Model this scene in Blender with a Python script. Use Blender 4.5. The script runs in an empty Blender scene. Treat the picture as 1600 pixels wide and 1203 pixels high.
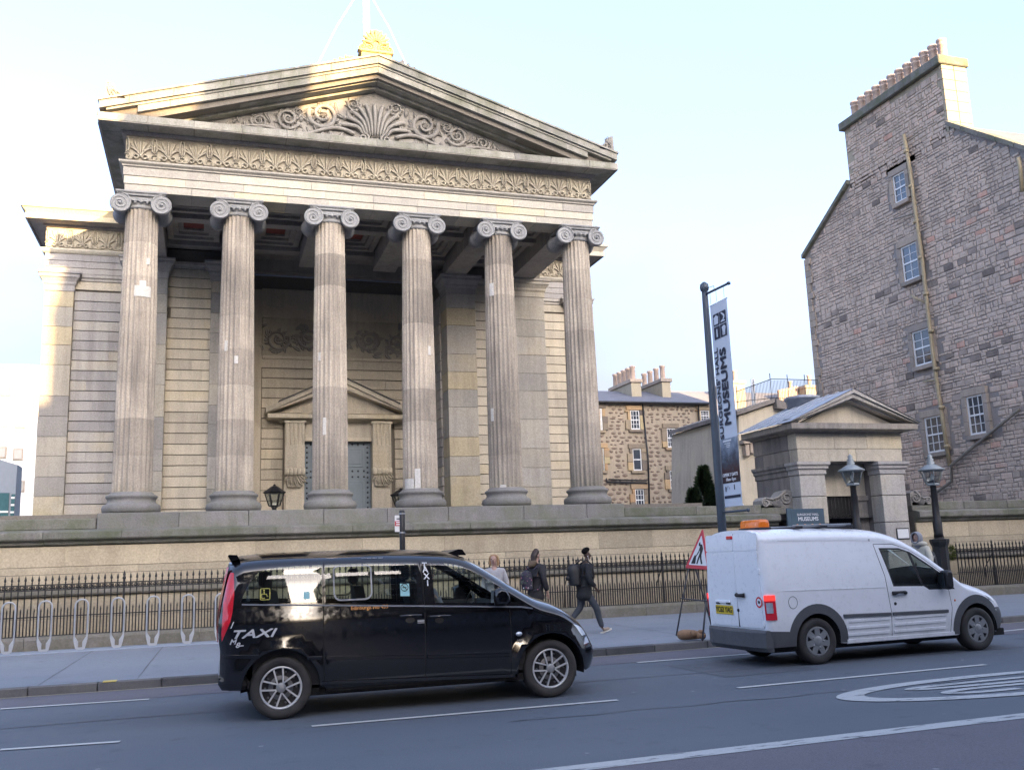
import bpy, math, random
from mathutils import Vector, Matrix
from mathutils.geometry import delaunay_2d_cdt, tessellate_polygon

R = random.Random(11)
C = bpy.context.scene.collection
sc = bpy.context.scene
pi = math.pi
rad = math.radians

# ------------------------------------------------------------------ camera, sky, sun, exposure
EYE = Vector((0.0, 0.0, 1.66))
F_PX, CX, CY = 1480.0, 800.0, 601.5
YAW, PITCH, ROLL = rad(18.0), rad(10.32), rad(-2.06)
_R1 = Matrix(((math.cos(YAW), -math.sin(YAW), 0), (math.sin(YAW), math.cos(YAW), 0), (0, 0, 1)))
_R2 = Matrix(((1, 0, 0), (0, math.cos(PITCH), math.sin(PITCH)), (0, -math.sin(PITCH), math.cos(PITCH))))
_AX = Matrix(((1, 0, 0), (0, 0, -1), (0, 1, 0)))
_R3 = Matrix(((math.cos(ROLL), -math.sin(ROLL), 0), (math.sin(ROLL), math.cos(ROLL), 0), (0, 0, 1)))
CAMR = _R3 @ _AX @ _R2 @ _R1            # world -> (right, down, forward)

def ray(px, py):
    return CAMR.transposed() @ Vector(((px - CX) / F_PX, (py - CY) / F_PX, 1.0))

def at(px, py, X=None, Y=None, Z=None):
    """Survey helper: where the sight line through a photo pixel meets the plane X=, Y= or Z=."""
    d = ray(px, py)
    if X is not None: t = (X - EYE.x) / d.x
    elif Y is not None: t = (Y - EYE.y) / d.y
    else: t = (Z - EYE.z) / d.z
    return EYE + d * t

cd = bpy.data.cameras.new('camera')
cam = bpy.data.objects.new('camera', cd); C.objects.link(cam)
cd.sensor_fit = 'HORIZONTAL'; cd.sensor_width = 36.0; cd.lens = 36.0 * F_PX / 1600.0
cd.clip_start = 0.1; cd.clip_end = 2000
_m = Matrix((CAMR[0], -CAMR[1], -CAMR[2])).transposed().to_4x4()
_m.translation = EYE
cam.matrix_world = _m
sc.camera = cam

SUN_EL, SUN_AZ = rad(9.0), rad(15.0)    # low winter sun behind the viewer and a little to the right
sun_dir = Vector((math.sin(SUN_AZ) * math.cos(SUN_EL), -math.cos(SUN_AZ) * math.cos(SUN_EL), math.sin(SUN_EL)))
sd = bpy.data.lights.new('sun', 'SUN'); so = bpy.data.objects.new('sun', sd); C.objects.link(so)
sd.energy = 2.0; sd.angle = rad(0.5); sd.color = (1.0, 0.66, 0.32)
so.rotation_euler = sun_dir.to_track_quat('Z', 'Y').to_euler()
so.location = (0, -30, 60)

w = bpy.data.worlds.new('World'); sc.world = w; w.use_nodes = True
nt = w.node_tree; nt.nodes.clear(); N = nt.nodes.new; L = nt.links.new
out = N('ShaderNodeOutputWorld'); bg = N('ShaderNodeBackground'); sky = N('ShaderNodeTexSky')
sky.sky_type = 'NISHITA'; sky.sun_disc = False; sky.sun_elevation = SUN_EL; sky.sun_rotation = pi - SUN_AZ
sky.altitude = 80; sky.air_density = 0.5; sky.dust_density = 8.0; sky.ozone_density = 1.0
bg.inputs['Strength'].default_value = 0.15
tc = N('ShaderNodeTexCoord'); mp = N('ShaderNodeMapping'); mp.inputs['Scale'].default_value = (1.0, 1.0, 2.2)
nz = N('ShaderNodeTexNoise'); nz.inputs['Scale'].default_value = 1.3; nz.inputs['Detail'].default_value = 5; nz.inputs['Roughness'].default_value = 0.5
cr = N('ShaderNodeMapRange'); cr.inputs[1].default_value = 0.42; cr.inputs[2].default_value = 0.66
cr.inputs[3].default_value = 0.08; cr.inputs[4].default_value = 0.72
mx = N('ShaderNodeMix'); mx.data_type = 'RGBA'
mx.inputs[7].default_value = (0.52, 0.56, 0.62, 1)
L(tc.outputs['Generated'], mp.inputs['Vector']); L(mp.outputs[0], nz.inputs['Vector']); L(nz.outputs['Fac'], cr.inputs[0])
sx = N('ShaderNodeSeparateXYZ'); L(tc.outputs['Generated'], sx.inputs[0])
hz = N('ShaderNodeMapRange'); hz.inputs[1].default_value = 0.30; hz.inputs[2].default_value = 0.0; hz.inputs[3].default_value = 0.0; hz.inputs[4].default_value = 0.75
L(sx.outputs['Z'], hz.inputs[0])
ad = N('ShaderNodeMath'); ad.operation = 'ADD'; ad.use_clamp = True; L(cr.outputs[0], ad.inputs[0]); L(hz.outputs[0], ad.inputs[1]); L(ad.outputs[0], mx.inputs[0]); L(sky.outputs[0], mx.inputs[6]); tn = N('ShaderNodeMix'); tn.data_type = 'RGBA'; tn.blend_type = 'MULTIPLY'; tn.inputs[0].default_value = 1.0; tn.inputs[7].default_value = (0.965, 0.985, 1.06, 1)
L(mx.outputs[2], tn.inputs[6]); L(tn.outputs[2], bg.inputs['Color']); L(bg.outputs[0], out.inputs[0])

sc.view_settings.view_transform = 'Standard'; sc.view_settings.look = 'None'
sc.view_settings.gamma = 1.0; sc.view_settings.use_curve_mapping = False
sc.view_settings.exposure = 3.45
sc.cycles.max_bounces = 6; sc.cycles.diffuse_bounces = 4; sc.cycles.glossy_bounces = 3
sc.cycles.transparent_max_bounces = 12; sc.cycles.transmission_bounces = 4
sc.cycles.caustics_reflective = False; sc.cycles.caustics_refractive = False

# ------------------------------------------------------------------ mesh and object helpers
W = {}                                  # world matrix of every object made here

class MB:
    def __init__(s): s.v = []; s.f = []; s.sm = []; s.mi = []; s.t = []
    def add(s, vs, fs, smooth=False, mi=0, tint=0.5):
        o = len(s.v); s.v += [tuple(p) for p in vs]
        for f in fs:
            s.f.append(tuple(i + o for i in f)); s.sm.append(smooth); s.mi.append(mi); s.t.append(tint)
        return s
    def box(s, x0, x1, y0, y1, z0, z1, bev=0.0, mi=0, tint=0.5, M=None):
        if bev <= 0:
            vs = [(x, y, z) for z in (z0, z1) for y in (y0, y1) for x in (x0, x1)]
            fs = [(0, 2, 3, 1), (4, 5, 7, 6), (0, 1, 5, 4), (2, 6, 7, 3), (0, 4, 6, 2), (1, 3, 7, 5)]
        else:
            b = bev; vs = []; idx = {}
            for ix, x in enumerate((x0, x1)):
                for iy, y in enumerate((y0, y1)):
                    for iz, z in enumerate((z0, z1)):
                        sx, sy, sz = (1 - 2 * ix) * b, (1 - 2 * iy) * b, (1 - 2 * iz) * b
                        for k, p in enumerate(((x, y + sy, z + sz), (x + sx, y, z + sz), (x + sx, y + sy, z))):
                            idx[ix, iy, iz, k] = len(vs); vs.append(p)
            fs = []
            for a in (0, 1):
                fs.append([idx[a, 0, 0, 0], idx[a, 0, 1, 0], idx[a, 1, 1, 0], idx[a, 1, 0, 0]][::1 if a == 0 else -1])
                fs.append([idx[0, a, 0, 1], idx[1, a, 0, 1], idx[1, a, 1, 1], idx[0, a, 1, 1]][::1 if a == 0 else -1])
                fs.append([idx[0, 0, a, 2], idx[0, 1, a, 2], idx[1, 1, a, 2], idx[1, 0, a, 2]][::1 if a == 0 else -1])
                for c in (0, 1):
                    e = 1 if a == c else -1
                    fs.append([idx[0, a, c, 1], idx[0, a, c, 2], idx[1, a, c, 2], idx[1, a, c, 1]][::-e])
                    fs.append([idx[a, 0, c, 0], idx[a, 0, c, 2], idx[a, 1, c, 2], idx[a, 1, c, 0]][::e])
                    fs.append([idx[a, c, 0, 0], idx[a, c, 0, 1], idx[a, c, 1, 1], idx[a, c, 1, 0]][::-e])
                    for d in (0, 1):
                        e = 1 if (a + c + d) % 2 else -1
                        fs.append([idx[a, c, d, 0], idx[a, c, d, 1], idx[a, c, d, 2]][::e])
        if M is not None: vs = [M @ Vector(p) for p in vs]
        return s.add(vs, fs, False, mi, tint)
    def lathe(s, prof, c=(0, 0, 0), n=24, axis='z', smooth=True, mi=0, a0=0.0, a1=2 * pi, cap=True):
        full = abs(a1 - a0 - 2 * pi) < 1e-6; k = n if full else n + 1
        vs = []
        for r, h in prof:
            for i in range(k):
                a = a0 + (a1 - a0) * i / n; u, v2 = r * math.cos(a), r * math.sin(a)
                vs.append({'z': (c[0] + u, c[1] + v2, c[2] + h), 'y': (c[0] + v2, c[1] + h, c[2] + u), 'x': (c[0] + h, c[1] + u, c[2] + v2)}[axis])
        fs = []
        for j in range(len(prof) - 1):
            for i in range(n if full else n):
                b = (i + 1) % k
                fs.append((j * k + i, j * k + b, (j + 1) * k + b, (j + 1) * k + i))
        s.add(vs, fs, smooth, mi)
        if cap and full:
            o = len(s.v) - len(vs)
            if prof[0][0] > 1e-4: s.f.append(tuple(o + i for i in range(k))[::-1]); s.sm.append(False); s.mi.append(mi); s.t.append(.5)
            if prof[-1][0] > 1e-4: s.f.append(tuple(o + (len(prof) - 1) * k + i for i in range(k))); s.sm.append(False); s.mi.append(mi); s.t.append(.5)
        return s
    def tube(s, pts, r, n=6, closed=False, mi=0, smooth=True, caps=True):
        pts = [Vector(p) for p in pts]; m = len(pts)
        rr = r if isinstance(r, (list, tuple)) else [r] * m
        vs = []; up = None
        for i, p in enumerate(pts):
            a = pts[(i - 1) % m] if (closed or i > 0) else p
            b = pts[(i + 1) % m] if (closed or i < m - 1) else p
            t = (b - a)
            t = t.normalized() if t.length > 1e-9 else Vector((0, 0, 1))
            if up is None:
                up = Vector((0, 0, 1)) if abs(t.z) < 0.9 else Vector((1, 0, 0))
            q = up - t * up.dot(t)
            if q.length < 1e-5: q = t.orthogonal()
            q.normalize(); up = q; b2 = t.cross(q)
            for k in range(n):
                an = 2 * pi * k / n
                vs.append(p + (q * math.cos(an) + b2 * math.sin(an)) * rr[i])
        fs = []
        for i in range(m if closed else m - 1):
            j = (i + 1) % m
            for k in range(n):
                l = (k + 1) % n
                fs.append((i * n + k, i * n + l, j * n + l, j * n + k))
        if caps and not closed:
            fs.append(tuple(range(n))[::-1]); fs.append(tuple((m - 1) * n + k for k in range(n)))
        return s.add(vs, fs, smooth, mi)
    def prism(s, poly, a, b, plane='xz', mi=0, smooth=False, tint=0.5, M=None):
        """Extrude a 2-D polygon between a and b along the axis normal to its plane."""
        def put(p, d):
            q = {'xz': (p[0], d, p[1]), 'yz': (d, p[0], p[1]), 'xy': (p[0], p[1], d)}[plane]
            return M @ Vector(q) if M is not None else q
        n = len(poly); vs = [put(p, a) for p in poly] + [put(p, b) for p in poly]
        tri = tessellate_polygon([[Vector((p[0], p[1], 0)) for p in poly]]) if n > 4 else [tuple(range(n))]
        fs = [tuple(t) for t in tri] + [tuple(i + n for i in t)[::-1] for t in tri]
        fs += [(i, (i + 1) % n, (i + 1) % n + n, i + n) for i in range(n)]
        return s.add(vs, fs, smooth, mi, tint)
    def sweep(s, prof, y0, y1, path, mi=0):
        """Moulding: profile of (out, z) run along a plan polyline; 'out' is to the right of travel."""
        pts = [Vector((p[0], p[1])) for p in path]; m = len(pts); k = len(prof); vs = []
        for i, p in enumerate(pts):
            d0 = (p - pts[i - 1]).normalized() if i > 0 else None
            d1 = (pts[i + 1] - p).normalized() if i < m - 1 else None
            n0 = Vector((d0.y, -d0.x)) if d0 else None; n1 = Vector((d1.y, -d1.x)) if d1 else None
            if n0 and n1:
                nn = (n0 + n1); nn = nn / max(0.3, nn.length_squared / 2)
            else: nn = n0 or n1
            for o_, z in prof: vs.append((p.x + nn.x * o_, p.y + nn.y * o_, z))
        fs = [(i * k + j, i * k + j + 1, (i + 1) * k + j + 1, (i + 1) * k + j) for i in range(m - 1) for j in range(k - 1)]
        fs += [tuple(range(k)), tuple((m - 1) * k + j for j in range(k))[::-1]]
        return s.add(vs, fs, False, mi)
    def mesh(s, name, mats, normals=None):
        me = bpy.data.meshes.new(name)
        me.from_pydata(s.v, [], s.f)
        for m in (mats if isinstance(mats, (list, tuple)) else [mats]): me.materials.append(m)
        me.polygons.foreach_set('use_smooth', s.sm); me.polygons.foreach_set('material_index', s.mi)
        if any(t != 0.5 for t in s.t):
            at_ = me.attributes.new('tint', 'FLOAT', 'FACE'); at_.data.foreach_set('value', s.t)
        me.update()
        return me
    def build(s, name, mats, parent=None, local=False, **k):
        return put(s.mesh(name, mats), name, parent, local, **k)

def tag(o, label=None, cat=None, group=None, kind=None):
    if label: o['label'] = label
    if cat: o['category'] = cat
    if group: o['group'] = group
    if kind: o['kind'] = kind
    return o

def put(me, name, parent=None, local=False, M=None, label=None, cat=None, group=None, kind=None):
    """Link one mesh object. local=False: the mesh is in world space whatever the parent's own transform is."""
    o = bpy.data.objects.new(name, me); C.objects.link(o)
    base = M if M is not None else Matrix()
    if parent is not None:
        o.parent = parent
        if local: o.matrix_basis = base; W[o] = W[parent] @ base
        else: o.matrix_parent_inverse = W[parent].inverted(); o.matrix_basis = base; W[o] = base.copy()
    else:
        o.matrix_basis = base; W[o] = base.copy()
    return tag(o, label, cat, group, kind)

def thing(name, loc, label, cat, rz=0.0, group=None, M=None):
    o = bpy.data.objects.new(name, None); C.objects.link(o); o.empty_display_size = 0.2
    o.matrix_basis = M if M is not None else Matrix.Translation(Vector(loc)) @ Matrix.Rotation(rz, 4, 'Z')
    W[o] = o.matrix_basis.copy()
    return tag(o, label, cat, group)

def kids(o): return [c for c in C.objects if c.parent == o]

def copy_tree(o, M, label, parent=None, _ch=None):
    c = o.copy(); C.objects.link(c)
    if parent is None:
        c.matrix_basis = M; c['label'] = label
    else: c.parent = parent
    for ch in (_ch if _ch is not None else o.children): copy_tree(ch, None, None, c)
    return c

# ------------------------------------------------------------------ materials
def _new(name):
    m = bpy.data.materials.new(name); m.use_nodes = True
    t = m.node_tree; t.nodes.clear()
    o = t.nodes.new('ShaderNodeOutputMaterial'); b = t.nodes.new('ShaderNodeBsdfPrincipled')
    t.links.new(b.outputs[0], o.inputs[0])
    return m, t, b, o

def _ramp(t, cols, interp='LINEAR'):
    r = t.nodes.new('ShaderNodeValToRGB'); r.color_ramp.interpolation = interp
    el = r.color_ramp.elements
    while len(el) < len(cols): el.new(0.5)
    for i, c in enumerate(cols):
        el[i].position = (c[3] if len(c) > 3 else i / max(1, len(cols) - 1)); el[i].color = (c[0], c[1], c[2], 1)
    return r

def _noise(t, co, scale, detail=4, rough=0.55, stretch=(1, 1, 1)):
    mp = t.nodes.new('ShaderNodeMapping'); mp.inputs['Scale'].default_value = stretch
    n = t.nodes.new('ShaderNodeTexNoise'); n.inputs['Scale'].default_value = scale
    n.inputs['Detail'].default_value = detail; n.inputs['Roughness'].default_value = rough
    t.links.new(co, mp.inputs[0]); t.links.new(mp.outputs[0], n.inputs['Vector'])
    return n.outputs['Fac']

def _math(t, op, a, b=None, c=None, clamp=False):
    n = t.nodes.new('ShaderNodeMath'); n.operation = op; n.use_clamp = clamp
    for i, x in enumerate((a, b, c)):
        if x is None: continue
        if isinstance(x, (int, float)): n.inputs[i].default_value = x
        else: t.links.new(x, n.inputs[i])
    return n.outputs[0]

def _mix(t, fac, a, b, mode='MIX'):
    n = t.nodes.new('ShaderNodeMix'); n.data_type = 'RGBA'; n.blend_type = mode
    for s_, x in ((0, fac), (6, a), (7, b)):
        if isinstance(x, (int, float)): n.inputs[s_].default_value = x
        elif isinstance(x, tuple): n.inputs[s_].default_value = (x[0], x[1], x[2], 1)
        else: t.links.new(x, n.inputs[s_])
    return n.outputs[2]

def _range(t, v, a, b, c=0.0, d=1.0):
    n = t.nodes.new('ShaderNodeMapRange'); t.links.new(v, n.inputs[0])
    for i, x in enumerate((a, b, c, d)): n.inputs[i + 1].default_value = x
    return n.outputs[0]

def stone(name, cols, rnd=0.6, nvar=0.5, streak=0.35, soot=(0.09, 0.08, 0.075), green=0.0, gz=None, bump=0.35, scale=1.0, attr=None, fine=0.25, rough=0.92, sfreq=5.0, stretch=0.10, moss=(0.10, 0.12, 0.045)):
    m, t, b, o = _new(name)
    tc = t.nodes.new('ShaderNodeTexCoord'); geo = t.nodes.new('ShaderNodeNewGeometry'); co = geo.outputs['Position']
    if attr: a = t.nodes.new('ShaderNodeAttribute'); a.attribute_name = attr; rv = a.outputs['Fac']
    else: oi = t.nodes.new('ShaderNodeObjectInfo'); rv = oi.outputs['Random']
    n1 = _noise(t, co, 0.9 * scale, 4)
    f = _math(t, 'MULTIPLY_ADD', _math(t, 'SUBTRACT', rv, 0.5), rnd, _math(t, 'MULTIPLY_ADD', _math(t, 'SUBTRACT', n1, 0.5), nvar * 2, 0.5), clamp=True)
    r = _ramp(t, cols); t.links.new(f, r.inputs[0]); col = r.outputs[0]
    if streak > 0:
        n2 = _noise(t, co, sfreq, 5, 0.6, (1, 1, stretch)); n3 = _noise(t, co, 0.6 * scale, 3)
        k = _range(t, _math(t, 'MULTIPLY', n2, _math(t, 'ADD', n3, 0.5)), 0.42, 0.75, 0, streak)
        col = _mix(t, k, col, soot)
    n4 = _noise(t, co, 28 * scale, 6, 0.65)
    col = _mix(t, 1.0, col, _range_col(t, n4, 1 - fine, 1 + fine), 'MULTIPLY')
    if green > 0:
        sx = t.nodes.new('ShaderNodeSeparateXYZ'); t.links.new(co, sx.inputs[0])
        g = _range(t, _noise(t, co, 2.2, 5, 0.7), 0.38, 0.66)
        if gz: g = _math(t, 'MULTIPLY', g, _range(t, sx.outputs['Z'], gz[1], gz[0]))
        col = _mix(t, _math(t, 'MULTIPLY', g, green), col, moss)
    t.links.new(col, b.inputs['Base Color']); b.inputs['Roughness'].default_value = rough
    b.inputs['Specular IOR Level'].default_value = 0.25
    if bump > 0:
        bp = t.nodes.new('ShaderNodeBump'); bp.inputs['Strength'].default_value = bump; bp.inputs['Distance'].default_value = 0.02
        t.links.new(_math(t, 'MULTIPLY_ADD', _noise(t, co, 9 * scale, 5), 1.0, n4), bp.inputs['Height']); t.links.new(bp.outputs[0], b.inputs['Normal'])
    return m

def _range_col(t, v, lo, hi):
    n = _range(t, v, 0.25, 0.75, lo, hi)
    c = t.nodes.new('ShaderNodeCombineColor')
    for i in range(3): t.links.new(n, c.inputs[i])
    return c.outputs[0]

def plain(name, col, rough=0.5, metal=0.0, var=0.12, coat=0.0, bump=0.0, scale=6.0, spec=0.5, emit=None, es=0.0, dirt=0.0):
    m, t, b, o = _new(name)
    geo = t.nodes.new('ShaderNodeTexCoord'); co = geo.outputs['Object']
    n = _noise(t, co, scale, 5, 0.6)
    c = _mix(t, 1.0, col, _range_col(t, n, 1 - var, 1 + var), 'MULTIPLY')
    if dirt > 0:
        sx = t.nodes.new('ShaderNodeSeparateXYZ'); t.links.new(co, sx.inputs[0])
        d = _math(t, 'MULTIPLY', _range(t, sx.outputs['Z'], 0.75, 0.2), _range(t, _noise(t, co, 4, 5), 0.3, 0.7, 0.3, 1.0))
        c = _mix(t, _math(t, 'MULTIPLY', d, dirt), c, (0.12, 0.105, 0.09))
    t.links.new(c, b.inputs['Base Color'])
    t.links.new(_range(t, _noise(t, co, scale * 3, 3), 0.3, 0.7, max(0.02, rough - 0.06), min(1, rough + 0.08)), b.inputs['Roughness'])
    b.inputs['Metallic'].default_value = metal; b.inputs['Specular IOR Level'].default_value = spec
    b.inputs['Coat Weight'].default_value = coat; b.inputs['Coat Roughness'].default_value = 0.03
    if emit: b.inputs['Emission Color'].default_value = (*emit, 1); b.inputs['Emission Strength'].default_value = es
    if bump > 0:
        bp = t.nodes.new('ShaderNodeBump'); bp.inputs['Strength'].default_value = bump; bp.inputs['Distance'].default_value = 0.01
        t.links.new(_noise(t, co, scale * 6, 5), bp.inputs['Height']); t.links.new(bp.outputs[0], b.inputs['Normal'])
    return m

def glass(name, tint, refl=1.0, ior=1.5):
    m = bpy.data.materials.new(name); m.use_nodes = True; t = m.node_tree; t.nodes.clear()
    o = t.nodes.new('ShaderNodeOutputMaterial'); a = t.nodes.new('ShaderNodeBsdfTransparent'); g = t.nodes.new('ShaderNodeBsdfGlossy')
    a.inputs[0].default_value = (*tint, 1); g.inputs['Roughness'].default_value = 0.02; g.inputs[0].default_value = (refl, refl, refl, 1)
    fr = t.nodes.new('ShaderNodeFresnel'); ge = t.nodes.new('ShaderNodeNewGeometry'); t.links.new(_math(t, 'MULTIPLY_ADD', ge.outputs['Backfacing'], 1 / ior - ior, ior), fr.inputs[0]); mxs = t.nodes.new('ShaderNodeMixShader')
    f2 = _math(t, 'MULTIPLY_ADD', fr.outputs[0], 1.3, 0.02, clamp=True)
    t.links.new(f2, mxs.inputs[0]); t.links.new(a.outputs[0], mxs.inputs[1]); t.links.new(g.outputs[0], mxs.inputs[2]); t.links.new(mxs.outputs[0], o.inputs[0])
    return m

WARM = [(0.362, 0.332, 0.280), (0.460, 0.416, 0.342), (0.537, 0.483, 0.386), (0.546, 0.465, 0.309)]
GREY = [(0.197, 0.185, 0.196), (0.276, 0.255, 0.258), (0.355, 0.320, 0.308)]
M_ash = stone('pale sandstone ashlar', WARM, rnd=0.5, nvar=0.4, streak=0.25, bump=0.25)
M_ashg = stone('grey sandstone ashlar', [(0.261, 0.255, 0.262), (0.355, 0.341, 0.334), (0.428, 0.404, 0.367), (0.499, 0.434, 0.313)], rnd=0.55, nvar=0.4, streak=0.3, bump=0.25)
M_col = stone('sooty column sandstone', [(0.235, 0.209, 0.178), (0.360, 0.319, 0.268), (0.506, 0.444, 0.367)], rnd=0.75, nvar=0.6, streak=0.65, bump=0.4, soot=(0.117, 0.107, 0.101), green=0.5, gz=(3.0, 3.9), fine=0.3)
M_cap = stone('weathered capital sandstone', [(0.205, 0.211, 0.219), (0.289, 0.295, 0.301), (0.374, 0.376, 0.377)], rnd=0.3, nvar=0.5, streak=0.3, bump=0.3)
M_base = stone('mossy column base sandstone', [(0.148, 0.145, 0.146), (0.217, 0.210, 0.207), (0.266, 0.250, 0.235)], rnd=0.3, streak=0.3, bump=0.4, green=0.55, gz=(2.9, 4.0), moss=(0.128, 0.140, 0.084))
M_ent = stone('entablature sandstone', [(0.347, 0.329, 0.299), (0.440, 0.415, 0.363), (0.524, 0.489, 0.407), (0.548, 0.469, 0.307)], rnd=0.9, nvar=0.25, streak=0.15, bump=0.2)
M_corn = stone('weathered cornice sandstone', [(0.235, 0.230, 0.215), (0.332, 0.320, 0.292), (0.428, 0.410, 0.357)], rnd=0.6, nvar=0.5, streak=0.6, bump=0.3, soot=(0.096, 0.096, 0.077), green=0.35, sfreq=2.5)
M_carv = stone('carved relief sandstone', [(0.195, 0.187, 0.177), (0.276, 0.264, 0.245), (0.346, 0.330, 0.301)], rnd=0.2, nvar=0.6, streak=0.3, bump=0.35)
M_carvw = stone('carved frieze sandstone', [(0.315, 0.292, 0.239), (0.427, 0.388, 0.314), (0.516, 0.473, 0.364)], rnd=0.4, nvar=0.5, streak=0.3, bump=0.3)
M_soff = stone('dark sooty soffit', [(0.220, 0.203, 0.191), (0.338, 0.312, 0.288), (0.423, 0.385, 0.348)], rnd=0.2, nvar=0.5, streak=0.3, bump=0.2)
M_sunochre = stone('sunlit ochre sandstone', [(0.34, 0.25, 0.12), (0.46, 0.35, 0.16), (0.50, 0.38, 0.20)], rnd=0.2, nvar=0.4, streak=0.1, bump=0.35)  # low sun's gold painted into the apex palmette and left ridge scroll
M_moss = stone('mossy wall cope sandstone', [(0.148, 0.150, 0.134), (0.207, 0.200, 0.185), (0.266, 0.250, 0.230)], rnd=0.6, nvar=0.6, streak=0.5, green=0.7, bump=0.4, moss=(0.099, 0.115, 0.062))
M_anta = stone('mixed anta block sandstone', [(0.269, 0.259, 0.247), (0.336, 0.319, 0.289), (0.414, 0.380, 0.315), (0.381, 0.363, 0.336), (0.459, 0.396, 0.278)], rnd=1.15, nvar=.2, streak=.3, bump=.25, green=.5, gz=(3.0, 4.4), moss=(0.17, 0.18, 0.09))
M_patch = stone('fresh pale repair stone', [(0.50, 0.49, 0.46), (0.58, 0.565, 0.535)], rnd=0.8, nvar=.4, streak=0.15, bump=0.2)
M_bwall = stone('cream boundary wall ashlar', [(0.364, 0.315, 0.231), (0.448, 0.387, 0.283), (0.522, 0.446, 0.319)], rnd=0.8, nvar=0.45, streak=0.4, bump=0.25, sfreq=2.0, soot=(0.206, 0.166, 0.116))
M_plinth = stone('mossy railing plinth', [(0.138, 0.130, 0.118), (0.187, 0.175, 0.157), (0.236, 0.215, 0.185)], rnd=0.5, streak=0.3, green=0.6, bump=0.4, moss=(0.128, 0.125, 0.078))
M_iron = plain('black painted iron', (0.012, 0.012, 0.014), 0.45, 0.0, 0.3)
M_slate = stone('blue grey roof slate', [(0.099, 0.105, 0.129), (0.148, 0.155, 0.185), (0.187, 0.190, 0.218)], rnd=0.4, nvar=0.5, streak=0.2, bump=0.3, scale=2)
M_lead = plain('lead roof sheet', (0.30, 0.33, 0.38), 0.55, 0.2, 0.15)
M_dark = plain('near black void', (0.012, 0.012, 0.013), 0.9)
M_white = plain('white gloss paint', (0.72, 0.73, 0.73), 0.35, 0, 0.05)
M_pane = plain('dark window glass', (0.045, 0.055, 0.07), 0.06, 0.0, 0.4, spec=0.9, scale=1.2)
M_mortar = stone('lime mortar', [(0.256, 0.230, 0.213), (0.335, 0.300, 0.274)], rnd=0.1, streak=0.25, bump=0.4)
# ------------------------------------------------------------------ ground, road, pavement
def asphalt(name, cols, patch=None):
    m, t, b, o = _new(name)
    geo = t.nodes.new('ShaderNodeNewGeometry'); co = geo.outputs['Position']
    n1 = _noise(t, co, 0.35, 5, 0.6, (0.35, 1.0, 1)); r = _ramp(t, cols); t.links.new(_range(t, n1, 0.3, 0.7), r.inputs[0])
    n2 = _noise(t, co, 90, 4, 0.7); c = _mix(t, 1.0, r.outputs[0], _range_col(t, n2, 0.40, 1.75), 'MULTIPLY')
    vo = t.nodes.new('ShaderNodeTexVoronoi'); vo.inputs['Scale'].default_value = 1.6; t.links.new(co, vo.inputs['Vector'])
    sp = _range(t, vo.outputs['Distance'], 0.05, 0.03)
    c = _mix(t, _math(t, 'MULTIPLY', sp, 0.6), c, (0.30, 0.30, 0.31))
    n3 = _noise(t, co, 3.0, 5, 0.65)
    c = _mix(t, _range(t, n3, 0.58, 0.75, 0, 0.35), c, (0.028, 0.028, 0.031))
    t.links.new(c, b.inputs['Base Color'])
    t.links.new(_range(t, n2, 0.3, 0.7, 0.62, 0.85), b.inputs['Roughness']); b.inputs['Specular IOR Level'].default_value = 0.35
    bp = t.nodes.new('ShaderNodeBump'); bp.inputs['Strength'].default_value = 0.5; bp.inputs['Distance'].default_value = 0.006
    t.links.new(n2, bp.inputs['Height']); t.links.new(bp.outputs[0], b.inputs['Normal'])
    return m
M_road = asphalt('worn blue grey asphalt', [(0.084, 0.098, 0.116), (0.099, 0.114, 0.133), (0.114, 0.129, 0.148)])
M_redroad = asphalt('faded red asphalt', [(0.104, 0.102, 0.116), (0.118, 0.112, 0.126), (0.131, 0.122, 0.134)])
M_pave = asphalt('grey pavement surfacing', [(0.165, 0.185, 0.212), (0.190, 0.210, 0.237), (0.212, 0.231, 0.256)])
M_kerb = stone('granite kerb', [(0.09, 0.09, 0.095), (0.13, 0.13, 0.135), (0.18, 0.175, 0.17)], rnd=0.9, streak=0.2, bump=0.4, scale=3)
def paintmat(name, col, wear):
    m, t, b, o = _new(name)
    geo = t.nodes.new('ShaderNodeNewGeometry'); co = geo.outputs['Position']
    n = _noise(t, co, 7, 6, 0.7, (0.4, 1.6, 1)); n2 = _noise(t, co, 60, 3)
    c = _mix(t, _range(t, n, wear, wear + 0.09), col, (0.10, 0.105, 0.115))
    c = _mix(t, 1.0, c, _range_col(t, n2, 0.85, 1.1), 'MULTIPLY')
    t.links.new(c, b.inputs['Base Color']); b.inputs['Roughness'].default_value = 0.7
    return m
M_line = paintmat('white road paint', (0.50, 0.50, 0.47), 0.66)
M_lineworn = paintmat('worn white road paint', (0.42, 0.43, 0.42), 0.55)
M_yell = paintmat('faded yellow road paint', (0.30, 0.265, 0.19), 0.62)
M_yel2 = paintmat('yellow road paint', (0.55, 0.42, 0.10), 0.62)

def sheet(name, poly, z, mat, kind='structure', zf=None):
    mb = MB(); mb.add([(x, y, z if zf is None else zf(x, y)) for x, y in poly], [tuple(range(len(poly)))])
    return mb.build(name, mat, kind=kind)

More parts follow.
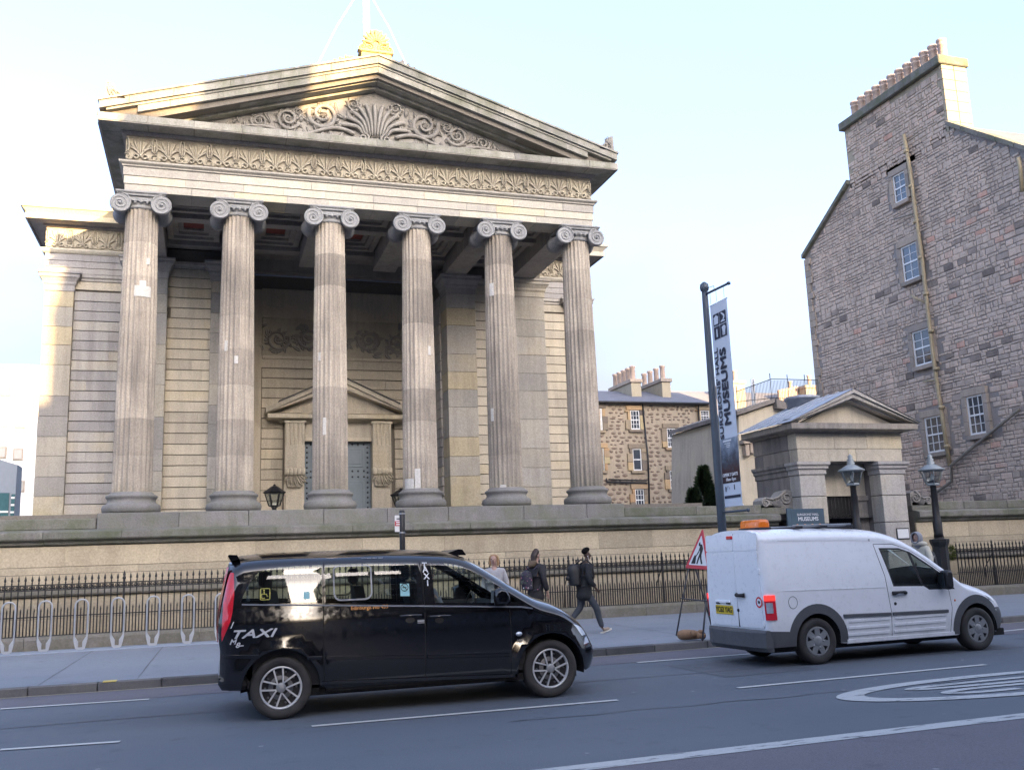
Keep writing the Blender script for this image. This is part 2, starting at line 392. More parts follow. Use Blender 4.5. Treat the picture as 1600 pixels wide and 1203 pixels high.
sheet('ground', [(-600, -300), (600, -300), (600, 900), (-600, 900)], -0.03, M_road)
KERB = [(-60, 15.3), (-20, 15.25), (-2.7, 15.22), (2, 15.14), (6.2, 15.12), (10.5, 15.38), (15.5, 15.88), (22, 16.55), (40, 18.4), (80, 22.0)]
def kerb_y(x):
    for (a, b), (c, d) in zip(KERB, KERB[1:]):
        if x <= c: return b + (d - b) * (x - a) / (c - a)
    return KERB[-1][1]
def strip(name, xs, f0, f1, z, mat, kind='structure', z1=None):
    mb = MB(); vs = []
    for x in xs: vs += [(x, f0(x), z), (x, f1(x), z if z1 is None else z1)]
    mb.add(vs, [(2 * i, 2 * i + 2, 2 * i + 3, 2 * i + 1) for i in range(len(xs) - 1)])
    return mb.build(name, mat, kind=kind)
XS = [-60, -30, -15, -8, -4, -2, 0, 2, 4, 6, 8, 10, 12, 14, 16, 18, 20, 24, 30, 40, 60, 80]
strip('road', XS, lambda x: -0.6, lambda x: kerb_y(x) - 0.02, 0.0, M_road)
strip('cycle_lane', XS, lambda x: min(13.98, kerb_y(x) - 1.2), lambda x: kerb_y(x) - 0.14, 0.004, M_redroad)
strip('bus_lane', XS, lambda x: -0.6, lambda x: 7.3 + 0.02 * x, 0.004, M_redroad)
strip('pavement', XS, lambda x: kerb_y(x) + 0.13, lambda x: 22.02, 0.12, M_pave, z1=0.135)
strip('near_pavement', XS, lambda x: -4.6, lambda x: -0.75, 0.12, M_pave)
# kerb stones
kr = thing('kerb', (0, 15.2, 0), 'grey granite kerb of long stones between pavement and road', 'kerb'); kr['kind'] = 'structure'
x = -14.0
while x < 44:
    ln = R.uniform(0.85, 1.1); x1 = x + ln - 0.012
    y0, y1 = kerb_y(x), kerb_y(x1); mb = MB()
    a = math.atan2(y1 - y0, x1 - x)
    M = Matrix.Translation((x, y0, 0)) @ Matrix.Rotation(a, 4, 'Z')
    mb.box(0, (x1 - x) / math.cos(a), -0.02, 0.125, -0.05, 0.122 + R.uniform(-0.003, 0.004), 0.012, M=M)
    mb.build('kerb_stone', M_kerb, kr); x += ln

# patches, tar seams and a gully let into the road
M_tar = plain('dark tar seam', (0.082, 0.090, 0.103), .65); M_rpat = asphalt('newer asphalt patch', [(0.076, 0.086, 0.10), (0.088, 0.098, 0.112)])
for (x0, x1, y0, y1) in ((-5.2, -2.2, 8.3, 9.6), (6.6, 8.1, 11.6, 13.2), (13.2, 17.5, 12.4, 13.3)):
    sheet('road_patch', [(x0, y0), (x1, y0 + .05), (x1 + .03, y1), (x0 - .04, y1 + .03)], 0.004, M_rpat)
def seam(pts, wd=.03):
    mb = MB(); vs = []
    for i, (x, y) in enumerate(pts):
        a, b = pts[max(0, i - 1)], pts[min(len(pts) - 1, i + 1)]; d = Vector((b[0] - a[0], b[1] - a[1])).normalized(); k = wd * R.uniform(.5, 1.2) / 2; vs += [(x - d.y * k, y + d.x * k, .006), (x + d.y * k, y - d.x * k, .006)]
    mb.add(vs, [(2 * i, 2 * i + 1, 2 * i + 3, 2 * i + 2) for i in range(len(pts) - 1)]); mb.build('tar_seam', M_tar, kind='structure')
for y0, xa, xb in ((12.2, -8, 22), (9.75, 3, 9)):
    seam([(xa + (xb - xa) * k / 40, y0 + .03 * math.sin(k * .8) + R.uniform(-.012, .012)) for k in range(41)])
for xs in (): seam([(xs + .06 * math.sin(k) + R.uniform(-.02, .02), 7.9 + 5.9 * k / 24) for k in range(25)], .022)

for k in range(17):                            # faint joints across the pavement
    x = -7 + k * 2.15 + R.uniform(-.5, .5); mb = MB(); vs = []
    for q in range(15):
        y = kerb_y(x) + .16 + q * (21.1 - kerb_y(x)) / 14; xx = x + (y - 15) * .02 + R.uniform(-.006, .006); z = .12 + .015 * (y - 15.3) / 6.7 + .003; h = R.uniform(.004, .012); vs += [(xx - h, y, z), (xx + h, y, z)]
    mb.add(vs, [(2 * i, 2 * i + 1, 2 * i + 3, 2 * i + 2) for i in range(14)]); mb.build('pavement_joint', M_tar, kind='structure')

# painted lines (each stripe is its own flat marking on the road)
def ground_px(px, py, z=0.0): return at(px, py, Z=z)
lines = thing('lane_markings', (5, 10.6, 0.0), 'white dashed lane lines painted along the dark road', 'road marking'); lines['kind'] = 'structure'
def dash(p, q, wd, mat=None, name='lane_dash'):
    a = Vector((p[0], p[1], 0)); b = Vector((q[0], q[1], 0)); d = (b - a).normalized(); n = Vector((-d.y, d.x, 0)) * wd / 2
    k = max(2, int((b - a).length / 0.5)); vs = []
    for i in range(k + 1):
        c = a + (b - a) * i / k
        vs += [c - n + Vector((0, 0, 0.008)), c + n + Vector((0, 0, 0.008))]
    mb = MB(); mb.add(vs, [(2 * i, 2 * i + 2, 2 * i + 3, 2 * i + 1) for i in range(k)])
    mb.build(name, mat or M_line, lines)
for p, q in (((0, 1108), (233, 1092.5)), ((996, 1035.3), (1175, 1021.5)), ((1555, 987.5), (1640, 979))):
    dash(ground_px(*p), ground_px(*q), 0.10)
dash((-7.5, 13.9), (-4.6, 13.9), 0.10)
for p, q in (((0, 1171.8), (187.5, 1159)), ((487, 1135), (965, 1094)), ((1153, 1075), (1540, 1038.6))):
    dash(ground_px(*p), ground_px(*q), 0.09)
dash((-6.5, 10.7), (-4.0, 10.7), 0.09); dash((14.0, 10.9), (17.5, 11.1), 0.09); dash((17, 14.1), (21, 14.4), .1)
dash((2.45, 7.40), (9.5, 7.62), 0.21, M_lineworn, 'centre_line'); dash((9.5, 7.62), (20, 8.05), 0.21, M_lineworn, 'centre_line'); dash((-9, 7.15), (2.45, 7.40), 0.21, M_lineworn, 'centre_line')
for i in range(len(XS) - 1):
    if -15 <= XS[i] < 24:
        dash((XS[i], kerb_y(XS[i]) - 0.11), (XS[i + 1], kerb_y(XS[i + 1]) - 0.11), 0.07, M_yell, 'kerb_line')
# speed roundel, seen from its side: long axis along the road, numerals read by traffic heading left
def stroke(mb, pts, wd):
    pts = [Vector((p[0], p[1], 0)) for p in pts]; vs = []; m = len(pts)
    for i, p in enumerate(pts):
        d = (pts[min(i + 1, m - 1)] - pts[max(i - 1, 0)]).normalized(); n = Vector((-d.y, d.x, 0))
        wy = wd if not callable(wd) else wd(i / (m - 1))
        e = Vector((n.x * wy * 1.9, n.y * wy, 0)) / 2
        vs += [p - e + Vector((0, 0, .008)), p + e + Vector((0, 0, .008))]
    mb.add(vs, [(2 * i, 2 * i + 2, 2 * i + 3, 2 * i + 1) for i in range(m - 1)])
rt = thing('speed_roundel', (9.6, 9.1, 0.0), 'white painted 20 speed roundel stretched along the road', 'road marking'); rt['kind'] = 'structure'
_e0 = ground_px(1306, 1086); _eu = ground_px(1600, 1050); _el = ground_px(1600, 1085)
RX0, RYC, RB, RA = _e0.x + 0.02, (_eu.y + _el.y) / 2, (_eu.y - _el.y) / 2, 2.6
RXC = RX0 + RA
mb = MB(); stroke(mb, [(RXC + RA * math.cos(a), RYC + 0.10 * (RXC - RX0) * 0 + RB * math.sin(a)) for a in [2 * pi * i / 72 for i in range(73)]], 0.19); mb.build('ring', M_lineworn, rt)
zx, zy, za, zb = RXC + 0.1, RYC + RB * 0.30, 1.75, RB * 0.17
mb = MB(); stroke(mb, [(zx + za * math.copysign(abs(math.cos(a)) ** 0.6, math.cos(a)), zy + zb * math.sin(a)) for a in [2 * pi * i / 48 for i in range(49)]], 0.11); mb.build('digit', M_lineworn, rt)
ty = RYC - RB * 0.30; tb = RB * 0.19
two = [(zx - 0.75, ty - tb)] + [(zx - 1.05 - 0.55 * math.sin(a), ty - tb * math.cos(a)) for a in [pi * i / 14 for i in range(15)]] + [(zx - 0.4, ty + tb * .9), (zx + 0.6, ty - tb * .2), (zx + 1.6, ty - tb), (zx + 1.66, ty), (zx + 1.66, ty + tb)]
mb = MB(); stroke(mb, two, 0.11); mb.build('digit', M_lineworn, rt)
mb = MB(); c = at(171, 1071, Y=15.2); mb.box(c.x - 0.09, c.x + 0.09, kerb_y(c.x) - 0.022, kerb_y(c.x) + 0.16, 0.119, 0.1275); mb.build('yellow_kerb_mark', M_yel2, label='small yellow paint mark on the kerb left of the black taxi', cat='kerb mark')

# ------------------------------------------------------------------ opposite side of the street (unseen, behind the viewer): tenements with a skyline shaped to shade the facade
M_opp = stone('brown tenement ashlar', [(0.09, 0.075, 0.062), (0.13, 0.11, 0.088), (0.17, 0.14, 0.11)], rnd=0.6, streak=0.3, bump=0.2)
M_opw = plain('dark shop glass', (0.03, 0.035, 0.04), 0.08)
def opposite(x0, x1, eave, ridge, name_label, chims=(), y0=-4.6, slope=None, yb=-15.4):
    """A tenement across the street; its ridge line (at Y=-10) is what throws the long evening shadow."""
    o = thing('tenement', ((x0 + x1) / 2, -10, 0), name_label, 'building', group='unseen tenements across the street shaped to cast the shadows')
    mb = MB(); mb.box(x0 + .005, x1 - .005, yb, y0, 0, eave); mb.build('wall', M_opp, o)
    mb = MB(); r0, r1 = (ridge, ridge) if slope is None else slope
    vs = [(x0, y0 + .3, eave), (x1, y0 + .3, eave), (x1, yb - .3, eave), (x0, yb - .3, eave), (x0, -10, r0), (x1, -10, r1)]
    mb.add(vs, [(0, 1, 5, 4), (2, 3, 4, 5), (0, 4, 3), (1, 2, 5)]); rf = mb.build('roof', M_slate, o)
    for cx, wd, top in chims:
        mb = MB(); mb.box(cx - wd / 2, cx + wd / 2, -10.5, -9.5, eave, top); mb.build('chimney', M_opp, rf)
    n = max(1, int((x1 - x0) / 2.6)); fl = int((eave - 4.2) / 3.3)
    for k in range(fl):
        for i in range(n):
            cx = x0 + (i + .5) * (x1 - x0) / n; z = 4.8 + k * 3.3
            mb = MB(); mb.box(cx - .55, cx + .55, y0 - .05, y0 + .02, z, z + 1.9); fr = mb.build('window', M_white, o)
            mb = MB(); mb.box(cx - .47, cx + .47, y0 - .02, y0 + .03, z + .08, z + 1.82); mb.build('pane', M_opw, fr)
    mb = MB(); mb.box(x0 + .4, x1 - .4, y0 - .02, y0 + .04, .6, 3.2); mb.build('shop_window', M_opw, o)
opposite(-60, -8, 10.5, 13.5, 'low brown tenement with wide slate roof')
opposite(-8, 1.8, 11.0, 13.4, 'low brown tenement beside the open gap')
opposite(3.35, 6.7, 11.0, 13.4, 'low brown tenement between the gap and the taller terrace')
opposite(6.7, 8.6, 16.2, 18.1, 'thin unseen slab shaped to shade the portico but not the wing', y0=-8.6, yb=-11.4)  # slab added for its shadow, kept thin so sun passes to the wing
opposite(8.6, 12.0, 16.2, 18.9, 'brown tenement with broad chimney stack sized to shade the pediment', chims=((9.85, 2.5, 20.9),))
opposite(12.0, 14.6, 16.2, 20.4, 'narrow brown tenement with ridge sloped to shade the pediment', slope=(19.0, 21.5))
opposite(14.6, 24.0, 18.0, 21.4, 'tall brown tenement with level ridge')
opposite(24.0, 37.5, 16.5, 19.4, 'long brown tenement with many windows')
opposite(37.5, 42.5, 16.5, 20.4, 'brown tenement with a sloping ridge and stack', chims=((40.2, 1.0, 21.6),), slope=(19.6, 20.8))
opposite(42.5, 90, 16.0, 19.4, 'far brown tenement along the street')
# ------------------------------------------------------------------ museum hall with its Ionic portico
CXM = 4.09                                   # axis of symmetry
COLX = [-1.69 + 2.31 * i for i in range(6)]; COLY = 24.05
FLOOR = 2.98; ARC0, ARC1, FRZ1 = 10.80, 11.56, 12.26
hall = thing('museum_hall', (CXM, 26, 0), 'grand classical sandstone hall with six fluted Ionic columns under a carved pediment', 'building')

def blocks(parent, x0, x1, z0, z1, yf, course, ln, mat, depth=0.10, bev=0.006, gap=0.020, skip=None, name='stone_block', lens=None, plane='y', hmat=None):
    """Courses of separate stone blocks standing proud of a recessed core; plane 'y' faces -y at yf, 'x' faces -x at yf."""
    n = max(1, round((z1 - z0) / course)); ch = (z1 - z0) / n; made = 0
    for k in range(n):
        za, zb = z0 + k * ch + gap, z0 + (k + 1) * ch - gap * .2
        x = x0 - (R.uniform(0, ln) if k % 2 else R.uniform(0, ln * .6))
        while x < x1:
            l = ln * R.uniform(0.75, 1.3); a, b = max(x, x0) + .0008, min(x + l, x1) - .0008; x += l
            if b - a < 0.12:
                if b > x1 - .13 and b - a > .02: pass
                else: continue
            segs = [(a, b)]
            if skip:
                for (sx0, sx1, sz0, sz1) in skip:
                    if zb > sz0 and za < sz1:
                        ns = []
                        for (p, q) in segs:
                            if q <= sx0 or p >= sx1: ns.append((p, q))
                            else:
                                if p < sx0 - .05: ns.append((p, sx0))
                                if q > sx1 + .05: ns.append((sx1, q))
                        segs = ns
            for p, q in segs:
                j = R.uniform(-.0015, .0015); mb = MB()
                if plane == 'y': mb.box(p, q, yf + j, yf + depth, za, zb, bev)
                else: mb.box(yf + j, yf + depth, p, q, za, zb, bev)
                mb.build(name, mat, parent); made += 1
    return made

# core masses
def core(name, x0, x1, y0, y1, z0, z1, mat, parent=None):
    mb = MB(); mb.box(x0, x1, y0, y1, z0, z1); return mb.build(name, mat, parent or hall)
M_joint = stone('dark joint mortar', [(0.16, 0.145, 0.125), (0.21, 0.19, 0.165)], rnd=.1, streak=.1, bump=.2)
core('podium', -4.9, 13.1, 23.62, 46, 0.0, FLOOR - .01, M_joint)
cw = core('wall', -2.40, 0.86, 29.20, 36, FLOOR, 11.2, M_joint); cw2 = core('wall', 7.31, 10.62, 29.20, 36, FLOOR, 11.2, M_joint)
rw = core('wall', 0.90, 7.28, 31.46, 36.1, FLOOR, 11.2, M_joint)
lw = core('wall', -4.85, -2.42, 31.10, 46, FLOOR, 12.2, M_joint); rwg = core('wall', 10.60, 13.03, 31.10, 46, FLOOR, 12.2, M_joint)
blocks(cw, -1.25, 0.0, 3.05, 10.30, 29.14, .312, 1.5, M_ash)
blocks(cw2, 8.24, 9.62, 3.05, 10.30, 29.14, .312, 1.6, M_ash)
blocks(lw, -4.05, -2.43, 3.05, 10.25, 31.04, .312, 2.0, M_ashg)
blocks(rwg, 10.64, 12.2, 3.05, 10.25, 31.04, .312, 2.0, M_ash)
blocks(rw, 1.62, 6.62, 3.05, 8.05, 31.40, .33, 2.6, M_ash, skip=[(2.30, 5.98, 0, 6.3)])
core('plain_pier', 0.93, 1.60, 31.36, 31.5, FLOOR, 10.7, M_ash); core('plain_pier', 6.64, 7.25, 31.36, 31.5, FLOOR, 10.7, M_ash)
core('plain_band', 1.6, 6.64, 31.38, 31.5, 8.07, 8.45, M_ash); core('plain_band', 1.6, 6.64, 31.38, 31.5, 9.75, 10.75, M_ash)
for x0, x1, y in ((-1.25, 0.0, 29.12), (8.24, 9.62, 29.12), (-4.05, -2.43, 31.02), (10.64, 12.2, 31.02)):
    mb = MB(); mb.box(x0, x1, y, y + .1, 10.31, 10.56); mb.build('plain_band', M_ash, hall)
    mb = MB(); mb.sweep([(0, 10.57), (.05, 10.60), (.05, 10.66), (.10, 10.70), (.10, 10.79), (0, 10.79)], 0, 0, [(x0, y + .06), (x1, y + .06)]); mb.build('wall_moulding', M_ashg, hall)
# recess reveal facing left, coursed
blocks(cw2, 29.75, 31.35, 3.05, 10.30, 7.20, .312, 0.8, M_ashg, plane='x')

# antae and wing pilasters: base, large blocks, capital
def anta(x0, x1, yf, depth=0.5):
    a = core('anta', x0 + .03, x1 - .03, yf + .03, yf + depth, FLOOR, 10.78, M_joint)
    mb = MB(); mb.sweep([(.10, FLOOR), (.10, FLOOR + .10), (.07, FLOOR + .17), (.05, FLOOR + .2), (.05, FLOOR + .26), (0.0, FLOOR + .32), (-.05, FLOOR + .32)], 0, 0, [(x0, yf + depth), (x0, yf), (x1, yf), (x1, yf + depth)]); mb.build('base', M_base, a)
    z = FLOOR + .32
    while z < 10.1:
        h = R.choice((.58, .62, .95)); zb = min(z + h, 10.2)
        if 10.2 - zb < .25: zb = 10.2
        mb = MB(); mb.box(x0, x1, yf, yf + depth, z + .004, zb - .004, .008); mb.build('stone_block', M_anta, a); z = zb
    mb = MB(); mb.sweep([(0, 10.2), (.02, 10.22), (.02, 10.38), (.06, 10.44), (.06, 10.50), (.12, 10.60), (.16, 10.63), (.16, 10.72), (.20, 10.74), (.20, 10.80), (0, 10.80)], 0, 0, [(x0, yf + depth), (x0, yf), (x1, yf), (x1, yf + depth)]); mb.build('capital', M_ashg, a)
for x0, x1 in ((-2.42, -1.25), (-.02, 0.92), (7.26, 8.24), (9.60, 10.64)): anta(x0, x1, 28.95, .8)
anta(-4.87, -4.05, 30.92, .4); anta(12.2, 13.05, 30.92, .4)

# stylobate blocks under the columns
x = -2.36
while x < 10.5:
    l = min(R.choice((1.55, 1.75, 2.0)), 10.62 - x); mb = MB(); mb.box(x + .004, x + l - .004, 23.36, 24.9, 2.60, FLOOR, .012); mb.build('stylobate_block', M_base, hall); x += l
core('portico_floor', -2.3, 10.55, 24.9, 31.3, 2.5, FLOOR - .005, M_base)

# columns: base, eight fluted drums, Ionic capital, repair patches
def shaft_r(z):
    t = (z - 3.45) / 7.0; return 0.450 - 0.072 * t - 0.012 * math.sin(pi * t) * -1
def drum_mesh(z0, z1):
    mb = MB(); nf, sub = 22, 6; n = nf * sub; zs = [z0, z0 + .006, (z0 + z1) / 2, z1 - .006, z1]; vs = []
    for j, z in enumerate(zs):
        q = 0.988 if j in (0, 4) else 1.0
        for i in range(n):
            a = 2 * pi * i / n; u = (i % sub) / sub
            fl = math.sin(pi * min(1, max(0, (u - .12) / .88))) if u > .12 else 0
            r = shaft_r(z) * q * (1 - 0.085 * fl)
            vs.append((r * math.cos(a), r * math.sin(a), z))
    mb.add(vs, [(j * n + i, j * n + (i + 1) % n, (j + 1) * n + (i + 1) % n, (j + 1) * n + i) for j in range(4) for i in range(n)])
    return mb.mesh('drum', M_col)
ZS = [3.45, 4.32, 5.2, 6.05, 6.95, 7.8, 8.7, 9.55, 10.40]
DRUMS = [drum_mesh(a, b) for a, b in zip(ZS, ZS[1:])]
mb = MB(); mb.lathe([(.60, 2.98), (.64, 3.03), (.655, 3.10), (.64, 3.17), (.60, 3.20), (.565, 3.21), (.535, 3.25), (.53, 3.29), (.55, 3.33), (.565, 3.345), (.575, 3.37), (.565, 3.40), (.53, 3.42), (.50, 3.43), (.485, 3.46), (.46, 3.475)], n=48); BASE = mb.mesh('base', M_base)
def capital_mesh():
    mb = MB(); ZC, XV, RV, D = 10.47, 0.475, 0.235, 0.43
    mb.lathe([(.375, 10.38), (.40, 10.41), (.41, 10.44), (.385, 10.46), (.40, 10.50), (.47, 10.58), (.48, 10.62)], n=40)
    for i in range(20):                        # egg ring
        a = 2 * pi * i / 20; c = Vector((.445 * math.cos(a), .445 * math.sin(a), 10.545)); k = 6
        mb.lathe([(0.001, -.06), (.035, -.035), (.045, 0), (.035, .035), (.001, .05)], c=c, n=k, cap=False)
    for sx in (-1, 1):
        # bolster: waisted roll joining front and back volutes
        prof = [(RV, -D + .05), (RV * .93, -D + .10), (RV * .72, -.16), (RV * .62, -.05), (RV * .66, 0), (RV * .62, .05), (RV * .72, .16), (RV * .93, D - .10), (RV, D - .05)]
        mb.lathe(prof, c=(sx * XV, 0, ZC), n=28, axis='y')
        for sy in (-1, 1):
            mb.lathe([(RV, -.05), (RV, .03), (RV * .96, .05), (.001, .035)] if sy > 0 else [(.001, -.035), (RV * .96, -.05), (RV, -.03), (RV, .05)], c=(sx * XV, sy * D, ZC), n=32, axis='y', smooth=False)
            pts = []; rr = []
            for i in range(64):                # raised spiral fillet
                t = i / 63; a = sx * (pi / 2 + 0) * 0 + pi / 2 - sx * (-1) * 0; ang = pi / 2 + sx * t * 2.6 * 2 * pi * -1 * -1
                r = RV * (0.96 * (1 - t) ** 1.15 + 0.14)
                pts.append((sx * XV + r * math.cos(ang - (0 if sx > 0 else 0)) , sy * (D + .045), ZC + r * math.sin(ang))); rr.append(.024 - .010 * t)
            mb.tube(pts, rr, 5)
            mb.lathe([(.001, -.03), (.03, -.02), (.04, 0.0)] if sy < 0 else [(.04, 0), (.03, .02), (.001, .03)], c=(sx * XV, sy * (D + .06), ZC), n=10, axis='y')
    for sy in (-1, 1):                         # canal sagging between the volutes with its raised borders
        top, bot = [], []
        for i in range(13):
            u = -1 + i / 6; top.append((u * XV, ZC + RV)); bot.append((u * XV, ZC + .06 + .07 * u * u + .02))
        mb.prism(top + bot[::-1], sy * (D - .0), sy * (D - .12) , 'xz')
        mb.tube([(p[0], sy * (D + .03), p[1] - .012) for p in top], .026, 5); mb.tube([(p[0], sy * (D + .02), p[1]) for p in bot], .018, 5)
    mb.box(-.47, .47, -.36, .36, 10.60, 10.70); mb.box(-.56, .56, -.48, .48, 10.706, 10.735, .01); mb.box(-.59, .59, -.51, .51, 10.738, 10.797, .015)
    return mb.mesh('capital', M_cap)
CAPITAL = capital_mesh()
COLS = []
for i, cx in enumerate(COLX):
    e = bpy.data.objects.new('column', None); C.objects.link(e); e.parent = hall
    e.matrix_parent_inverse = W[hall].inverted(); e.matrix_basis = Matrix.Translation((cx, COLY, 0)); W[e] = e.matrix_basis.copy()
    COLS.append(e); rot = Matrix.Rotation(2 * pi / 22 * R.randint(0, 21), 4, 'Z')
    put(BASE, 'base', e, True)
    for d in DRUMS: put(d, 'drum', e, True, M=rot)
    put(CAPITAL, 'capital', e, True)
def patch_stone(ci, px, py0, py1, wpx):
    """A squared pale stone let into the shaft."""
    e = COLS[ci]; p0 = at(px, py1, Y=COLY - .42); p1 = at(px, py0, Y=COLY - .42); wd = wpx * 0.0151
    u = (p0.x - COLX[ci]) ; r = shaft_r((p0.z + p1.z) / 2); a0 = math.asin(max(-.95, min(.95, u / r)))
    da = wd / r / 2 / max(.4, math.cos(a0)); mb = MB(); vs = []; n = max(2, int(da * 2 / .1))
    for z in (p0.z, p1.z):
        for k in range(n + 1):
            a = a0 - da + 2 * da * k / n; rr = shaft_r(z) + .004
            vs.append((rr * math.sin(a), -rr * math.cos(a), z))
    for z in (p0.z, p1.z):
        for k in range(n + 1):
            a = a0 - da + 2 * da * k / n; vs.append(((r - .06) * math.sin(a), -(r - .06) * math.cos(a), z))
    m = n + 1; fs = [(k, k + 1, m + k + 1, m + k) for k in range(n)] + [(2 * m + k, 2 * m + k + 1, k + 1, k) for k in range(n)] + [(m + k, m + k + 1, 3 * m + k + 1, 3 * m + k) for k in range(n)]
    fs += [(0, m, 3 * m, 2 * m), (n, 2 * m + n, 3 * m + n, m + n)]
    mb.add(vs, fs); mb.build('repair_patch', M_patch, e, True)
for a in ((0, 223, 438, 446, 10), (0, 223, 446, 463, 25), (1, 353, 531, 547, 4), (1, 369, 556, 568, 6), (2, 507, 652, 679, 5), (3, 641, 747, 765, 12), (3, 653, 732, 765, 9), (4, 771, 440, 460, 6), (4, 773, 636, 656, 3), (4, 787, 757, 768, 9), (3, 672, 540, 554, 5), (0, 231, 402, 412, 5), (2, 500, 549, 562, 3)): patch_stone(*a)

# entablature
PATH = [(-2.13, 30.9), (-2.13, 23.62), (10.31, 23.62), (10.31, 30.9)]
ar = core('architrave', -2.05, 10.23, 23.70, 24.42, ARC0 + .012, FRZ1 + .03, M_joint)
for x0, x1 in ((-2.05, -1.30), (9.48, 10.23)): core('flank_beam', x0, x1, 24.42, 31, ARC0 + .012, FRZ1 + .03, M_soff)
zb = [ARC0, 10.99, 11.20, 11.42]
for k in range(3):
    x = -2.13 + .02 * (2 - k) ; xe = 10.31 - .02 * (2 - k); xs = [x] + [c + R.uniform(-.15, .15) for c in [(-.55), .6, 1.75, 2.9, 4.1, 5.2, 6.4, 7.5, 8.7]] + [xe]
    if k == 2: xs = [x] + [c + R.uniform(-.15, .15) for c in (.0, 2.3, 3.3, 5.4, 7.8, 9.3)] + [xe]
    for a, b in zip(xs, xs[1:]):
        mb = MB(); mb.box(a + .002, b - .002, 23.66 - .02 * k, 24.40 - .01 * k if k == 0 else 23.74, zb[k] + .006, zb[k + 1] - .002, .006); mb.build('stone_block', M_ent, ar)
    for xx, sgn in ((-2.09 - .02 * k, 1), (10.27 + .02 * k, -1)):
        a, b = sorted((xx, xx + sgn * .06)); mb = MB(); mb.box(a, b, 23.70, 30.9, zb[k] + .006, zb[k + 1] - .002); mb.build('flank_band', M_ent, ar)
mb = MB(); mb.sweep([(.0, 11.425), (.03, 11.44), (.03, 11.47), (.08, 11.50), (.10, 11.52), (.10, 11.56), (-.1, 11.56)], 0, 0, PATH); mb.build('architrave_moulding', M_ent, hall)
fz = core('frieze', -2.08, 10.26, 23.66, 23.80, ARC1 + .004, FRZ1, M_carvw)

def palmette_mesh(mat, H=.60, Wd=.34):
    mb = MB()
    for i in range(-4, 5):
        a = i * rad(16); l = H * (.80 - .021 * i * i); base = Vector((.010 * i, .16 * H + .010 * i * i)); dr = Vector((math.sin(a), math.cos(a)))
        nrm = Vector((dr.y, -dr.x)); vs = []; seg = 5
        for k in range(seg + 1):
            t = k / seg; wd = .040 * H / .6 * (.30 + .70 * t) * min(1, (1 - t) * 5 + .02) ** .5 + .003; bend = .06 * H * t * t * (1 if i > 0 else -1 if i < 0 else 0)
            c = base + dr * (l * t) + nrm * bend; hh = .035 * math.sin(pi * min(.93, t * .8 + .18)) + .012
            for s_, y in ((-1, 0.0), (-.45, -hh), (.45, -hh), (1, 0.0)):
                q = c + nrm * wd * s_; vs.append((q.x, y, q.y))
        mb.add(vs, [(4 * k + j, 4 * k + 4 + j, 4 * k + 5 + j, 4 * k + 1 + j) for k in range(seg) for j in range(3)] + [(4 * seg, 4 * seg + 3, 4 * seg + 2, 4 * seg + 1)])
    for s_ in (-1, 1):
        mb.tube([(s_ * (.10 + .075 * math.cos(a) * (1 - a / 12)), -.025, .085 + .075 * math.sin(a) * (1 - a / 12)) for a in [k * .5 for k in range(-1, 14)]], .020, 5)
        mb.tube([(s_ * (.17 + t * .17), -.02, .05 - .03 * math.sin(t * pi)) for t in [k / 5 for k in range(6)]], .016, 5)
        mb.tube([(s_ * (.31 - .055 * math.cos(a)), -.02, .12 + .055 * math.sin(a)) for a in [k * .55 for k in range(-2, 6)]], .014, 5)
        # half of the lotus U between two palmettes
        mb.tube([(s_ * .335, -.02, H * .98), (s_ * .285, -.035, H * .92), (s_ * .262, -.04, H * .6), (s_ * .275, -.04, H * .38), (s_ * .335, -.03, H * .30)], [.012, .022, .024, .022, .016], 5)
        mb.tube([(s_ * .335, -.02, H * .85), (s_ * .325, -.035, H * .5), (s_ * .335, -.02, H * .36)], .016, 5)
    mb.lathe([(.001, -.05), (.05, -.03), (.055, 0)], c=(0, 0, .13), n=8, axis='y', cap=False)
    mb.v = [(x, y * 1.5, z) for x, y, z in mb.v]
    return mb.mesh('palmette', mat)
PALM = palmette_mesh(M_carvw)
for i in range(19):
    put(PALM, 'palmette', fz, M=Matrix.Translation((-2.09 + .343 + (10.35 - .686) / 18 * 0 + i * (12.34 - .686) / 18, 23.655, ARC1 + .045)))
mb = MB(); mb.box(-2.10, 10.28, 23.63, 23.68, ARC1 + .002, ARC1 + .035); mb.build('frieze_fillet', M_carvw, hall)

# horizontal cornice: bed mould, dark soffit, fascia blocks
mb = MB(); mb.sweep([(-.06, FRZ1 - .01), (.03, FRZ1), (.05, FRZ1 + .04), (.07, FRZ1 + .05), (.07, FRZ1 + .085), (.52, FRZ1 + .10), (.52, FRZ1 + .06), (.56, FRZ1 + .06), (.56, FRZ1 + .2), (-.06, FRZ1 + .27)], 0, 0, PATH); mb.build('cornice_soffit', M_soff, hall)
def run(x0, x1, ln, fn):
    x = x0
    while x < x1 - .01:
        b = x + ln * R.uniform(.85, 1.15)
        if x1 - b < ln * .45: b = x1
        fn(x + .004, b - .004); x = b
co = core('cornice', -2.6, 10.8, 23.10, 24.2, 12.34, 12.50, M_joint)
run(-2.70, 10.88, 1.25, lambda a, b: MB().box(a, b, 23.045, 23.7, 12.335, 12.525, .012).build('cornice_block', M_corn, co))
for s_ in (-1, 1):
    xx = -2.70 if s_ < 0 else 10.88
    mb = MB(); mb.box(min(xx, xx - s_ * .5), max(xx, xx - s_ * .5), 23.7, 30.4, 12.335, 12.525); mb.build('cornice_flank', M_corn, co)
    mb = MB(); mb.prism([(xx + s_ * .06, 12.53), (xx - s_ * .5, 12.53), (xx - s_ * .5, 12.86), (xx + s_ * .10, 12.84), (xx + s_ * .09, 12.76), (xx + s_ * .02, 12.66)], 23.72, 30.4, 'xz'); mb.build('gutter_flank', M_corn, co)

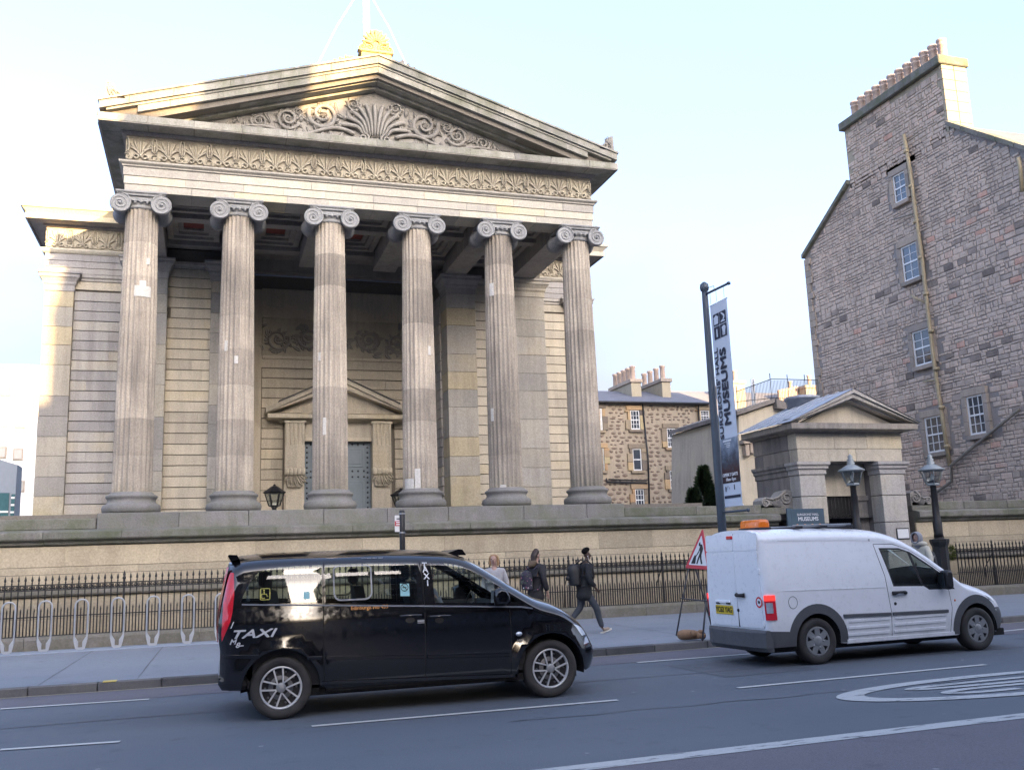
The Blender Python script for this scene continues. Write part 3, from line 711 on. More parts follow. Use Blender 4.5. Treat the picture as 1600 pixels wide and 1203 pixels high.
# pediment
SL = (14.91 - 12.85) / (CXM + 2.62)
def rk(x): return 14.91 - SL * abs(x - CXM)
ty = MB(); ty.prism([(-2.2, 12.5), (10.4, 12.5), (CXM, 14.5)], 23.78, 24.3, 'xz'); tymp = ty.build('tympanum', M_carv, hall)
rc = MB(); rc.prism([(-2.5, 12.55), (-2.45, rk(-2.45) - .12), (CXM, 14.79), (10.62, rk(10.62) - .12), (10.68, 12.55), (9.7, 12.55), (CXM, 14.33), (-1.5, 12.55)], 23.20, 24.2, 'xz'); rake = rc.build('raking_cornice', M_joint, hall)
def rblock(a, b, t0, t1, y0, y1, name):
    for p, q in ([(a, b)] if (a - CXM) * (b - CXM) >= 0 else [(a, CXM), (CXM, b)]):
        pl = [(p, rk(p) - t1), (q, rk(q) - t1), (q, rk(q) - t0), (p, rk(p) - t0)]
        pl = [(x_, max(z_, 12.53)) for x_, z_ in pl]
        mb = MB(); mb.prism(pl, y0, y1, 'xz'); mb.build(name, M_corn, rake)
for sgn in (-1, 1):
    def f(t0, t1, y0, y1, xe, ln, name):
        run(0, xe, ln, lambda a, b: rblock(*sorted((CXM + sgn * a, CXM + sgn * b)), t0, t1, y0, y1, name))
    f(0.0, .05, 22.96, 24.2, 6.79, 1.15, 'cope_block')
    f(.055, .24, 23.00, 24.15, 6.76, 1.15, 'cornice_block')
    f(.245, .30, 23.06, 24.1, 6.6, 6.6, 'cornice_fillet')
    f(.305, .47, 23.09, 24.1, 5.9, 1.3, 'cornice_block')
    f(.475, .62, 23.30, 24.0, 5.6, 5.6, 'bed_moulding')
    f(.62, .70, 23.55, 24.0, 5.2, 5.2, 'bed_moulding')
rf = MB()
rf.add([(-2.5, 24.15, rk(-2.5) - .1), (CXM, 24.15, 14.82), (CXM, 46, 14.82), (-2.5, 46, rk(-2.5) - .1), (10.68, 24.15, rk(10.68) - .1), (10.68, 46, rk(10.68) - .1)], [(0, 1, 2, 3), (1, 4, 5, 2)]); rf.build('roof', M_slate, hall)

def spiral(cx, cz, r0, turns, sgn, a0, r1=.12):
    n = int(turns * 22); return [(cx + (r0 * (1 - i / n) + r0 * r1 * (i / n)) * math.cos(a0 + sgn * 2 * pi * turns * i / n), cz + (r0 * (1 - i / n) + r0 * r1 * (i / n)) * math.sin(a0 + sgn * 2 * pi * turns * i / n)) for i in range(n + 1)]
def leaf(mb, x, z, ang, l, wd, y, h=.05):
    """A ridged, curled acanthus lobe lying on the wall face."""
    d = Vector((math.cos(ang), math.sin(ang))); nn = Vector((-d.y, d.x)); vs = []; seg = 5
    for k in range(seg + 1):
        t = k / seg; w_ = wd * math.sin(pi * (t * .88 + .10)) ; c = Vector((x, z)) + d * l * t + nn * (.25 * l * t * t)
        hh = h * (.4 + .6 * math.sin(pi * min(1, t + .15)))
        for s_, k2 in ((-1, .15), (-.5, .9), (0, .55), (.5, .9), (1, .15)):
            q = c + nn * w_ * s_; vs.append((q.x, y - hh * k2, q.y))
    mb.add(vs, [(5 * k + j, 5 * k + j + 1, 5 * k + 6 + j, 5 * k + 5 + j) for k in range(seg) for j in range(4)])
def scroll(mb, cx, cz, r, sgn, a0, y, turns=1.9, tr=.17):
    p = spiral(cx, cz, r, turns, sgn, a0); n = len(p)
    mb.tube([(q[0], y - .03 - .05 * i / n, q[1]) for i, q in enumerate(p)], [r * tr * (1 - .55 * i / n) for i in range(n)], 7)
    for k in range(13):
        i = int(k * n / 13 * .66); q = p[i]; an = math.atan2(q[1] - cz, q[0] - cx)
        leaf(mb, q[0], q[1], an + sgn * .9, r * .50, r * .16, y, r * .22)
    for k in range(6):
        an = k * pi / 3; leaf(mb, cx, cz, an, r * .27, r * .10, y - .03, r * .16)
    mb.lathe([(.001, -.10 * r - .05), (.09 * r, -.06), (.11 * r, 0)], c=(cx, y, cz), n=8, axis='y', cap=False)
YT = 23.77
def T(px, py): p = at(px, py, Y=YT); return p.x, p.z
def mir(x): return 2 * CXM - x
L1 = [(505, 181, .40, 1, pi * .9), (450, 181, .30, -1, -.3), (405, 184, .21, 1, pi * .9), (552, 158, .20, -1, 0.2), (467, 166, .15, 1, 2.0)]
for px, py, r, sg, a0 in L1:
    cx, cz = T(px, py); cz = min(cz, rk(cx) - .80 - r * .8) if r < .35 else cz
    for side in (0, 1):
        mb = MB(); scroll(mb, mir(cx) if side else cx, cz, r, -sg if side else sg, (pi - a0) if side else a0, YT); mb.build('scroll', M_carv, tymp)
for side in (0, 1):
    mb = MB(); q = lambda x: mir(x) if side else x
    base = 12.64; st = []
    for i in range(40):
        t = i / 39; x = CXM - .55 - t * 4.2; st.append((q(x), YT - .05, base + .10 + .16 * (1 - t) * (1 + math.sin(t * 13)) + .02))
    mb.tube(st, [.06 * (1 - .7 * i / 39) for i in range(40)], 6)
    for i in range(26):
        t = i / 25; x = CXM - .7 - t * 3.9; h = (rk(x) - .75 - base)
        for zz in (base + .04, base + h * R.uniform(.35, .75)):
            a = R.uniform(.6, 2.6); leaf(mb, q(x), zz, a, min(.36, h * .55) * R.uniform(.7, 1), .075 * (1 - .4 * t), YT, .07)
    mb.build('acanthus_stem', M_carv, tymp)
mb = MB()                                      # central palmette with its curling fronds
for i in range(-5, 6):
    a = pi / 2 - i * rad(5.5); l = .92 - .012 * i * i
    p = [(CXM + .062 * i + math.cos(a) * l * t + .17 * i * max(0, t - .45) ** 1.5, YT - .05 - .05 * math.sin(pi * t), 12.90 + math.sin(a) * l * t - .012 * i * i * t * t) for t in [k / 8 for k in range(9)]]
    mb.tube(p, [.02 + .045 * (k / 8) ** .6 if k < 8 else .03 for k in range(9)], 6)
    mb.lathe([(.001, -.10), (.05, -.07), (.075, 0)], c=(p[-1][0], YT, p[-1][2] - .02), n=8, axis='y', cap=False)
for s_ in (-1, 1):
    for (ox, oz, r_) in ((.30, .06, .15), (.42, .34, .11), (.52, .62, .09)):
        p = spiral(CXM + s_ * ox, 12.78 + oz, r_, 1.6, s_, pi / 2 if s_ > 0 else pi / 2); mb.tube([(a, YT - .05, b) for a, b in p], [r_ * .26 * (1 - .4 * k / len(p)) for k in range(len(p))], 6)
leaf(mb, CXM - .09, 12.86, -pi / 2 + .2, .3, .12, YT, .1); leaf(mb, CXM + .09, 12.86, -pi / 2 - .2, .3, .12, YT, .1)
mb.build('central_palmette', M_carv, tymp)

# acroteria
def acroterion(cx, y, z, s, mat, name='acroterion', half=0):
    mb = MB(); mb.box(cx - .52 * s, cx + .52 * s, y - .16, y + .16, z - .35, z + .02, .02); mb.box(cx - .58 * s, cx + .58 * s, y - .2, y + .2, z + .02, z + .10, .02)
    ba = mb.build(name, mat if name == 'acroterion' else M_corn, hall)
    mb = MB(); ol = [(cx + s * .62 * math.cos(a), z + .10 + s * .32 * abs(math.sin(a)) ** .8) for a in [pi * k / 14 for k in range(15)]]
    mb.prism(ol, y - .10, y + .10, 'xz')
    ol = [(cx + s * .34 * math.cos(a), z + .42 * s + s * .52 * math.sin(a)) for a in [-.45 + (pi + .9) * k / 16 for k in range(17)]]; mb.prism(ol, y - .09, y + .09, 'xz')
    for i in range(-4, 5):
        a = pi / 2 - i * rad(21)
        for yy, sg in ((y - .09, -1), (y + .09, 1)):
            p = [(cx + math.cos(a) * s * (.12 + .46 * t) * (.66 if abs(i) else 1.0) ** (abs(i) / 8), yy + sg * .03, z + s * .40 + math.sin(a) * s * (.10 + .42 * t)) for t in (0, .25, .5, .75, 1)]
            mb.tube(p, [s * .03, s * .05, s * .065, s * .06, s * .03], 6)
    for s_ in (-1, 1):
        for r_, ox in ((.16, .22), (.15, .46)):
            p = spiral(cx + s_ * ox * s, z + .24 * s, r_ * s, 1.7, s_, pi / 2); mb.tube([(a, y - .11, b) for a, b in p], .035 * s, 6)
    mb.build('palmette', mat, ba)
acroterion(CXM, 23.5, 15.12, .78, M_sunochre)
for s_ in (-1, 1):
    mb = MB()
    for k in range(5):
        x = CXM + s_ * (.62 + .17 * k); zz = rk(x)
        p = spiral(x, zz + .14 - .015 * k, .13 - .012 * k, 1.4, -s_, pi / 2); mb.tube([(a, 23.45, b) for a, b in p], .042 - .004 * k, 6)
        leaf(mb, x, zz + .05, pi / 2 - s_ * .6, .30 - .03 * k, .10, 23.40, .08); mb.box(x - .10, x + .10, 23.38, 23.52, zz - .02, zz + .16 - .02 * k)
    mb.build('ridge_scroll', M_sunochre if s_ < 0 else M_carv, hall)  # left scroll takes the painted sunlit colour, the shaded right one stays grey
    cx = -2.38 if s_ < 0 else 10.60; z = rk(cx) ; mb = MB()
    ol = [(cx - s_ * .30, z - .02), (cx + s_ * .16, z - .06), (cx + s_ * .15, z + .22), (cx + s_ * .14, z + .40), (cx + s_ * .04, z + .36), (cx - s_ * .06, z + .20), (cx - s_ * .2, z + .10)]
    mb.prism(ol, 23.0, 23.35, 'xz')
    for k in range(4): leaf(mb, cx + s_ * .06, z + .02 + .03 * k, pi / 2 + s_ * (.25 * k), .34 - .04 * k, .05, 22.99, .05)
    for k in range(3): mb.tube([(cx - s_ * .22 + s_ * .1 * k, 22.99, z + .03), (cx - s_ * .12 + s_ * .09 * k, 22.98, z + .12 + .06 * k), (cx + s_ * .0 + s_ * .04 * k, 22.99, z + .18 + .09 * k)], .02, 5)
    mb.build('corner_acroterion', M_carv, hall)

# wing entablature, frieze and cornice
for x0, x1 in ((-4.95, -2.1), (10.28, 13.12)):
    yw = 30.95; pth = [(x0, 46), (x0, yw), (x1, yw), (x1, 46)]
    w1 = core('wing_entablature', x0 + .06, x1 - .06, yw + .07, 46, ARC0, 12.3, M_joint)
    for k in range(3):
        mb = MB(); mb.box(x0 + .03, x1 - .03, yw + .05 - .018 * k, yw + .2, zb[k] + .004, zb[k + 1] - .003, .006); mb.build('stone_block', M_ashg, w1)
    mb = MB(); mb.sweep([(0, 11.42), (.05, 11.46), (.09, 11.52), (.09, 11.56), (-.05, 11.56)], 0, 0, pth); mb.build('architrave_moulding', M_ent, w1)
    mb = MB(); mb.box(x0 + .03, x1 - .03, yw + .03, yw + .2, 11.565, 12.25); wf = mb.build('frieze', M_carvw, w1)
    mb = MB(); mb.sweep([(-.05, 12.25), (.04, 12.28), (.06, 12.34), (.44, 12.37), (.44, 12.33), (.48, 12.33)], 0, 0, pth); mb.build('cornice_soffit', M_soff, w1)
    mb = MB(); mb.sweep([(.48, 12.335), (.50, 12.34), (.50, 12.50), (.46, 12.51), (.50, 12.56), (.58, 12.66), (.62, 12.67), (.62, 12.76), (-.3, 12.80), (-.3, 12.34)], 0, 0, pth); mb.build('cornice', M_ent, w1)
    for i in range(4): put(PALM, 'palmette', wf, M=Matrix.Translation((x0 + .37 + i * (x1 - x0 - .74) / 3, yw + .03, ARC1 + .045)))
    core('wing_roof', x0, x1, yw + .4, 46, 12.7, 12.9, M_lead)

# portico ceiling: beams, coffers
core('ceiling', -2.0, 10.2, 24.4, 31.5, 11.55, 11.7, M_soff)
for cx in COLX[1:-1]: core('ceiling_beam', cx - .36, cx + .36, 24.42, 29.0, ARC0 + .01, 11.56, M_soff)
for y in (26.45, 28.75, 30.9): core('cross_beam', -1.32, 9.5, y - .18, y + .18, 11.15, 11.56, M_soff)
M_red = plain('dull red ceiling panel', (0.20, 0.055, 0.045), 0.8)
for i in range(5):
    cx = (COLX[i] + COLX[i + 1]) / 2
    for y0, y1 in ((24.65, 26.15), (26.75, 28.45)):
        mb = MB()
        for k, (ins, z0) in enumerate(((.0, 11.25), (.15, 11.33), (.28, 11.42))):
            a, b, c, d = cx - .72 + ins, cx + .72 - ins, y0 + ins, y1 - ins; t = .16
            mb.box(a, b, c, c + t, z0, 11.55); mb.box(a, b, d - t, d, z0, 11.55); mb.box(a, a + t, c + t, d - t, z0, 11.55); mb.box(b - t, b, c + t, d - t, z0, 11.55)
        cf = mb.build('coffer', M_soff, hall)
        mb = MB(); mb.box(cx - .29, cx + .29, y0 + .43, y1 - .43, 11.49, 11.54); mb.build('coffer_panel', M_red, cf)

# door, its surround, consoles and small pediment
DX0, DX1, DZ1, DY = 2.98, 5.16, 5.62, 31.32; DC = (DX0 + DX1) / 2
sr = MB()
sr.box(2.34, DX0, DY - .10, DY + .2, FLOOR, 6.25); sr.box(DX1, 5.82, DY - .10, DY + .2, FLOOR, 6.25); sr.box(DX0, DX1, DY - .10, DY + .2, DZ1, 6.25)
sur = sr.build('door_surround', M_ash, hall)
mb = MB(); mb.box(DX0 - .13, DX0 - .01, DY - .14, DY, FLOOR, DZ1 + .12); mb.box(DX1 + .01, DX1 + .13, DY - .14, DY, FLOOR, DZ1 + .12); mb.box(DX0 - .13, DX1 + .13, DY - .14, DY, DZ1 + .005, DZ1 + .12); mb.build('door_frame', M_ash, sur)
mb = MB(); mb.sweep([(0, 6.22), (.05, 6.24), (.08, 6.30), (.40, 6.32), (.42, 6.34), (.42, 6.46), (.46, 6.48), (0, 6.50)], 0, 0, [(2.2, DY + .1), (2.2, DY - .08), (5.98, DY - .08), (5.98, DY + .1)]); mb.build('door_cornice', M_ash, sur)
px0, px1, pz0, pz1 = 1.72, 6.46, 6.47, 7.72
def dr(x): return pz1 - (pz1 - pz0 - .16) * abs(x - DC) / ((px1 - px0) / 2)
mb = MB(); mb.prism([(px0 + .3, pz0), (px1 - .3, pz0), (DC, pz1 - .25)], DY - .12, DY + .1, 'xz'); mb.build('door_tympanum', M_ash, sur)
for sgn in (-1, 1):
    for t0, t1, yy in ((0, .15, DY - .56), (.152, .36, DY - .48)):
        e = px0 if sgn < 0 else px1; a, b = sorted((DC, e)); mb = MB(); mb.prism([(a, max(pz0, dr(a) - t1)), (b, max(pz0, dr(b) - t1)), (b, dr(b) - t0), (a, dr(a) - t0)], yy, DY + .1, 'xz'); mb.build('door_raking_cornice', M_ash, sur)
    e = px0 if sgn < 0 else px1; a, b = sorted((DC + sgn * 0.02, e - sgn * .4)); mb = MB(); mb.prism([(a, dr(a) + .002), (b, dr(b) + .002), (b, dr(b) + .05), (a, dr(a) + .05)], DY - .60, DY + .1, 'xz'); mb.build('lead_flashing', M_iron, sur)
for cx in (2.66, 5.48):                        # fluted console brackets
    mb = MB()
    for k in range(5):
        xx = cx - .26 + .13 * k; mb.tube([(xx, DY - .30, 6.22), (xx, DY - .27, 5.6), (xx, DY - .18, 4.95), (xx, DY - .16, 4.75)], .055, 6)
    mb.box(cx - .31, cx + .31, DY - .30, DY, 4.7, 6.24); mb.box(cx - .35, cx + .35, DY - .36, DY, 6.18, 6.27, .01)
    for k in range(5): mb.lathe([(.001, -.07), (.12, -.065), (.14, -.03), (.14, .03), (.12, .065), (.001, .07)], c=(cx - .26 + .13 * k, DY - .24, 4.62), n=12, axis='x')
    cn = mb.build('console', M_ash, sur)
    mb = MB()
    for k in range(-3, 4): leaf(mb, cx + .06 * k, 4.52, -pi / 2 + .28 * k, .42 - .02 * k * k, .08, DY - .2, .12)
    mb.lathe([(.28, -.02), (.25, .1), (.12, .2), (.001, .22)], c=(cx, DY - .12, 4.3), n=14, axis='z') if 0 else mb.box(cx - .24, cx + .24, DY - .2, DY, 4.12, 4.55, .03)
    mb.build('acanthus_leaf', M_carvw, cn)
    mb = MB(); mb.box(cx - .27, cx + .27, DY - .15, DY - .09, FLOOR + .05, 4.02, .01); mb.build('pilaster_panel', M_ash, sur)
M_door = plain('grey blue door paint', (0.14, 0.18, 0.215), 0.45, var=.08)
M_stud = plain('dark door stud', (0.02, 0.026, 0.035), 0.4)
STUD = MB().lathe([(.001, -.03), (.026, -.022), (.036, 0)], n=8, axis='y', cap=False).mesh('door_stud', M_stud)
for s_ in (-1, 1):
    a, b = (DX0, DC - .006) if s_ < 0 else (DC + .006, DX1)
    mb = MB(); mb.box(a, b, DY + .10, DY + .16, FLOOR, DZ1); lf = mb.build('door_leaf', M_door, hall)
    ia, ib = (a + .22, b - .10) if s_ < 0 else (a + .10, b - .22)
    for z0, z1 in ((FLOOR + .2, 4.35), (4.78, 5.42)):
        mb = MB(); mb.box(ia, ib, DY + .072, DY + .11, z0, z1, .015); mb.box(ia + .10, ib - .10, DY + .055, DY + .08, z0 + .1, z1 - .1, .012); mb.build('door_panel', M_door, lf)
    def stud(x, z): put(STUD, 'door_stud', lf, M=Matrix.Translation((x, DY + .10, z)))
    ox = a + .10 if s_ < 0 else b - .10; z = FLOOR + .15
    while z < DZ1 - .05: stud(ox, z); z += .165
    for k in range(5):
        for zz in (4.47, 4.66, DZ1 - .08): stud(ia + (ib - ia) * k / 4, zz)
# carved panel above the door
cp = core('carved_panel', 1.62, 6.62, 31.40, 31.5, 8.46, 9.74, M_carvw)
mb = MB(); mb.box(1.62, 6.62, 31.33, 31.5, 8.36, 8.455, .01); mb.box(1.62, 6.62, 31.35, 31.5, 9.745, 9.80, .01); mb.build('panel_fillet', M_ash, hall)
for i in range(5):
    mb = MB(); cx = 2.12 + i * 1.0; scroll(mb, cx, 9.05 + (.05 if i % 2 else -.03), .38, 1 if i % 2 else -1, pi * (.9 if i % 2 else .1), 31.40, 1.9, .15)
    for k in range(9): leaf(mb, cx - .5 + R.random(), 8.55 + R.random() * 1.0, R.uniform(0, 6.28), .3, .07, 31.40, .06)
    mb.build('scroll', M_carv, cp)
# ------------------------------------------------------------------ boundary wall, terrace, railings
sheet('terrace', [(-70, 23.5), (90, 23.5), (90, 120), (-70, 120)], 2.45, M_pave)
sheet('area_floor', [(-70, 22.3), (90, 22.3), (90, 23.6), (-70, 23.6)], 0.25, M_plinth)
def bwall(x0, x1, label, top_blocks):
    wl = thing('boundary_wall', ((x0 + x1) / 2, 23.4, 0.2), label, 'wall')
    mb = MB(); mb.box(x0, x1, 23.36, 23.9, 0, 2.62); mb.build('wall_core', M_joint, wl)
    blocks(wl, x0, x1, 1.36, 2.26, 23.30, .45, 2.0, M_bwall, gap=.006, bev=.006)
    blocks(wl, x0, x1, 0.25, 1.16, 23.27, .455, 1.8, M_bwall, gap=.006, bev=.006)
    def cope(a, b):
        mb = MB(); mb.prism([(23.32, 2.27), (23.24, 2.30), (23.22, 2.36), (23.12, 2.40), (23.10, 2.43), (23.10, 2.56), (23.16, 2.585), (23.4, 2.63), (23.9, 2.63), (23.9, 2.27)], a, b, 'yz'); mb.build('cope_stone', M_moss, wl)
    run(x0, x1, 1.7, cope)
    def strg(a, b):
        mb = MB(); mb.prism([(23.32, 1.17), (23.20, 1.19), (23.18, 1.23), (23.20, 1.33), (23.32, 1.355)], a, b, 'yz'); mb.build('string_course_stone', M_plinth, wl)
    run(x0, x1, 1.9, strg)
    for a, b in top_blocks:
        run(a, b, 1.9, lambda p, q: MB().box(p, q, 23.40, 23.95, 2.63, 2.87, .015).build('parapet_block', M_moss, wl))
    return wl
bwall(-12, 15.25, 'long cream ashlar boundary wall with mossy cope below the columns', [(-12, -2.37), (10.63, 15.25)])
bwall(19.95, 30, 'short cream ashlar boundary wall right of the gatehouse', [(19.95, 30)])

SPEAR = MB(); SPEAR.box(-.0125, .0125, -.0125, .0125, .40, 1.49); SPEAR.lathe([(.009, 1.47), (.017, 1.48), (.017, 1.495), (.010, 1.51), (.026, 1.545), (.022, 1.57), (.001, 1.65)], n=5); SPEAR = SPEAR.mesh('bar', M_iron)
DOG = MB(); DOG.box(-.011, .011, -.011, .011, .40, .90); DOG.lathe([(.008, .89), (.015, .91), (.012, .935), (.001, .985)], n=4); DOG = DOG.mesh('dog_bar', M_iron)
def railing(x0, x1, label):
    rl = thing('railing', ((x0 + x1) / 2, 22.2, .13), label, 'railing')
    n = int((x1 - x0) / .127)
    for i in range(n + 1):
        x = x0 + i * .127
        if i % 20 == 10:
            mb = MB(); mb.box(x - .022, x + .022, 22.178, 22.222, .40, 1.52); mb.lathe([(.02, 1.5), (.035, 1.52), (.035, 1.55), (.02, 1.57), (.03, 1.61), (.001, 1.70)], c=(x, 22.2, 0), n=8); st = mb.build('standard', M_iron, rl)
            mb = MB(); mb.tube([(x, 22.22, 1.3), (x, 22.55, .9), (x, 22.62, .3)], .014, 5); mb.build('stay', M_iron, st)
        else: put(SPEAR, 'bar', rl, M=Matrix.Translation((x, 22.2, 0)))
        if i < n: put(DOG, 'dog_bar', rl, M=Matrix.Translation((x + .0635, 22.2, 0)))
    for z, h in ((1.445, .026), (1.34, .026), (.80, .020), (.415, .016), (1.655, .008)):
        mb = MB(); mb.box(x0 - .05, x1 + .05, 22.2 - .018, 22.2 + .018, z - h / 2, z + h / 2); mb.build('rail', M_iron, rl)
    mb = MB(); k = int((x1 - x0) / .0635)
    for i in range(k):
        x = x0 + i * .0635; mb.tube([(x + .016 * math.cos(a) + .032, 22.2, 1.3925 + .034 * math.sin(a)) for a in [2 * pi * q / 6 for q in range(6)]], .013, 3, closed=True)
    sb = mb.build('scroll_band', M_iron, rl); sb['kind'] = 'stuff'
    def pl(a, b):
        mb = MB(); mb.prism([(22.02, .10), (22.02, .34), (22.05, .40), (22.32, .42), (22.36, .40), (22.36, .1)], a, b, 'yz'); mb.build('plinth_stone', M_plinth, rl)
    run(x0 - .1, x1 + .1, 1.5, pl)
railing(-8.0, 15.0, 'long black iron spear railing on a mossy stone plinth in front of the hall')
railing(20.3, 27.0, 'short black iron railing right of the ornate lamp post')
# ------------------------------------------------------------------ vehicles
M_blk = plain('glossy black car paint', (0.005, 0.005, 0.007), 0.06, 0, 0.05, spec=0.9, dirt=0.05)
M_wpt = plain('white van paint', (0.85, 0.865, 0.885), 0.30, 0, 0.03, coat=0.5, dirt=0.35)
M_trim = plain('grey plastic cladding', (0.085, 0.09, 0.098), 0.6, 0, 0.12, dirt=0.25)
M_blkp = plain('black plastic trim', (0.013, 0.013, 0.015), 0.5, 0, 0.15)
M_blkg = plain('gloss black glazing edge', (0.008, 0.008, 0.010), 0.08, 0, 0.05, spec=0.6)
M_tyre = plain('tyre rubber', (0.022, 0.022, 0.023), 0.75, 0, 0.2, dirt=0.3)
M_alloy = plain('machined alloy', (0.66, 0.67, 0.69), 0.4, 0.6, 0.06)
M_rimd = plain('dark painted rim', (0.022, 0.022, 0.025), 0.35, 0.3, 0.1)
M_hubc = plain('dull silver wheel trim', (0.33, 0.335, 0.34), 0.42, 0.5, 0.18)
M_chrome = plain('satin trim strip', (0.42, 0.43, 0.45), 0.25, 0.9, 0.05)
M_belt = plain('grey belt strip', (0.22, 0.24, 0.28), .35, .2, .04)
M_red = plain('red lamp lens', (0.66, 0.018, 0.035), 0.12, 0, 0.15, coat=0.6)
M_redlit = plain('lit red lamp', (0.6, 0.02, 0.02), 0.2, 0, 0.1, emit=(1.0, 0.05, 0.04), es=.12)
M_clear = plain('clear lamp lens', (0.62, 0.66, 0.72), 0.08, 0.5, 0.2, coat=0.8, scale=14)
M_amber = plain('orange beacon lens', (0.75, 0.17, 0.015), 0.22, 0, 0.15, coat=0.4)
M_glass = glass('tinted vehicle glass', (0.74, 0.82, 0.76))
M_glasslt = glass('light vehicle glass', (0.84, 0.90, 0.86))
M_glassdk = glass('dark privacy glass', (0.58, 0.64, 0.62))
M_int = plain('dark grey cabin lining', (0.03, 0.03, 0.033), 0.85)
M_seat = plain('dark seat fabric', (0.025, 0.026, 0.032), 0.9)
M_sil = plain('silver lettering film', (0.60, 0.62, 0.65), 0.35, 0.3, 0.04)
M_wlet = plain('white lettering film', (0.75, 0.76, 0.78), 0.5, 0, 0.03)
M_oran = plain('orange lettering film', (0.62, 0.27, 0.07), 0.5)
M_cyan = plain('pale blue window sticker', (0.30, 0.58, 0.62), 0.5, 0, 0.05)
M_ygn = plain('yellow sticker line', (0.62, 0.56, 0.13), 0.5)
M_plate = plain('yellow number plate', (0.68, 0.48, 0.03), 0.4, 0, 0.06)
M_mirg = plain('mirror glass', (0.55, 0.62, 0.70), 0.03, 1.0, 0.02)

def lerp_tab(tab, x):
    if x <= tab[0][0]: return tab[0][1]
    for (a, b), (c, d) in zip(tab, tab[1:]):
        if x <= c: return b + (d - b) * (x - a) / (c - a) if c > a else d
    return tab[-1][1]
def smooth_tab(tab, k=0.12):
    f = lambda x: sum(lerp_tab(tab, x + k * d) * w_ for d, w_ in ((-1, .12), (-.5, .23), (0, .30), (.5, .23), (1, .12)))
    return f
def dens(poly, d):
    o = []
    for i, p in enumerate(poly):
        q = poly[(i + 1) % len(poly)]; l = math.hypot(q[0] - p[0], q[1] - p[1]); n = max(1, int(l / d))
        o += [(p[0] + (q[0] - p[0]) * k / n, p[1] + (q[1] - p[1]) * k / n) for k in range(n)]
    return o
def ribbon(pts, wd):
    L_, R_ = [], []
    for i, p in enumerate(pts):
        a = Vector(pts[max(0, i - 1)]); b = Vector(pts[min(len(pts) - 1, i + 1)]); d = (b - a).normalized(); n = Vector((-d.y, d.x)) * wd / 2
        L_.append((p[0] + n.x, p[1] + n.y)); R_.append((p[0] - n.x, p[1] - n.y))
    return L_ + R_[::-1]
def rrect(x0, x1, z0, z1, r, n=4):
    o = []
    for cx, cz, a in ((x1 - r, z1 - r, 0), (x0 + r, z1 - r, pi / 2), (x0 + r, z0 + r, pi), (x1 - r, z0 + r, 1.5 * pi)):
        o += [(cx + r * math.cos(a + pi / 2 * k / n), cz + r * math.sin(a + pi / 2 * k / n)) for k in range(n + 1)]
    return o
def cdt(domain, regions, grid):
    """Triangulate a flat domain with named regions; the last listed region that covers a face wins."""
    vs, fs = [], []
    for poly in [domain] + [r[1] for r in regions]:
        if sum(p[0] * q[1] - q[0] * p[1] for p, q in zip(poly, poly[1:] + poly[:1])) < 0: poly = poly[::-1]
        o = len(vs); vs += [Vector(p) for p in poly]; fs.append(list(range(o, o + len(poly))))
    vs += [Vector(g) for g in grid]
    ov, oe, of, a, b, src = delaunay_2d_cdt(vs, [], fs, 0, 1e-5)
    res = {}
    for f, s_ in zip(of, src):
        if 0 not in s_ : continue
        top = max(s_); res.setdefault('body' if top == 0 else regions[top - 1][0], []).append(f)
    return ov, res
def surf_mesh(name, uv, faces, fmap, mats, both=None, extra=None):
    """Map triangles through fmap(u, v) with analytic smooth normals. both: mirror to the other side as well."""
    used = sorted({i for f in faces for i in f}); ix = {i: k for k, i in enumerate(used)}
    V, NRM, FF = [], [], []; weld = {}
    for s_ in ((1, -1) if both else (1,)):
        o = 0; ix = {}
        for i in used:
            ix[i] = len(V)
            u, v = uv[i]; e = 2e-3; p = Vector(fmap(u, v)); n = (Vector(fmap(u + e, v)) - Vector(fmap(u - e, v))).cross(Vector(fmap(u, v + e)) - Vector(fmap(u, v - e)))
            n = n.normalized() if n.length > 0 else Vector((0, -1, 0))
            if abs(p.y) < 1e-4:
                key = (round(p.x, 4), round(p.z, 4))
                if key in weld: ix[i] = weld[key]; continue
                weld[key] = len(V)
            V.append((p.x, p.y * s_, p.z)); NRM.append(Vector((n.x, n.y * s_, n.z)))
        for f in faces: FF.append(tuple(ix[i] + o for i in (f if s_ > 0 else f[::-1])))
    if extra:
        o = len(V); V += extra[0]; NRM += extra[2]; FF += [tuple(i + o for i in f) for f in extra[1]]
    me = bpy.data.meshes.new(name); me.from_pydata(V, [], FF); me.materials.append(mats)
    me.polygons.foreach_set('use_smooth', [True] * len(FF)); me.update()
    me.normals_split_custom_set_from_vertices([tuple(n) for n in NRM])
    return me
class Shell:
    """Vehicle skin: side profile, plan taper and roof rounding give one surface over (x, v); v is height on the
    side and runs on from the roof rail (v = zc) to the centre line (v = zc + 1)."""
    def __init__(s, zt, r, ne, w, xr, xf, rc, rf): s.zt, s.r, s.ne, s.w, s.xr, s.xf, s.rc, s.rf = zt, r, ne, w, xr, xf, rc, rf
    def zc(s, x): return s.zt(x) - s.r(x)
    def map(s, x, v):
        zc = s.zc(x)
        if v <= zc: y, z = s.w(x, v), v
        else:
            ph = min(1.0, v - zc) * pi / 2; r = s.r(x); wc = s.w(x, zc)
            y = wc * max(0, math.cos(ph)) ** (2 / s.ne); z = zc + r * math.sin(ph) ** (2 / s.ne)
        k = 1.0
        for d, rr in ((x - s.xr(z), s.rc), (s.xf(z) - x, s.rf)):
            if d < rr:
                t = 1 - max(0.0, min(1.0, d / rr)); k -= rr * (1 - math.sqrt(max(0.0, 1 - t * t * .96))) / 0.95
        return (x, -y * k, z)

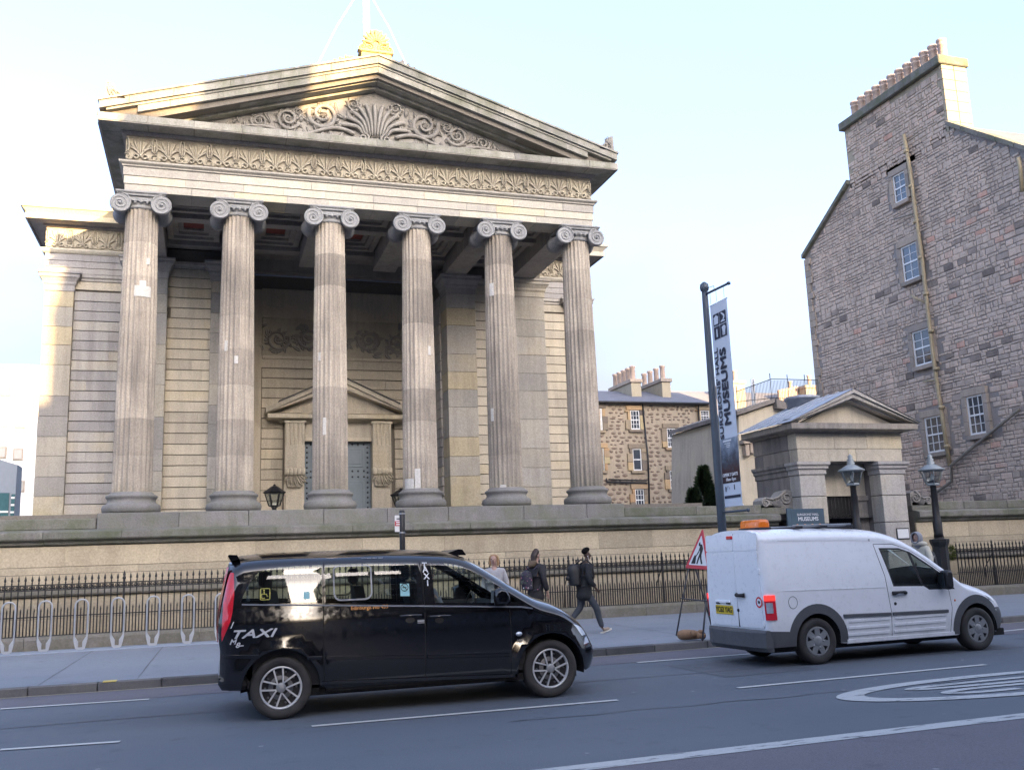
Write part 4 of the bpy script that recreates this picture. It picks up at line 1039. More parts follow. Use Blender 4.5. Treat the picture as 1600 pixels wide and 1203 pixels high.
def arch(cx, r, z0, n=22, zc=0.33):
    a0 = math.asin(max(-1, (z0 - zc) / r))
    return [(cx + r * math.cos(pi - a0 - (pi - 2 * a0) * k / n), zc + r * math.sin(a0 + (pi - 2 * a0) * k / n)) for k in range(n + 1)]

def frame_of(px, py, Yref, th, hw, axle=None):
    p = at(px, py, Y=Yref); ex = Vector((math.cos(th), math.sin(th), 0)); ey = Vector((-math.sin(th), math.cos(th), 0))
    o = Vector((p.x, p.y, 0)) + ey * hw
    M = Matrix.Translation(o) @ Matrix.Rotation(th, 4, 'Z')
    def loc(px, py, y=-hw):
        d = ray(px, py); q = o + ey * y; n = ey; t = (q - EYE).dot(n) / d.dot(n); h = EYE + d * t - o
        return (h.dot(ex), h.z)
    def locx(px, py, x):                       # onto the plane local x = const
        d = ray(px, py); q = o + ex * x; t = (q - EYE).dot(ex) / d.dot(ex); h = EYE + d * t - o
        return (h.dot(ey), h.z)
    return M, loc, locx

def flat_text(txt, size, bold=0.0, shear=0.0, sx=1.0, align='CENTER', ext=0.0015, space=1.0):
    cu = bpy.data.curves.new('t', 'FONT'); cu.body = txt; cu.size = size; cu.shear = shear; cu.extrude = ext
    cu.align_x = align; cu.align_y = 'CENTER'; cu.space_character = space; cu.resolution_u = 3
    ob = bpy.data.objects.new('t', cu); C.objects.link(ob)
    bpy.context.view_layer.update(); dg = bpy.context.evaluated_depsgraph_get(); me = bpy.data.meshes.new_from_object(ob.evaluated_get(dg))
    bpy.data.objects.remove(ob); bpy.data.curves.remove(cu)
    if sx != 1.0: me.transform(Matrix.Diagonal((sx, 1, 1, 1)))
    if bold > 0:                              # thicken the strokes: overlaid copies a hair apart
        V = [v.co.copy() for v in me.vertices]; F = [tuple(p.vertices) for p in me.polygons]; n = len(V); vs, fs = [], []
        for k, (dx, dy) in enumerate(((0, 0), (1, .0), (-1, .0), (.7, .7), (-.7, .7), (.7, -.7), (-.7, -.7), (0, 1), (0, -1))):
            vs += [(v.x + dx * bold, v.y + dy * bold, v.z + k * .00025) for v in V]; fs += [tuple(i + k * n for i in f) for f in F]
        m2 = bpy.data.meshes.new('lettering'); m2.from_pydata(vs, [], fs); m2.update(); bpy.data.meshes.remove(me); me = m2
    return me
FACE_NEAR = Matrix.Rotation(pi / 2, 4, 'X')     # lettering that stands upright and is read from -y
def lettering(name, txt, mat, parent, M, size, local=True, **k):
    me = flat_text(txt, size, **k); me.materials.clear(); me.materials.append(mat)
    return put(me, name, parent, local, M=M @ FACE_NEAR)

def wheel(parent, x, y, r, width, kind, side=-1):
    """A wheel (part) of tyre, rim and spokes (sub-parts); side -1 shows its face towards the viewer."""
    e = bpy.data.objects.new('wheel', None); C.objects.link(e); e.parent = parent; e.matrix_basis = Matrix.Translation((x, y, r)) @ (Matrix() if side < 0 else Matrix.Rotation(pi, 4, 'Z')); W[e] = W[parent] @ e.matrix_basis
    h = width / 2; ri = r * (.69 if kind == 'alloy' else .62)
    mb = MB(); mb.lathe([(ri, -h * .80), (ri + .02, -h * .98), (r * .86, -h * 1.04), (r * .955, -h * .93), (r * .99, -h * .72), (r, -h * .4), (r, h * .4), (r * .99, h * .72), (r * .955, h * .93), (r * .86, h), (ri, h * .9), (ri - .02, h * .8), (ri - .02, -h * .7), (ri, -h * .80)], n=48, axis='y', cap=False)
    for q in (-.5, -.15, .15, .5):
        mb.lathe([(r * 1.001, h * q - .004), (r * 1.001, h * q + .004)], n=48, axis='y', cap=False)
    mb.build('tyre', M_tyre, e, True)
    mb = MB()
    if kind == 'alloy':
        mb.lathe([(ri - .002, -h * .80), (ri - .012, -h * .86), (ri - .022, -h * .80), (ri - .025, -h * .4)], n=48, axis='y', cap=False); mb.build('rim', M_alloy, e, True)
        mb = MB(); mb.lathe([(ri - .022, -h * .45), (.10, -h * .36), (.001, -h * .36)], n=36, axis='y', cap=False); mb.build('rim_barrel', M_rimd, e, True)
        mb = MB(); mb.lathe([(.085, -h * .5), (.12, -h * .45), (.135, -h * .40)], n=24, axis='y', cap=False)
        for k in range(10):
            a = 2 * pi * k / 10; mb.lathe([(.001, -.03), (.012, -.02), (.014, .02)], c=(.17 * math.cos(a), -h * .42, .17 * math.sin(a)), n=6, axis='y', cap=False)
        mb.build('brake_disc', plain_cached('brake disc steel', (0.20, 0.20, 0.21), .45, .7), e, True)
        for k in range(5):
            for d in (-1, 1):
                a = pi / 2 + .15 + 2 * pi * k / 5; a1 = a + d * rad(13.5); mb = MB()
                p0 = Vector((.035 * math.cos(a + d * .9), .035 * math.sin(a + d * .9))); p1 = Vector(((ri - .014) * math.cos(a1), (ri - .014) * math.sin(a1)))
                dv = (p1 - p0).normalized(); nn = Vector((-dv.y, dv.x)); w0, w1 = .0075, .0095
                poly = [p0 + nn * w0, p1 + nn * w1, p1 - nn * w1, p0 - nn * w0]
                mb.prism([(q.x, q.y) for q in poly], -h * .80, -h * .60, 'xz'); mb.build('spoke', M_alloy, e, True)
        mb = MB(); mb.lathe([(.001, -h * .9), (.035, -h * .89), (.052, -h * .82), (.055, -h * .6)], n=20, axis='y', cap=False); mb.build('hub_cap', M_hubc, e, True)
    else:
        mb.lathe([(ri + .004, -h * .84), (ri - .01, -h * .9), (ri - .024, -h * .85)], n=40, axis='y', cap=False); mb.build('rim', M_hubc, e, True)
        mb = MB(); mb.lathe([(ri, -h * .6), (.001, -h * .6)], n=30, axis='y', cap=False); mb.build('rim_barrel', M_rimd, e, True)
        for k in range(7):
            a = pi / 2 + 2 * pi * k / 7; mb = MB()
            def pt(r_, o): return (r_ * math.cos(a + o), r_ * math.sin(a + o))
            o = pi / 7
            poly = [pt(.03, -o), pt(ri * .50, -o * .98), pt(ri * .62, -o * .80), pt(ri * .90, -o * .50), pt(ri * .955, -o * .48), pt(ri * .965, 0), pt(ri * .955, o * .48), pt(ri * .90, o * .50), pt(ri * .62, o * .80), pt(ri * .50, o * .98), pt(.03, o)]
            mb.prism(poly, -h * .88, -h * .74, 'xz'); mb.build('petal', M_hubc, e, True)
        mb = MB(); mb.lathe([(.001, -h * 1.0), (.05, -h * .98), (.065, -h * .92), (.075, -h * .86)], n=20, axis='y', cap=False)
        for k in range(5):
            a = 2 * pi * k / 5; mb.lathe([(.001, -h * .97), (.012, -h * .95), (.014, -h * .86)], c=(.095 * math.cos(a), 0, .095 * math.sin(a)), n=6, axis='y', cap=False)
        mb.build('hub_cap', M_hubc, e, True)
    return e
_pc = {}
def plain_cached(name, *a):
    if name not in _pc: _pc[name] = plain(name, *a)
    return _pc[name]

def build_shell(root, sh, dom, regions, grid, mats, paint, rear_edge, front_edge, both_names=()):
    uv, res = cdt(dom, regions, grid)
    objs = {}
    for nm, faces in res.items():
        ex = None
        if nm == 'body':
            V, F, NN = [], [], []
            for edge, nx in ((rear_edge, -1), (front_edge, 1)):
                o = len(V)
                for (x, v) in edge:
                    p = Vector(sh.map(x, v)); q = Vector(sh.map(x, v + .004)) - Vector(sh.map(x, v - .004)); n = Vector((nx * abs(q.z) + 1e-4, 0, -nx * q.x * (1 if q.z >= 0 else -1)))
                    n = Vector((nx, 0, 0.05)) if n.length < 1e-6 else n.normalized()
                    for y in (p.y, p.y * .33, -p.y * .33, -p.y): V.append((p.x, y, p.z)); NN.append(n)
                for i in range(len(edge) - 1):
                    for j in range(3):
                        f = (o + 4 * i + j, o + 4 * i + j + 1, o + 4 * i + 5 + j, o + 4 * i + 4 + j); F.append(f if nx > 0 else f[::-1])
            ex = (V, F, NN)
        me = surf_mesh(nm.split('#')[0], uv, faces, sh.map, mats.get(nm.split('#')[0], paint), both=(nm == 'body' or nm in both_names), extra=ex)
        objs[nm] = put(me, nm.split('#')[0], root, True)
        if not (nm == 'body' or nm in both_names):
            me2 = surf_mesh(nm.split('#')[0], uv, [f[::-1] for f in faces], lambda x, v: (lambda p: (p[0], -p[1], p[2]))(sh.map(x, v)), mats.get(nm.split('#')[0], paint))
            objs[nm + '~far'] = put(me2, nm.split('#')[0], root, True)
    return objs
def on_side(sh, x, z, off=0.004):
    """Placement on the near flank: local axes along the body, out of the panel and up its slope."""
    p = Vector(sh.map(x, z)); e = .02; tx = (Vector(sh.map(x + e, z)) - Vector(sh.map(x - e, z))).normalized(); tz = (Vector(sh.map(x, z + e)) - Vector(sh.map(x, z - e))).normalized()
    n = tx.cross(tz).normalized(); tz = n.cross(tx)
    m = Matrix((tx, -n, tz)).transposed().to_4x4(); m.translation = p + n * off
    return m

# ---------------------------------------------------------------- black taxi
HW = 0.95
TM, tl, tlx = frame_of(439.5, 1078.7, 11.14, rad(-0.8), HW)
taxi = thing('taxi', (0, 0, 0), 'black people-carrier taxi with TAXI lettering and double-spoke alloy wheels', 'taxi', M=TM)
tz_ = lambda *pts: [tl(*p) for p in pts]
fw = tl(862.8, 1046.8)[0]; RW = 0.337
roof = [tl(px, py, -HW + .22) for px, py in ((359.4, 872), (372, 867.5), (392, 865), (414, 863), (460, 860.7), (515, 858.9), (601, 856.5), (650, 857), (700, 859), (724.5, 863), (743, 873), (766.4, 887), (800, 908.4), (834.9, 929.4), (867.8, 939.6), (889.7, 952.2), (906.2, 962.8), (915.3, 970), (921, 978))]
roof += [(roof[-1][0] + .05, roof[-1][1] - .10), (roof[-1][0] + .10, roof[-1][1] - .3)]
xr_tab = sorted([(z, x) for x, z in [tl(px, py, -HW + .12) for px, py in ((357, 874), (359.4, 882), (352.5, 910), (344.3, 949.7), (340.5, 975), (341, 1000), (344, 1015.6), (343, 1058), (338.5, 1064), (341, 1074), (350, 1080.7))]])
xf_tab = sorted([(z, x) for x, z in [tl(px, py, -HW + .25) for px, py in ((915.3, 969.6), (926.3, 995.2), (933.6, 1008), (933.6, 1030), (929, 1046.4), (926, 1053.7), (920, 1060))]])
xrf, xff = smooth_tab(xr_tab, .05), smooth_tab(xf_tab, .05)
ztf = smooth_tab(roof, .10)
BELT = tl(600, 944.5)[1]; CRE = tl(430, 972.7)[1]; SILL = tl(600, 1070)[1]
def tw(x, z):
    w_ = HW
    if z > CRE: w_ -= .030 * min(1, (z - CRE) / (BELT - CRE))
    if z > BELT: w_ -= .16 * max(0, (z - BELT) / .62) ** 1.7
    if z < .62: w_ -= .05 * ((.62 - z) / .35) ** 2
    for cx in (0, fw):                         # flared arches
        d = math.hypot(x - cx, z - RW)
        if d < .62 and z > .3: w_ += .028 * max(0, 1 - abs(d - .43) / .13)
    t = max(0, (x - (fw - .2)) / 1.1); w_ -= .16 * t * t
    return w_
tsh = Shell(ztf, lambda x: min(.24, max(.06, .24 - .10 * max(0, x - 2.9))), 2.5, tw, xrf, xff, .16, .42)
xs_r = [(xrf(z), z) for z in [SILL + .06 + i * .055 for i in range(80)] if z < tsh.zc(xrf(1.7)) - .02]
xr_top = xs_r[-1][0]
ru = [(xr_top + .006 * k, tsh.zc(xr_top + .006 * k) + k / 12) for k in range(1, 13)]
xs_f = [(xff(z), z) for z in [SILL - .02 + i * .05 for i in range(80)] if z < tsh.zc(xff(.75)) - .01]
xf_top = xs_f[-1][0]
fu = [(xf_top - .01 * k, tsh.zc(xf_top - .01 * k) + k / 12) for k in range(1, 13)]
topx = [ru[-1][0] + (fu[-1][0] - ru[-1][0]) * i / 70 for i in range(1, 70)]
b0 = SILL + .05
dom = [(xrf(b0), b0)] + arch(0, .425, b0 + .0)[0:] + [(0.5, SILL), (1.0, SILL), (1.6, SILL), (2.2, SILL), (fw - .5, SILL)] + arch(fw, .425, SILL + .02) + [(fw + .50, SILL - .02)] + xs_f + fu + [(x, tsh.zc(x) + 1) for x in topx[::-1]] + ru[::-1] + xs_r[::-1][:-1]
dom = [p for i, p in enumerate(dom) if i == 0 or math.hypot(p[0] - dom[i - 1][0], p[1] - dom[i - 1][1]) > .004]
rearw = dens(tz_((376.3, 942.5), (380, 931), (393.2, 905.5), (404.8, 891.5), (418.8, 882.8), (434, 878.5), (451.4, 875.8), (475, 873), (504, 871.3), (504, 942.5)), .1)
slid = dens(tz_((509, 871), (649.5, 869.2), (654, 942.3), (509.5, 942.3)), .1)
frow = dens(tz_((674.5, 869.6), (698.9, 869.6), (715, 872.5), (738, 884.6), (773.4, 903.2), (774, 941.4), (680.6, 941.4)), .1)
qtr = dens(tz_((795, 922), (804, 930), (815.7, 942.5), (799, 942)), .1)
qtrs = dens(tz_((778, 906), (800, 921), (831, 946.8), (778, 946.8)), .1)
fpost = dens(tz_((653, 868.5), (673.6, 868.5), (680, 942.3), (660, 942.3)), .1)
slidewin = rrect(*(lambda a, b: (a[0], b[0], b[1], a[1]))(tl(524, 880.5), tl(580.6, 934)), .07)
slideedge = rrect(*(lambda a, b: (a[0] - .018, b[0] + .018, b[1] - .018, a[1] + .018))(tl(524, 880.5), tl(580.6, 934)), .085)
g1 = ribbon(tz_((507.6, 866), (505.8, 900), (505.4, 941), (506, 1000), (506.6, 1063)), .009)
g2 = ribbon(tz_((657.7, 864), (661, 900), (664, 944), (665, 1000), (665.6, 1062)), .009)
g3 = ribbon(tz_((796.5, 952), (799, 990), (800, 1056)), .008)
gtop = ribbon(tz_((507.6, 866.2), (580, 865), (658, 864.2), (700, 865.3), (718, 868.5), (741, 880.6), (776, 901)), .009)
headl = dens(tz_((899, 973.8), (908, 972), (916, 972.5), (921.5, 982), (924.5, 992.5), (915, 993.8)), .05)
headl2 = dens(tz_((921, 997), (926, 995), (930, 1005), (917, 1007)), .05)
tailr = dens(tz_((360.5, 884), (365.8, 887.5), (366.2, 930), (363.5, 955), (360.2, 971), (354, 985), (346.5, 1003), (346, 990), (349, 940), (355, 910)), .05)
wscr = [(x, tsh.zc(x) + u) for x, u in ((tl(734, 876)[0], .42), (tl(734, 876)[0], 1.0), (tl(828, 925)[0], 1.0), (tl(828, 925)[0], .42))]
GX = []
for i in range(int((xf_top - xr_top + .3) / .075)):
    x = xr_top - .1 + i * .075; zc = tsh.zc(x)
    for k in range(60):
        z = SILL + .03 + k * .065
        if z < zc - .02: GX.append((x + (.035 if k % 2 else 0), z))
    for u in (0, .08, .16, .25, .35, .45, .55, .65, .75, .87): GX.append((x, zc + u))
regs = [('sliding_door', dens(tz_((506.5, 865.5), (658, 863.8), (664, 944), (665.5, 1062), (506.8, 1065)), .1)), ('front_door', dens(tz_((658, 863.8), (700, 865), (718, 868), (741, 880), (777, 901.5), (795, 945), (800, 1056), (665.5, 1062), (664, 944)), .1)),
        ('pillar_trim', fpost), ('pillar_trim#2', qtrs), ('rear_window', rearw), ('sliding_window', slid), ('window_seal', slideedge), ('opening_window', slidewin), ('front_window', frow), ('quarter_window', qtr), ('windscreen', wscr),
        ('panel_gap', g1), ('panel_gap#2', g2), ('panel_gap#3', g3), ('panel_gap#4', gtop), ('headlight', headl), ('indicator_lamp', headl2), ('tail_lamp', tailr)]
TO = build_shell(taxi, tsh, dom, regs, GX, {'pillar_trim': M_blkg, 'rear_window': M_glassdk, 'sliding_window': M_glassdk, 'window_seal': M_belt, 'opening_window': M_glass, 'front_window': M_glasslt, 'quarter_window': M_glasslt, 'windscreen': M_glasslt, 'panel_gap': M_dark, 'headlight': M_clear, 'indicator_lamp': M_clear, 'tail_lamp': M_red}, M_blk, xs_r + ru, xs_f + fu, both_names=('windscreen',))
for s_ in (-1, 1):
    for x in (0, fw):
        wheel(taxi, x, s_ * (HW - .135), RW, .215, 'alloy', s_)
        mb = MB(); mb.lathe([(.43, -.22), (.43, .22)], c=(x, s_ * (HW - .27), RW), n=28, axis='y', cap=False, a0=-1.75, a1=1.75); mb.lathe([(.43, 0), (.001, 0)], c=(x, s_ * (HW - .46), RW), n=28, axis='y', cap=False, a0=-1.75, a1=1.75)
        mb.build('wheel_arch_liner', M_dark, taxi, True)
def side_strip(root, sh, pts, h, t, mat, name, near=True):
    """A raised moulding that follows the flank."""
    for s_ in (1, -1):
        vs = []
        for (x, z) in pts:
            p = Vector(sh.map(x, z))
            for dy, dz in ((.012, -h / 2), (-t, -h / 2 * .7), (-t, h / 2 * .7), (.012, h / 2)): vs.append((p.x, (p.y + dy) * s_, p.z + dz))
        n = len(pts); mb = MB(); fs = [(4 * i + j, 4 * i + 4 + j, 4 * i + 5 + j, 4 * i + 1 + j) for i in range(n - 1) for j in range(3)] + [(0, 1, 2, 3), (4 * n - 1, 4 * n - 2, 4 * n - 3, 4 * n - 4)]
        mb.add(vs, fs if s_ > 0 else [f[::-1] for f in fs]); mb.build(name, mat, root, True)
def line(a, b, n=24): return [(a[0] + (b[0] - a[0]) * i / n, a[1] + (b[1] - a[1]) * i / n) for i in range(n + 1)]
side_strip(taxi, tsh, line(tl(378, 944.6), tl(832, 948)), .020, .014, M_belt, 'belt_trim')
side_strip(taxi, tsh, line(tl(350, 1026), tl(404, 1026)), .05, .014, M_blk, 'rubbing_strip')
side_strip(taxi, tsh, line(tl(479, 1028), tl(503, 1027.4)), .045, .014, M_blk, 'rubbing_strip'); side_strip(taxi, tsh, line(tl(509, 1027.2), tl(663, 1025.5)), .045, .014, M_blk, 'rubbing_strip'); side_strip(taxi, tsh, line(tl(668, 1025.5), tl(796, 1022.5)), .045, .014, M_blk, 'rubbing_strip')
side_strip(taxi, tsh, line(tl(503, 1067), tl(806, 1055.5)), .05, .016, M_blk, 'sill_moulding')
side_strip(taxi, tsh, line(tl(611, 952.8), tl(780, 957.8)), .012, .006, M_blk, 'crease_moulding')
mb = MB(); x0 = tl(345, 1060)[0]; mb.box(x0 + .30, fw + .35, -HW + .12, HW - .12, .22, .30); mb.box(.5, fw - .5, -HW + .06, -HW + .16, .26, .36); mb.box(.5, fw - .5, HW - .16, HW - .06, .26, .36); mb.build('underbody', M_dark, taxi, True)
bp = tl(338.5, 1066, -HW + .15); mb = MB(); mb.box(bp[0] + .08, bp[0] + .36, -HW + .10, HW - .42, SILL + .04, SILL + .18, .05); mb.build('rear_bumper', M_blkp, taxi, True)
ft = tl(929, 1047, -HW + .3); mb = MB(); mb.prism([(ft[0] - .55, ft[1] - .07), (ft[0] - .16, ft[1] - .05), (ft[0] - .12, ft[1]), (ft[0] - .16, ft[1] + .03), (ft[0] - .5, ft[1] + .02)], -HW + .5, HW - .5, 'xz', M=Matrix.Translation((-.22, 0, 0))); mb.build('front_spoiler', M_blk, taxi, True)
# rear face: lamp wrap, tailgate window, number plate, rear spoiler lip
for s_ in (-1, 1):
    mb = MB(); zs = [tl(350, p)[1] for p in (1004, 985, 965, 945, 925, 905, 886)]
    vs = []
    for i, z in enumerate(zs):
        x = xrf(z) - .006; yo = HW - .135 - .10 * max(0, z - BELT); yi = yo - (.03 + .09 * math.sin(pi * min(1, (i + .6) / 6)))
        vs += [(x, s_ * yo, z), (x - .012, s_ * (yo + yi) / 2, z), (x, s_ * yi, z)]
    mb.add(vs, [(3 * i + j, 3 * i + 1 + j, 3 * i + 4 + j, 3 * i + 3 + j) for i in range(len(zs) - 1) for j in range(2)], True); mb.build('tail_lamp', M_red, taxi, True)
    z0, z1 = tl(343, 1000)[1], tl(343, 952)[1]; mb = MB()
    mb.add([(xrf(z0) - .02, s_ * (HW - .14), z0), (xrf(z0) - .02, s_ * (HW - .24), z0), (xrf(z1) - .025, s_ * (HW - .26), z1), (xrf(z1) - .025, s_ * (HW - .15), z1)], [(0, 1, 2, 3)]); mb.build('reversing_lamp', M_clear, taxi, True)
zz0, zz1 = BELT + .03, ztf(.0) - .22
mb = MB(); mb.add([(xrf(zz0) - .006, -.62, zz0), (xrf(zz0) - .006, .62, zz0), (xrf(zz1) - .006, .56, zz1), (xrf(zz1) - .006, -.56, zz1)], [(0, 1, 2, 3)]); mb.build('tailgate_window', M_blkg, taxi, True)
sp = tl(357.5, 866, -HW + .3); mb = MB(); mb.prism([(sp[0] - .00, sp[1] - .005), (sp[0] + .09, sp[1] - .01), (sp[0] + .12, sp[1] - .06), (sp[0] + .02, sp[1] - .075), (sp[0] - .01, sp[1] - .02)], -.70, .70, 'xz'); mb.build('roof_spoiler', M_blk, taxi, True)
# roof sign, seen end-on and low
sg = tl(705, 854, -.2); mb = MB(); zr = ztf(sg[0]) ; mb.prism([(sg[0] - .18, zr - .02), (sg[0] + .04, zr + .045), (sg[0] + .09, zr + .04), (sg[0] + .14, zr - .03)], -.42, .42, 'xz'); mb.build('roof_sign', M_blkg, taxi, True)
# door handles, side repeater, stickers, lettering
for hx, hz in (tl(642, 962), tl(687.5, 962.5)):
    m = on_side(tsh, hx, hz, .0); mb = MB(); mb.tube([(-.13, .005, 0), (-.115, -.028, .002), (0, -.038, .004), (.115, -.028, .002), (.13, .005, 0)], [.012, .015, .015, .015, .012], 8); mb.build('door_handle', M_blk, taxi, True, M=m)
    mb = MB(); mb.lathe([(.001, -.0015), (.055, -.0015)], n=20, axis='y', cap=False); mb.build('handle_recess', M_blkp, taxi, True, M=m @ Matrix.Translation((-.01, 0, -.045)) @ Matrix.Diagonal((1, 1, .6, 1)))
m = on_side(tsh, *tl(811, 990), .004); mb = MB(); mb.lathe([(.001, -.012), (.028, -.009), (.036, .002)], n=16, axis='y', cap=False); mb.build('side_repeater', M_clear, taxi, True, M=m @ Matrix.Diagonal((1.1, 1, .75, 1)))
def film(root, sh, poly_px, lf, mat, name, off=.004):
    p = [lf(*q) for q in poly_px]; mb = MB(); mb.add([tuple(Vector(sh.map(*q)) + Vector((0, -off, 0))) for q in p], [tuple(range(len(p)))[::1]]); return mb.build(name, mat, root, True)
film(taxi, tsh, ((474.6, 936), (484.5, 936), (484.5, 924.3), (474.6, 924.3)), tl, M_cyan, 'window_sticker')
st = film(taxi, tsh, ((626.5, 931), (641, 931), (640.5, 911.5), (626.3, 911.5)), tl, M_cyan, 'no_smoking_sticker')
m = on_side(tsh, *tl(633.2, 917.5), .0065); mb = MB(); mb.tube([(.042 * math.cos(a), 0, .042 * math.sin(a)) for a in [2 * pi * k / 24 for k in range(24)]], .004, 4, closed=True); mb.box(-.026, .022, -.002, .002, -.007, .002); mb.tube([(-.03, -.001, .03), (.03, -.001, -.03)], .004, 4); mb.build('no_smoking_symbol', M_blkp, taxi, True, M=m)
m = on_side(tsh, *tl(414.5, 928.3), .005); mb = MB(); mb.tube([(x, 0, z) for x, z in rrect(-.052, .052, -.062, .062, .016)], .0045, 4, closed=True); mb.tube([(-.022 + .024 * math.cos(a), 0, -.022 + .026 * math.sin(a)) for a in [.9 + k * .42 for k in range(12)]], .005, 4); mb.tube([(-.012, 0, .03), (-.008, 0, .0), (.014, 0, 0), (.022, 0, -.026), (.032, 0, -.024)], .006, 4); mb.lathe([(.001, -.003), (.010, 0)], c=(-.012, 0, .044), n=8, axis='y', cap=False); mb.build('wheelchair_sticker', M_ygn, taxi, True, M=m)
film(taxi, tsh, ((652.4, 973.5), (663, 973), (663, 966.8), (652.4, 967.4)), tl, M_sil, 'door_notice', .003)
for dz in (.018, -.008):
    mb = MB(); mb.box(-.05, .05, -.001, .001, -.004, .004); mb.build('notice_text', M_blkp, taxi, True, M=on_side(tsh, *tl(657.7, 970.2), .005) @ Matrix.Translation((0, 0, dz)))
lettering('taxi_lettering', 'TAXI', M_sil, taxi, on_side(tsh, *tl(394, 990.3), .005), .122, bold=.0042, shear=.32, sx=1.72, space=1.02)
lettering('fleet_lettering', 'M', M_sil, taxi, on_side(tsh, *tl(363.5, 1003), .006), .075, bold=.0025, shear=.3, sx=1.15)
lettering('fleet_lettering', '8', M_sil, taxi, on_side(tsh, *tl(370.8, 1008), .006), .075, bold=.0025, shear=.3, sx=1.15)
lettering('fleet_lettering', 'M8', plain('grey badge film', (0.11, 0.11, 0.12), .4), taxi, on_side(tsh, *tl(811, 1001), .005), .055, bold=.001, shear=.3)
mb = MB(); mb.box(-.022, .022, -.001, .001, -.006, .006); mb.build('fleet_dash', M_sil, taxi, True, M=on_side(tsh, *tl(377.5, 1008.5), .005))
mb = MB(); mb.prism([(-.02, -.035), (-.008, -.035), (.02, .035), (.010, .035)], -.001, .001, 'xz'); mb.build('lettering_tick', M_sil, taxi, True, M=on_side(tsh, *tl(363, 976.3), .005))
lettering('licence_lettering', 'Edinburgh No 439', M_oran, taxi, on_side(tsh, *tl(578, 949), .006), .058, bold=.0012, sx=1.0)
for k, ch in enumerate('TAXI'):
    lettering('pillar_lettering', ch, M_wlet, taxi, on_side(tsh, *tl(665.6 + 1.35 * k, 879.5 + 10.6 * k), .006), .095, bold=.0025)
for k in range(4):
    mb = MB(); mb.box(-.028, .028, -.004, .0, -.002, .002); p = tsh.map(tl(571 + 9 * k, 861)[0], tsh.zc(tl(571 + 9 * k, 861)[0]) + .30); mb.build('roof_lettering', M_sil, taxi, True, M=Matrix.Translation((p[0], p[1] - .005, p[2] + .004)))
# door mirrors
for s_ in (-1, 1):
    mx_, mz_ = tl(783, 931, -HW - .12); mb = MB(); ol = [(-.10, -.02), (-.09, .07), (-.03, .105), (.06, .08), (.10, -.0), (.10, -.075), (.06, -.105), (-.08, -.10)]
    for k, (sc_, y) in enumerate(((.6, -.14), (.92, -.11), (1.0, -.05), (.95, .05), (.7, .09))):
        vs = [(mx_ + a * sc_, s_ * (HW + .06) + y * -s_ * -1 if 0 else s_ * (HW + .08 - y), mz_ + b * sc_) for a, b in ol]
        mb.v += vs
    n = len(ol)
    for k in range(4):
        for i in range(n): mb.f.append((k * n + i, k * n + (i + 1) % n, (k + 1) * n + (i + 1) % n, (k + 1) * n + i)[::s_ if s_ > 0 else -1]); mb.sm.append(True); mb.mi.append(0); mb.t.append(.5)
    mb.f += [tuple(range(n)), tuple(4 * n + i for i in range(n))]; mb.sm += [False] * 2; mb.mi += [0, 0]; mb.t += [.5, .5]
    mb.box(mx_ - .02, mx_ + .06, min(s_ * (HW - .06), s_ * (HW + .03)), max(s_ * (HW - .06), s_ * (HW + .03)), mz_ - .10, mz_ - .05)
    mr = mb.build('door_mirror', M_blk, taxi, True)
    mb = MB(); mb.add([(mx_ - .102, s_ * (HW + .02), mz_ - .08), (mx_ - .102, s_ * (HW + .16), mz_ - .07), (mx_ - .095, s_ * (HW + .15), mz_ + .07), (mx_ - .095, s_ * (HW + .03), mz_ + .07)], [(0, 1, 2, 3)]); mb.build('mirror_glass', M_mirg, mr, True)
# cabin: floor, seats, wheel, dashboard
def seat(root, x, y, z, wd=.48, name='seat', head=True, bk=.62):
    mb = MB(); mb.box(x - .24, x + .26, y - wd / 2, y + wd / 2, z - .1, z + .08, .04); mb.prism([(x - .27, z + .04), (x - .14, z + .04), (x - .24, z + bk), (x - .36, z + bk)], y - wd / 2 + .02, y + wd / 2 - .02, 'xz')
    o = mb.build(name, M_seat, root, True)
    if head: mb = MB(); mb.box(x - .40, x - .29, y - .13, y + .13, z + bk + .03, z + bk + .22, .03); mb.build('headrest', M_seat, o, True)
mb = MB(); mb.box(xr_top + .25, fw - .2, -HW + .10, HW - .10, .34, .42); mb.box(fw - .55, fw - .1, -HW + .22, HW - .22, .42, BELT - .16); mb.prism([(fw - .62, .75), (fw - .25, .75), (fw - .15, BELT - .12), (fw - .45, BELT - .04)], -HW + .18, HW - .18, 'xz'); mb.box(1.02, 1.06, -.78, .78, .4, 1.12); mb.box(xr_top + .3, 1.0, -HW + .09, -HW + .12, .4, BELT - .05); mb.box(xr_top + .3, 1.0, HW - .12, HW - .09, .4, BELT - .05); mb.box(1.0, fw - .3, -HW + .085, -HW + .10, .4, BELT - .05); mb.box(1.0, fw - .3, HW - .10, HW - .085, .4, BELT - .05); mb.build('cabin_lining', M_int, taxi, True)
seat(taxi, 1.98, .40, .78); seat(taxi, 1.98, -.40, .78)
for y in (-.5, 0, .5): seat(taxi, .2, y, .76, .44)
seat(taxi, 1.30, .3, .76, .44)
mb = MB(); mb.tube([(2.50 + .06 * math.sin(a) * .6, .40 + .18 * math.cos(a), 1.06 + .17 * math.sin(a)) for a in [2 * pi * k / 20 for k in range(20)]], .015, 6, closed=True); mb.tube([(2.5, .40, 1.06), (2.75, .40, .9)], .03, 6); mb.tube([(2.5, .24, 1.06), (2.5, .56, 1.06)], .014, 5); mb.build('steering_wheel', M_blkp, taxi, True)

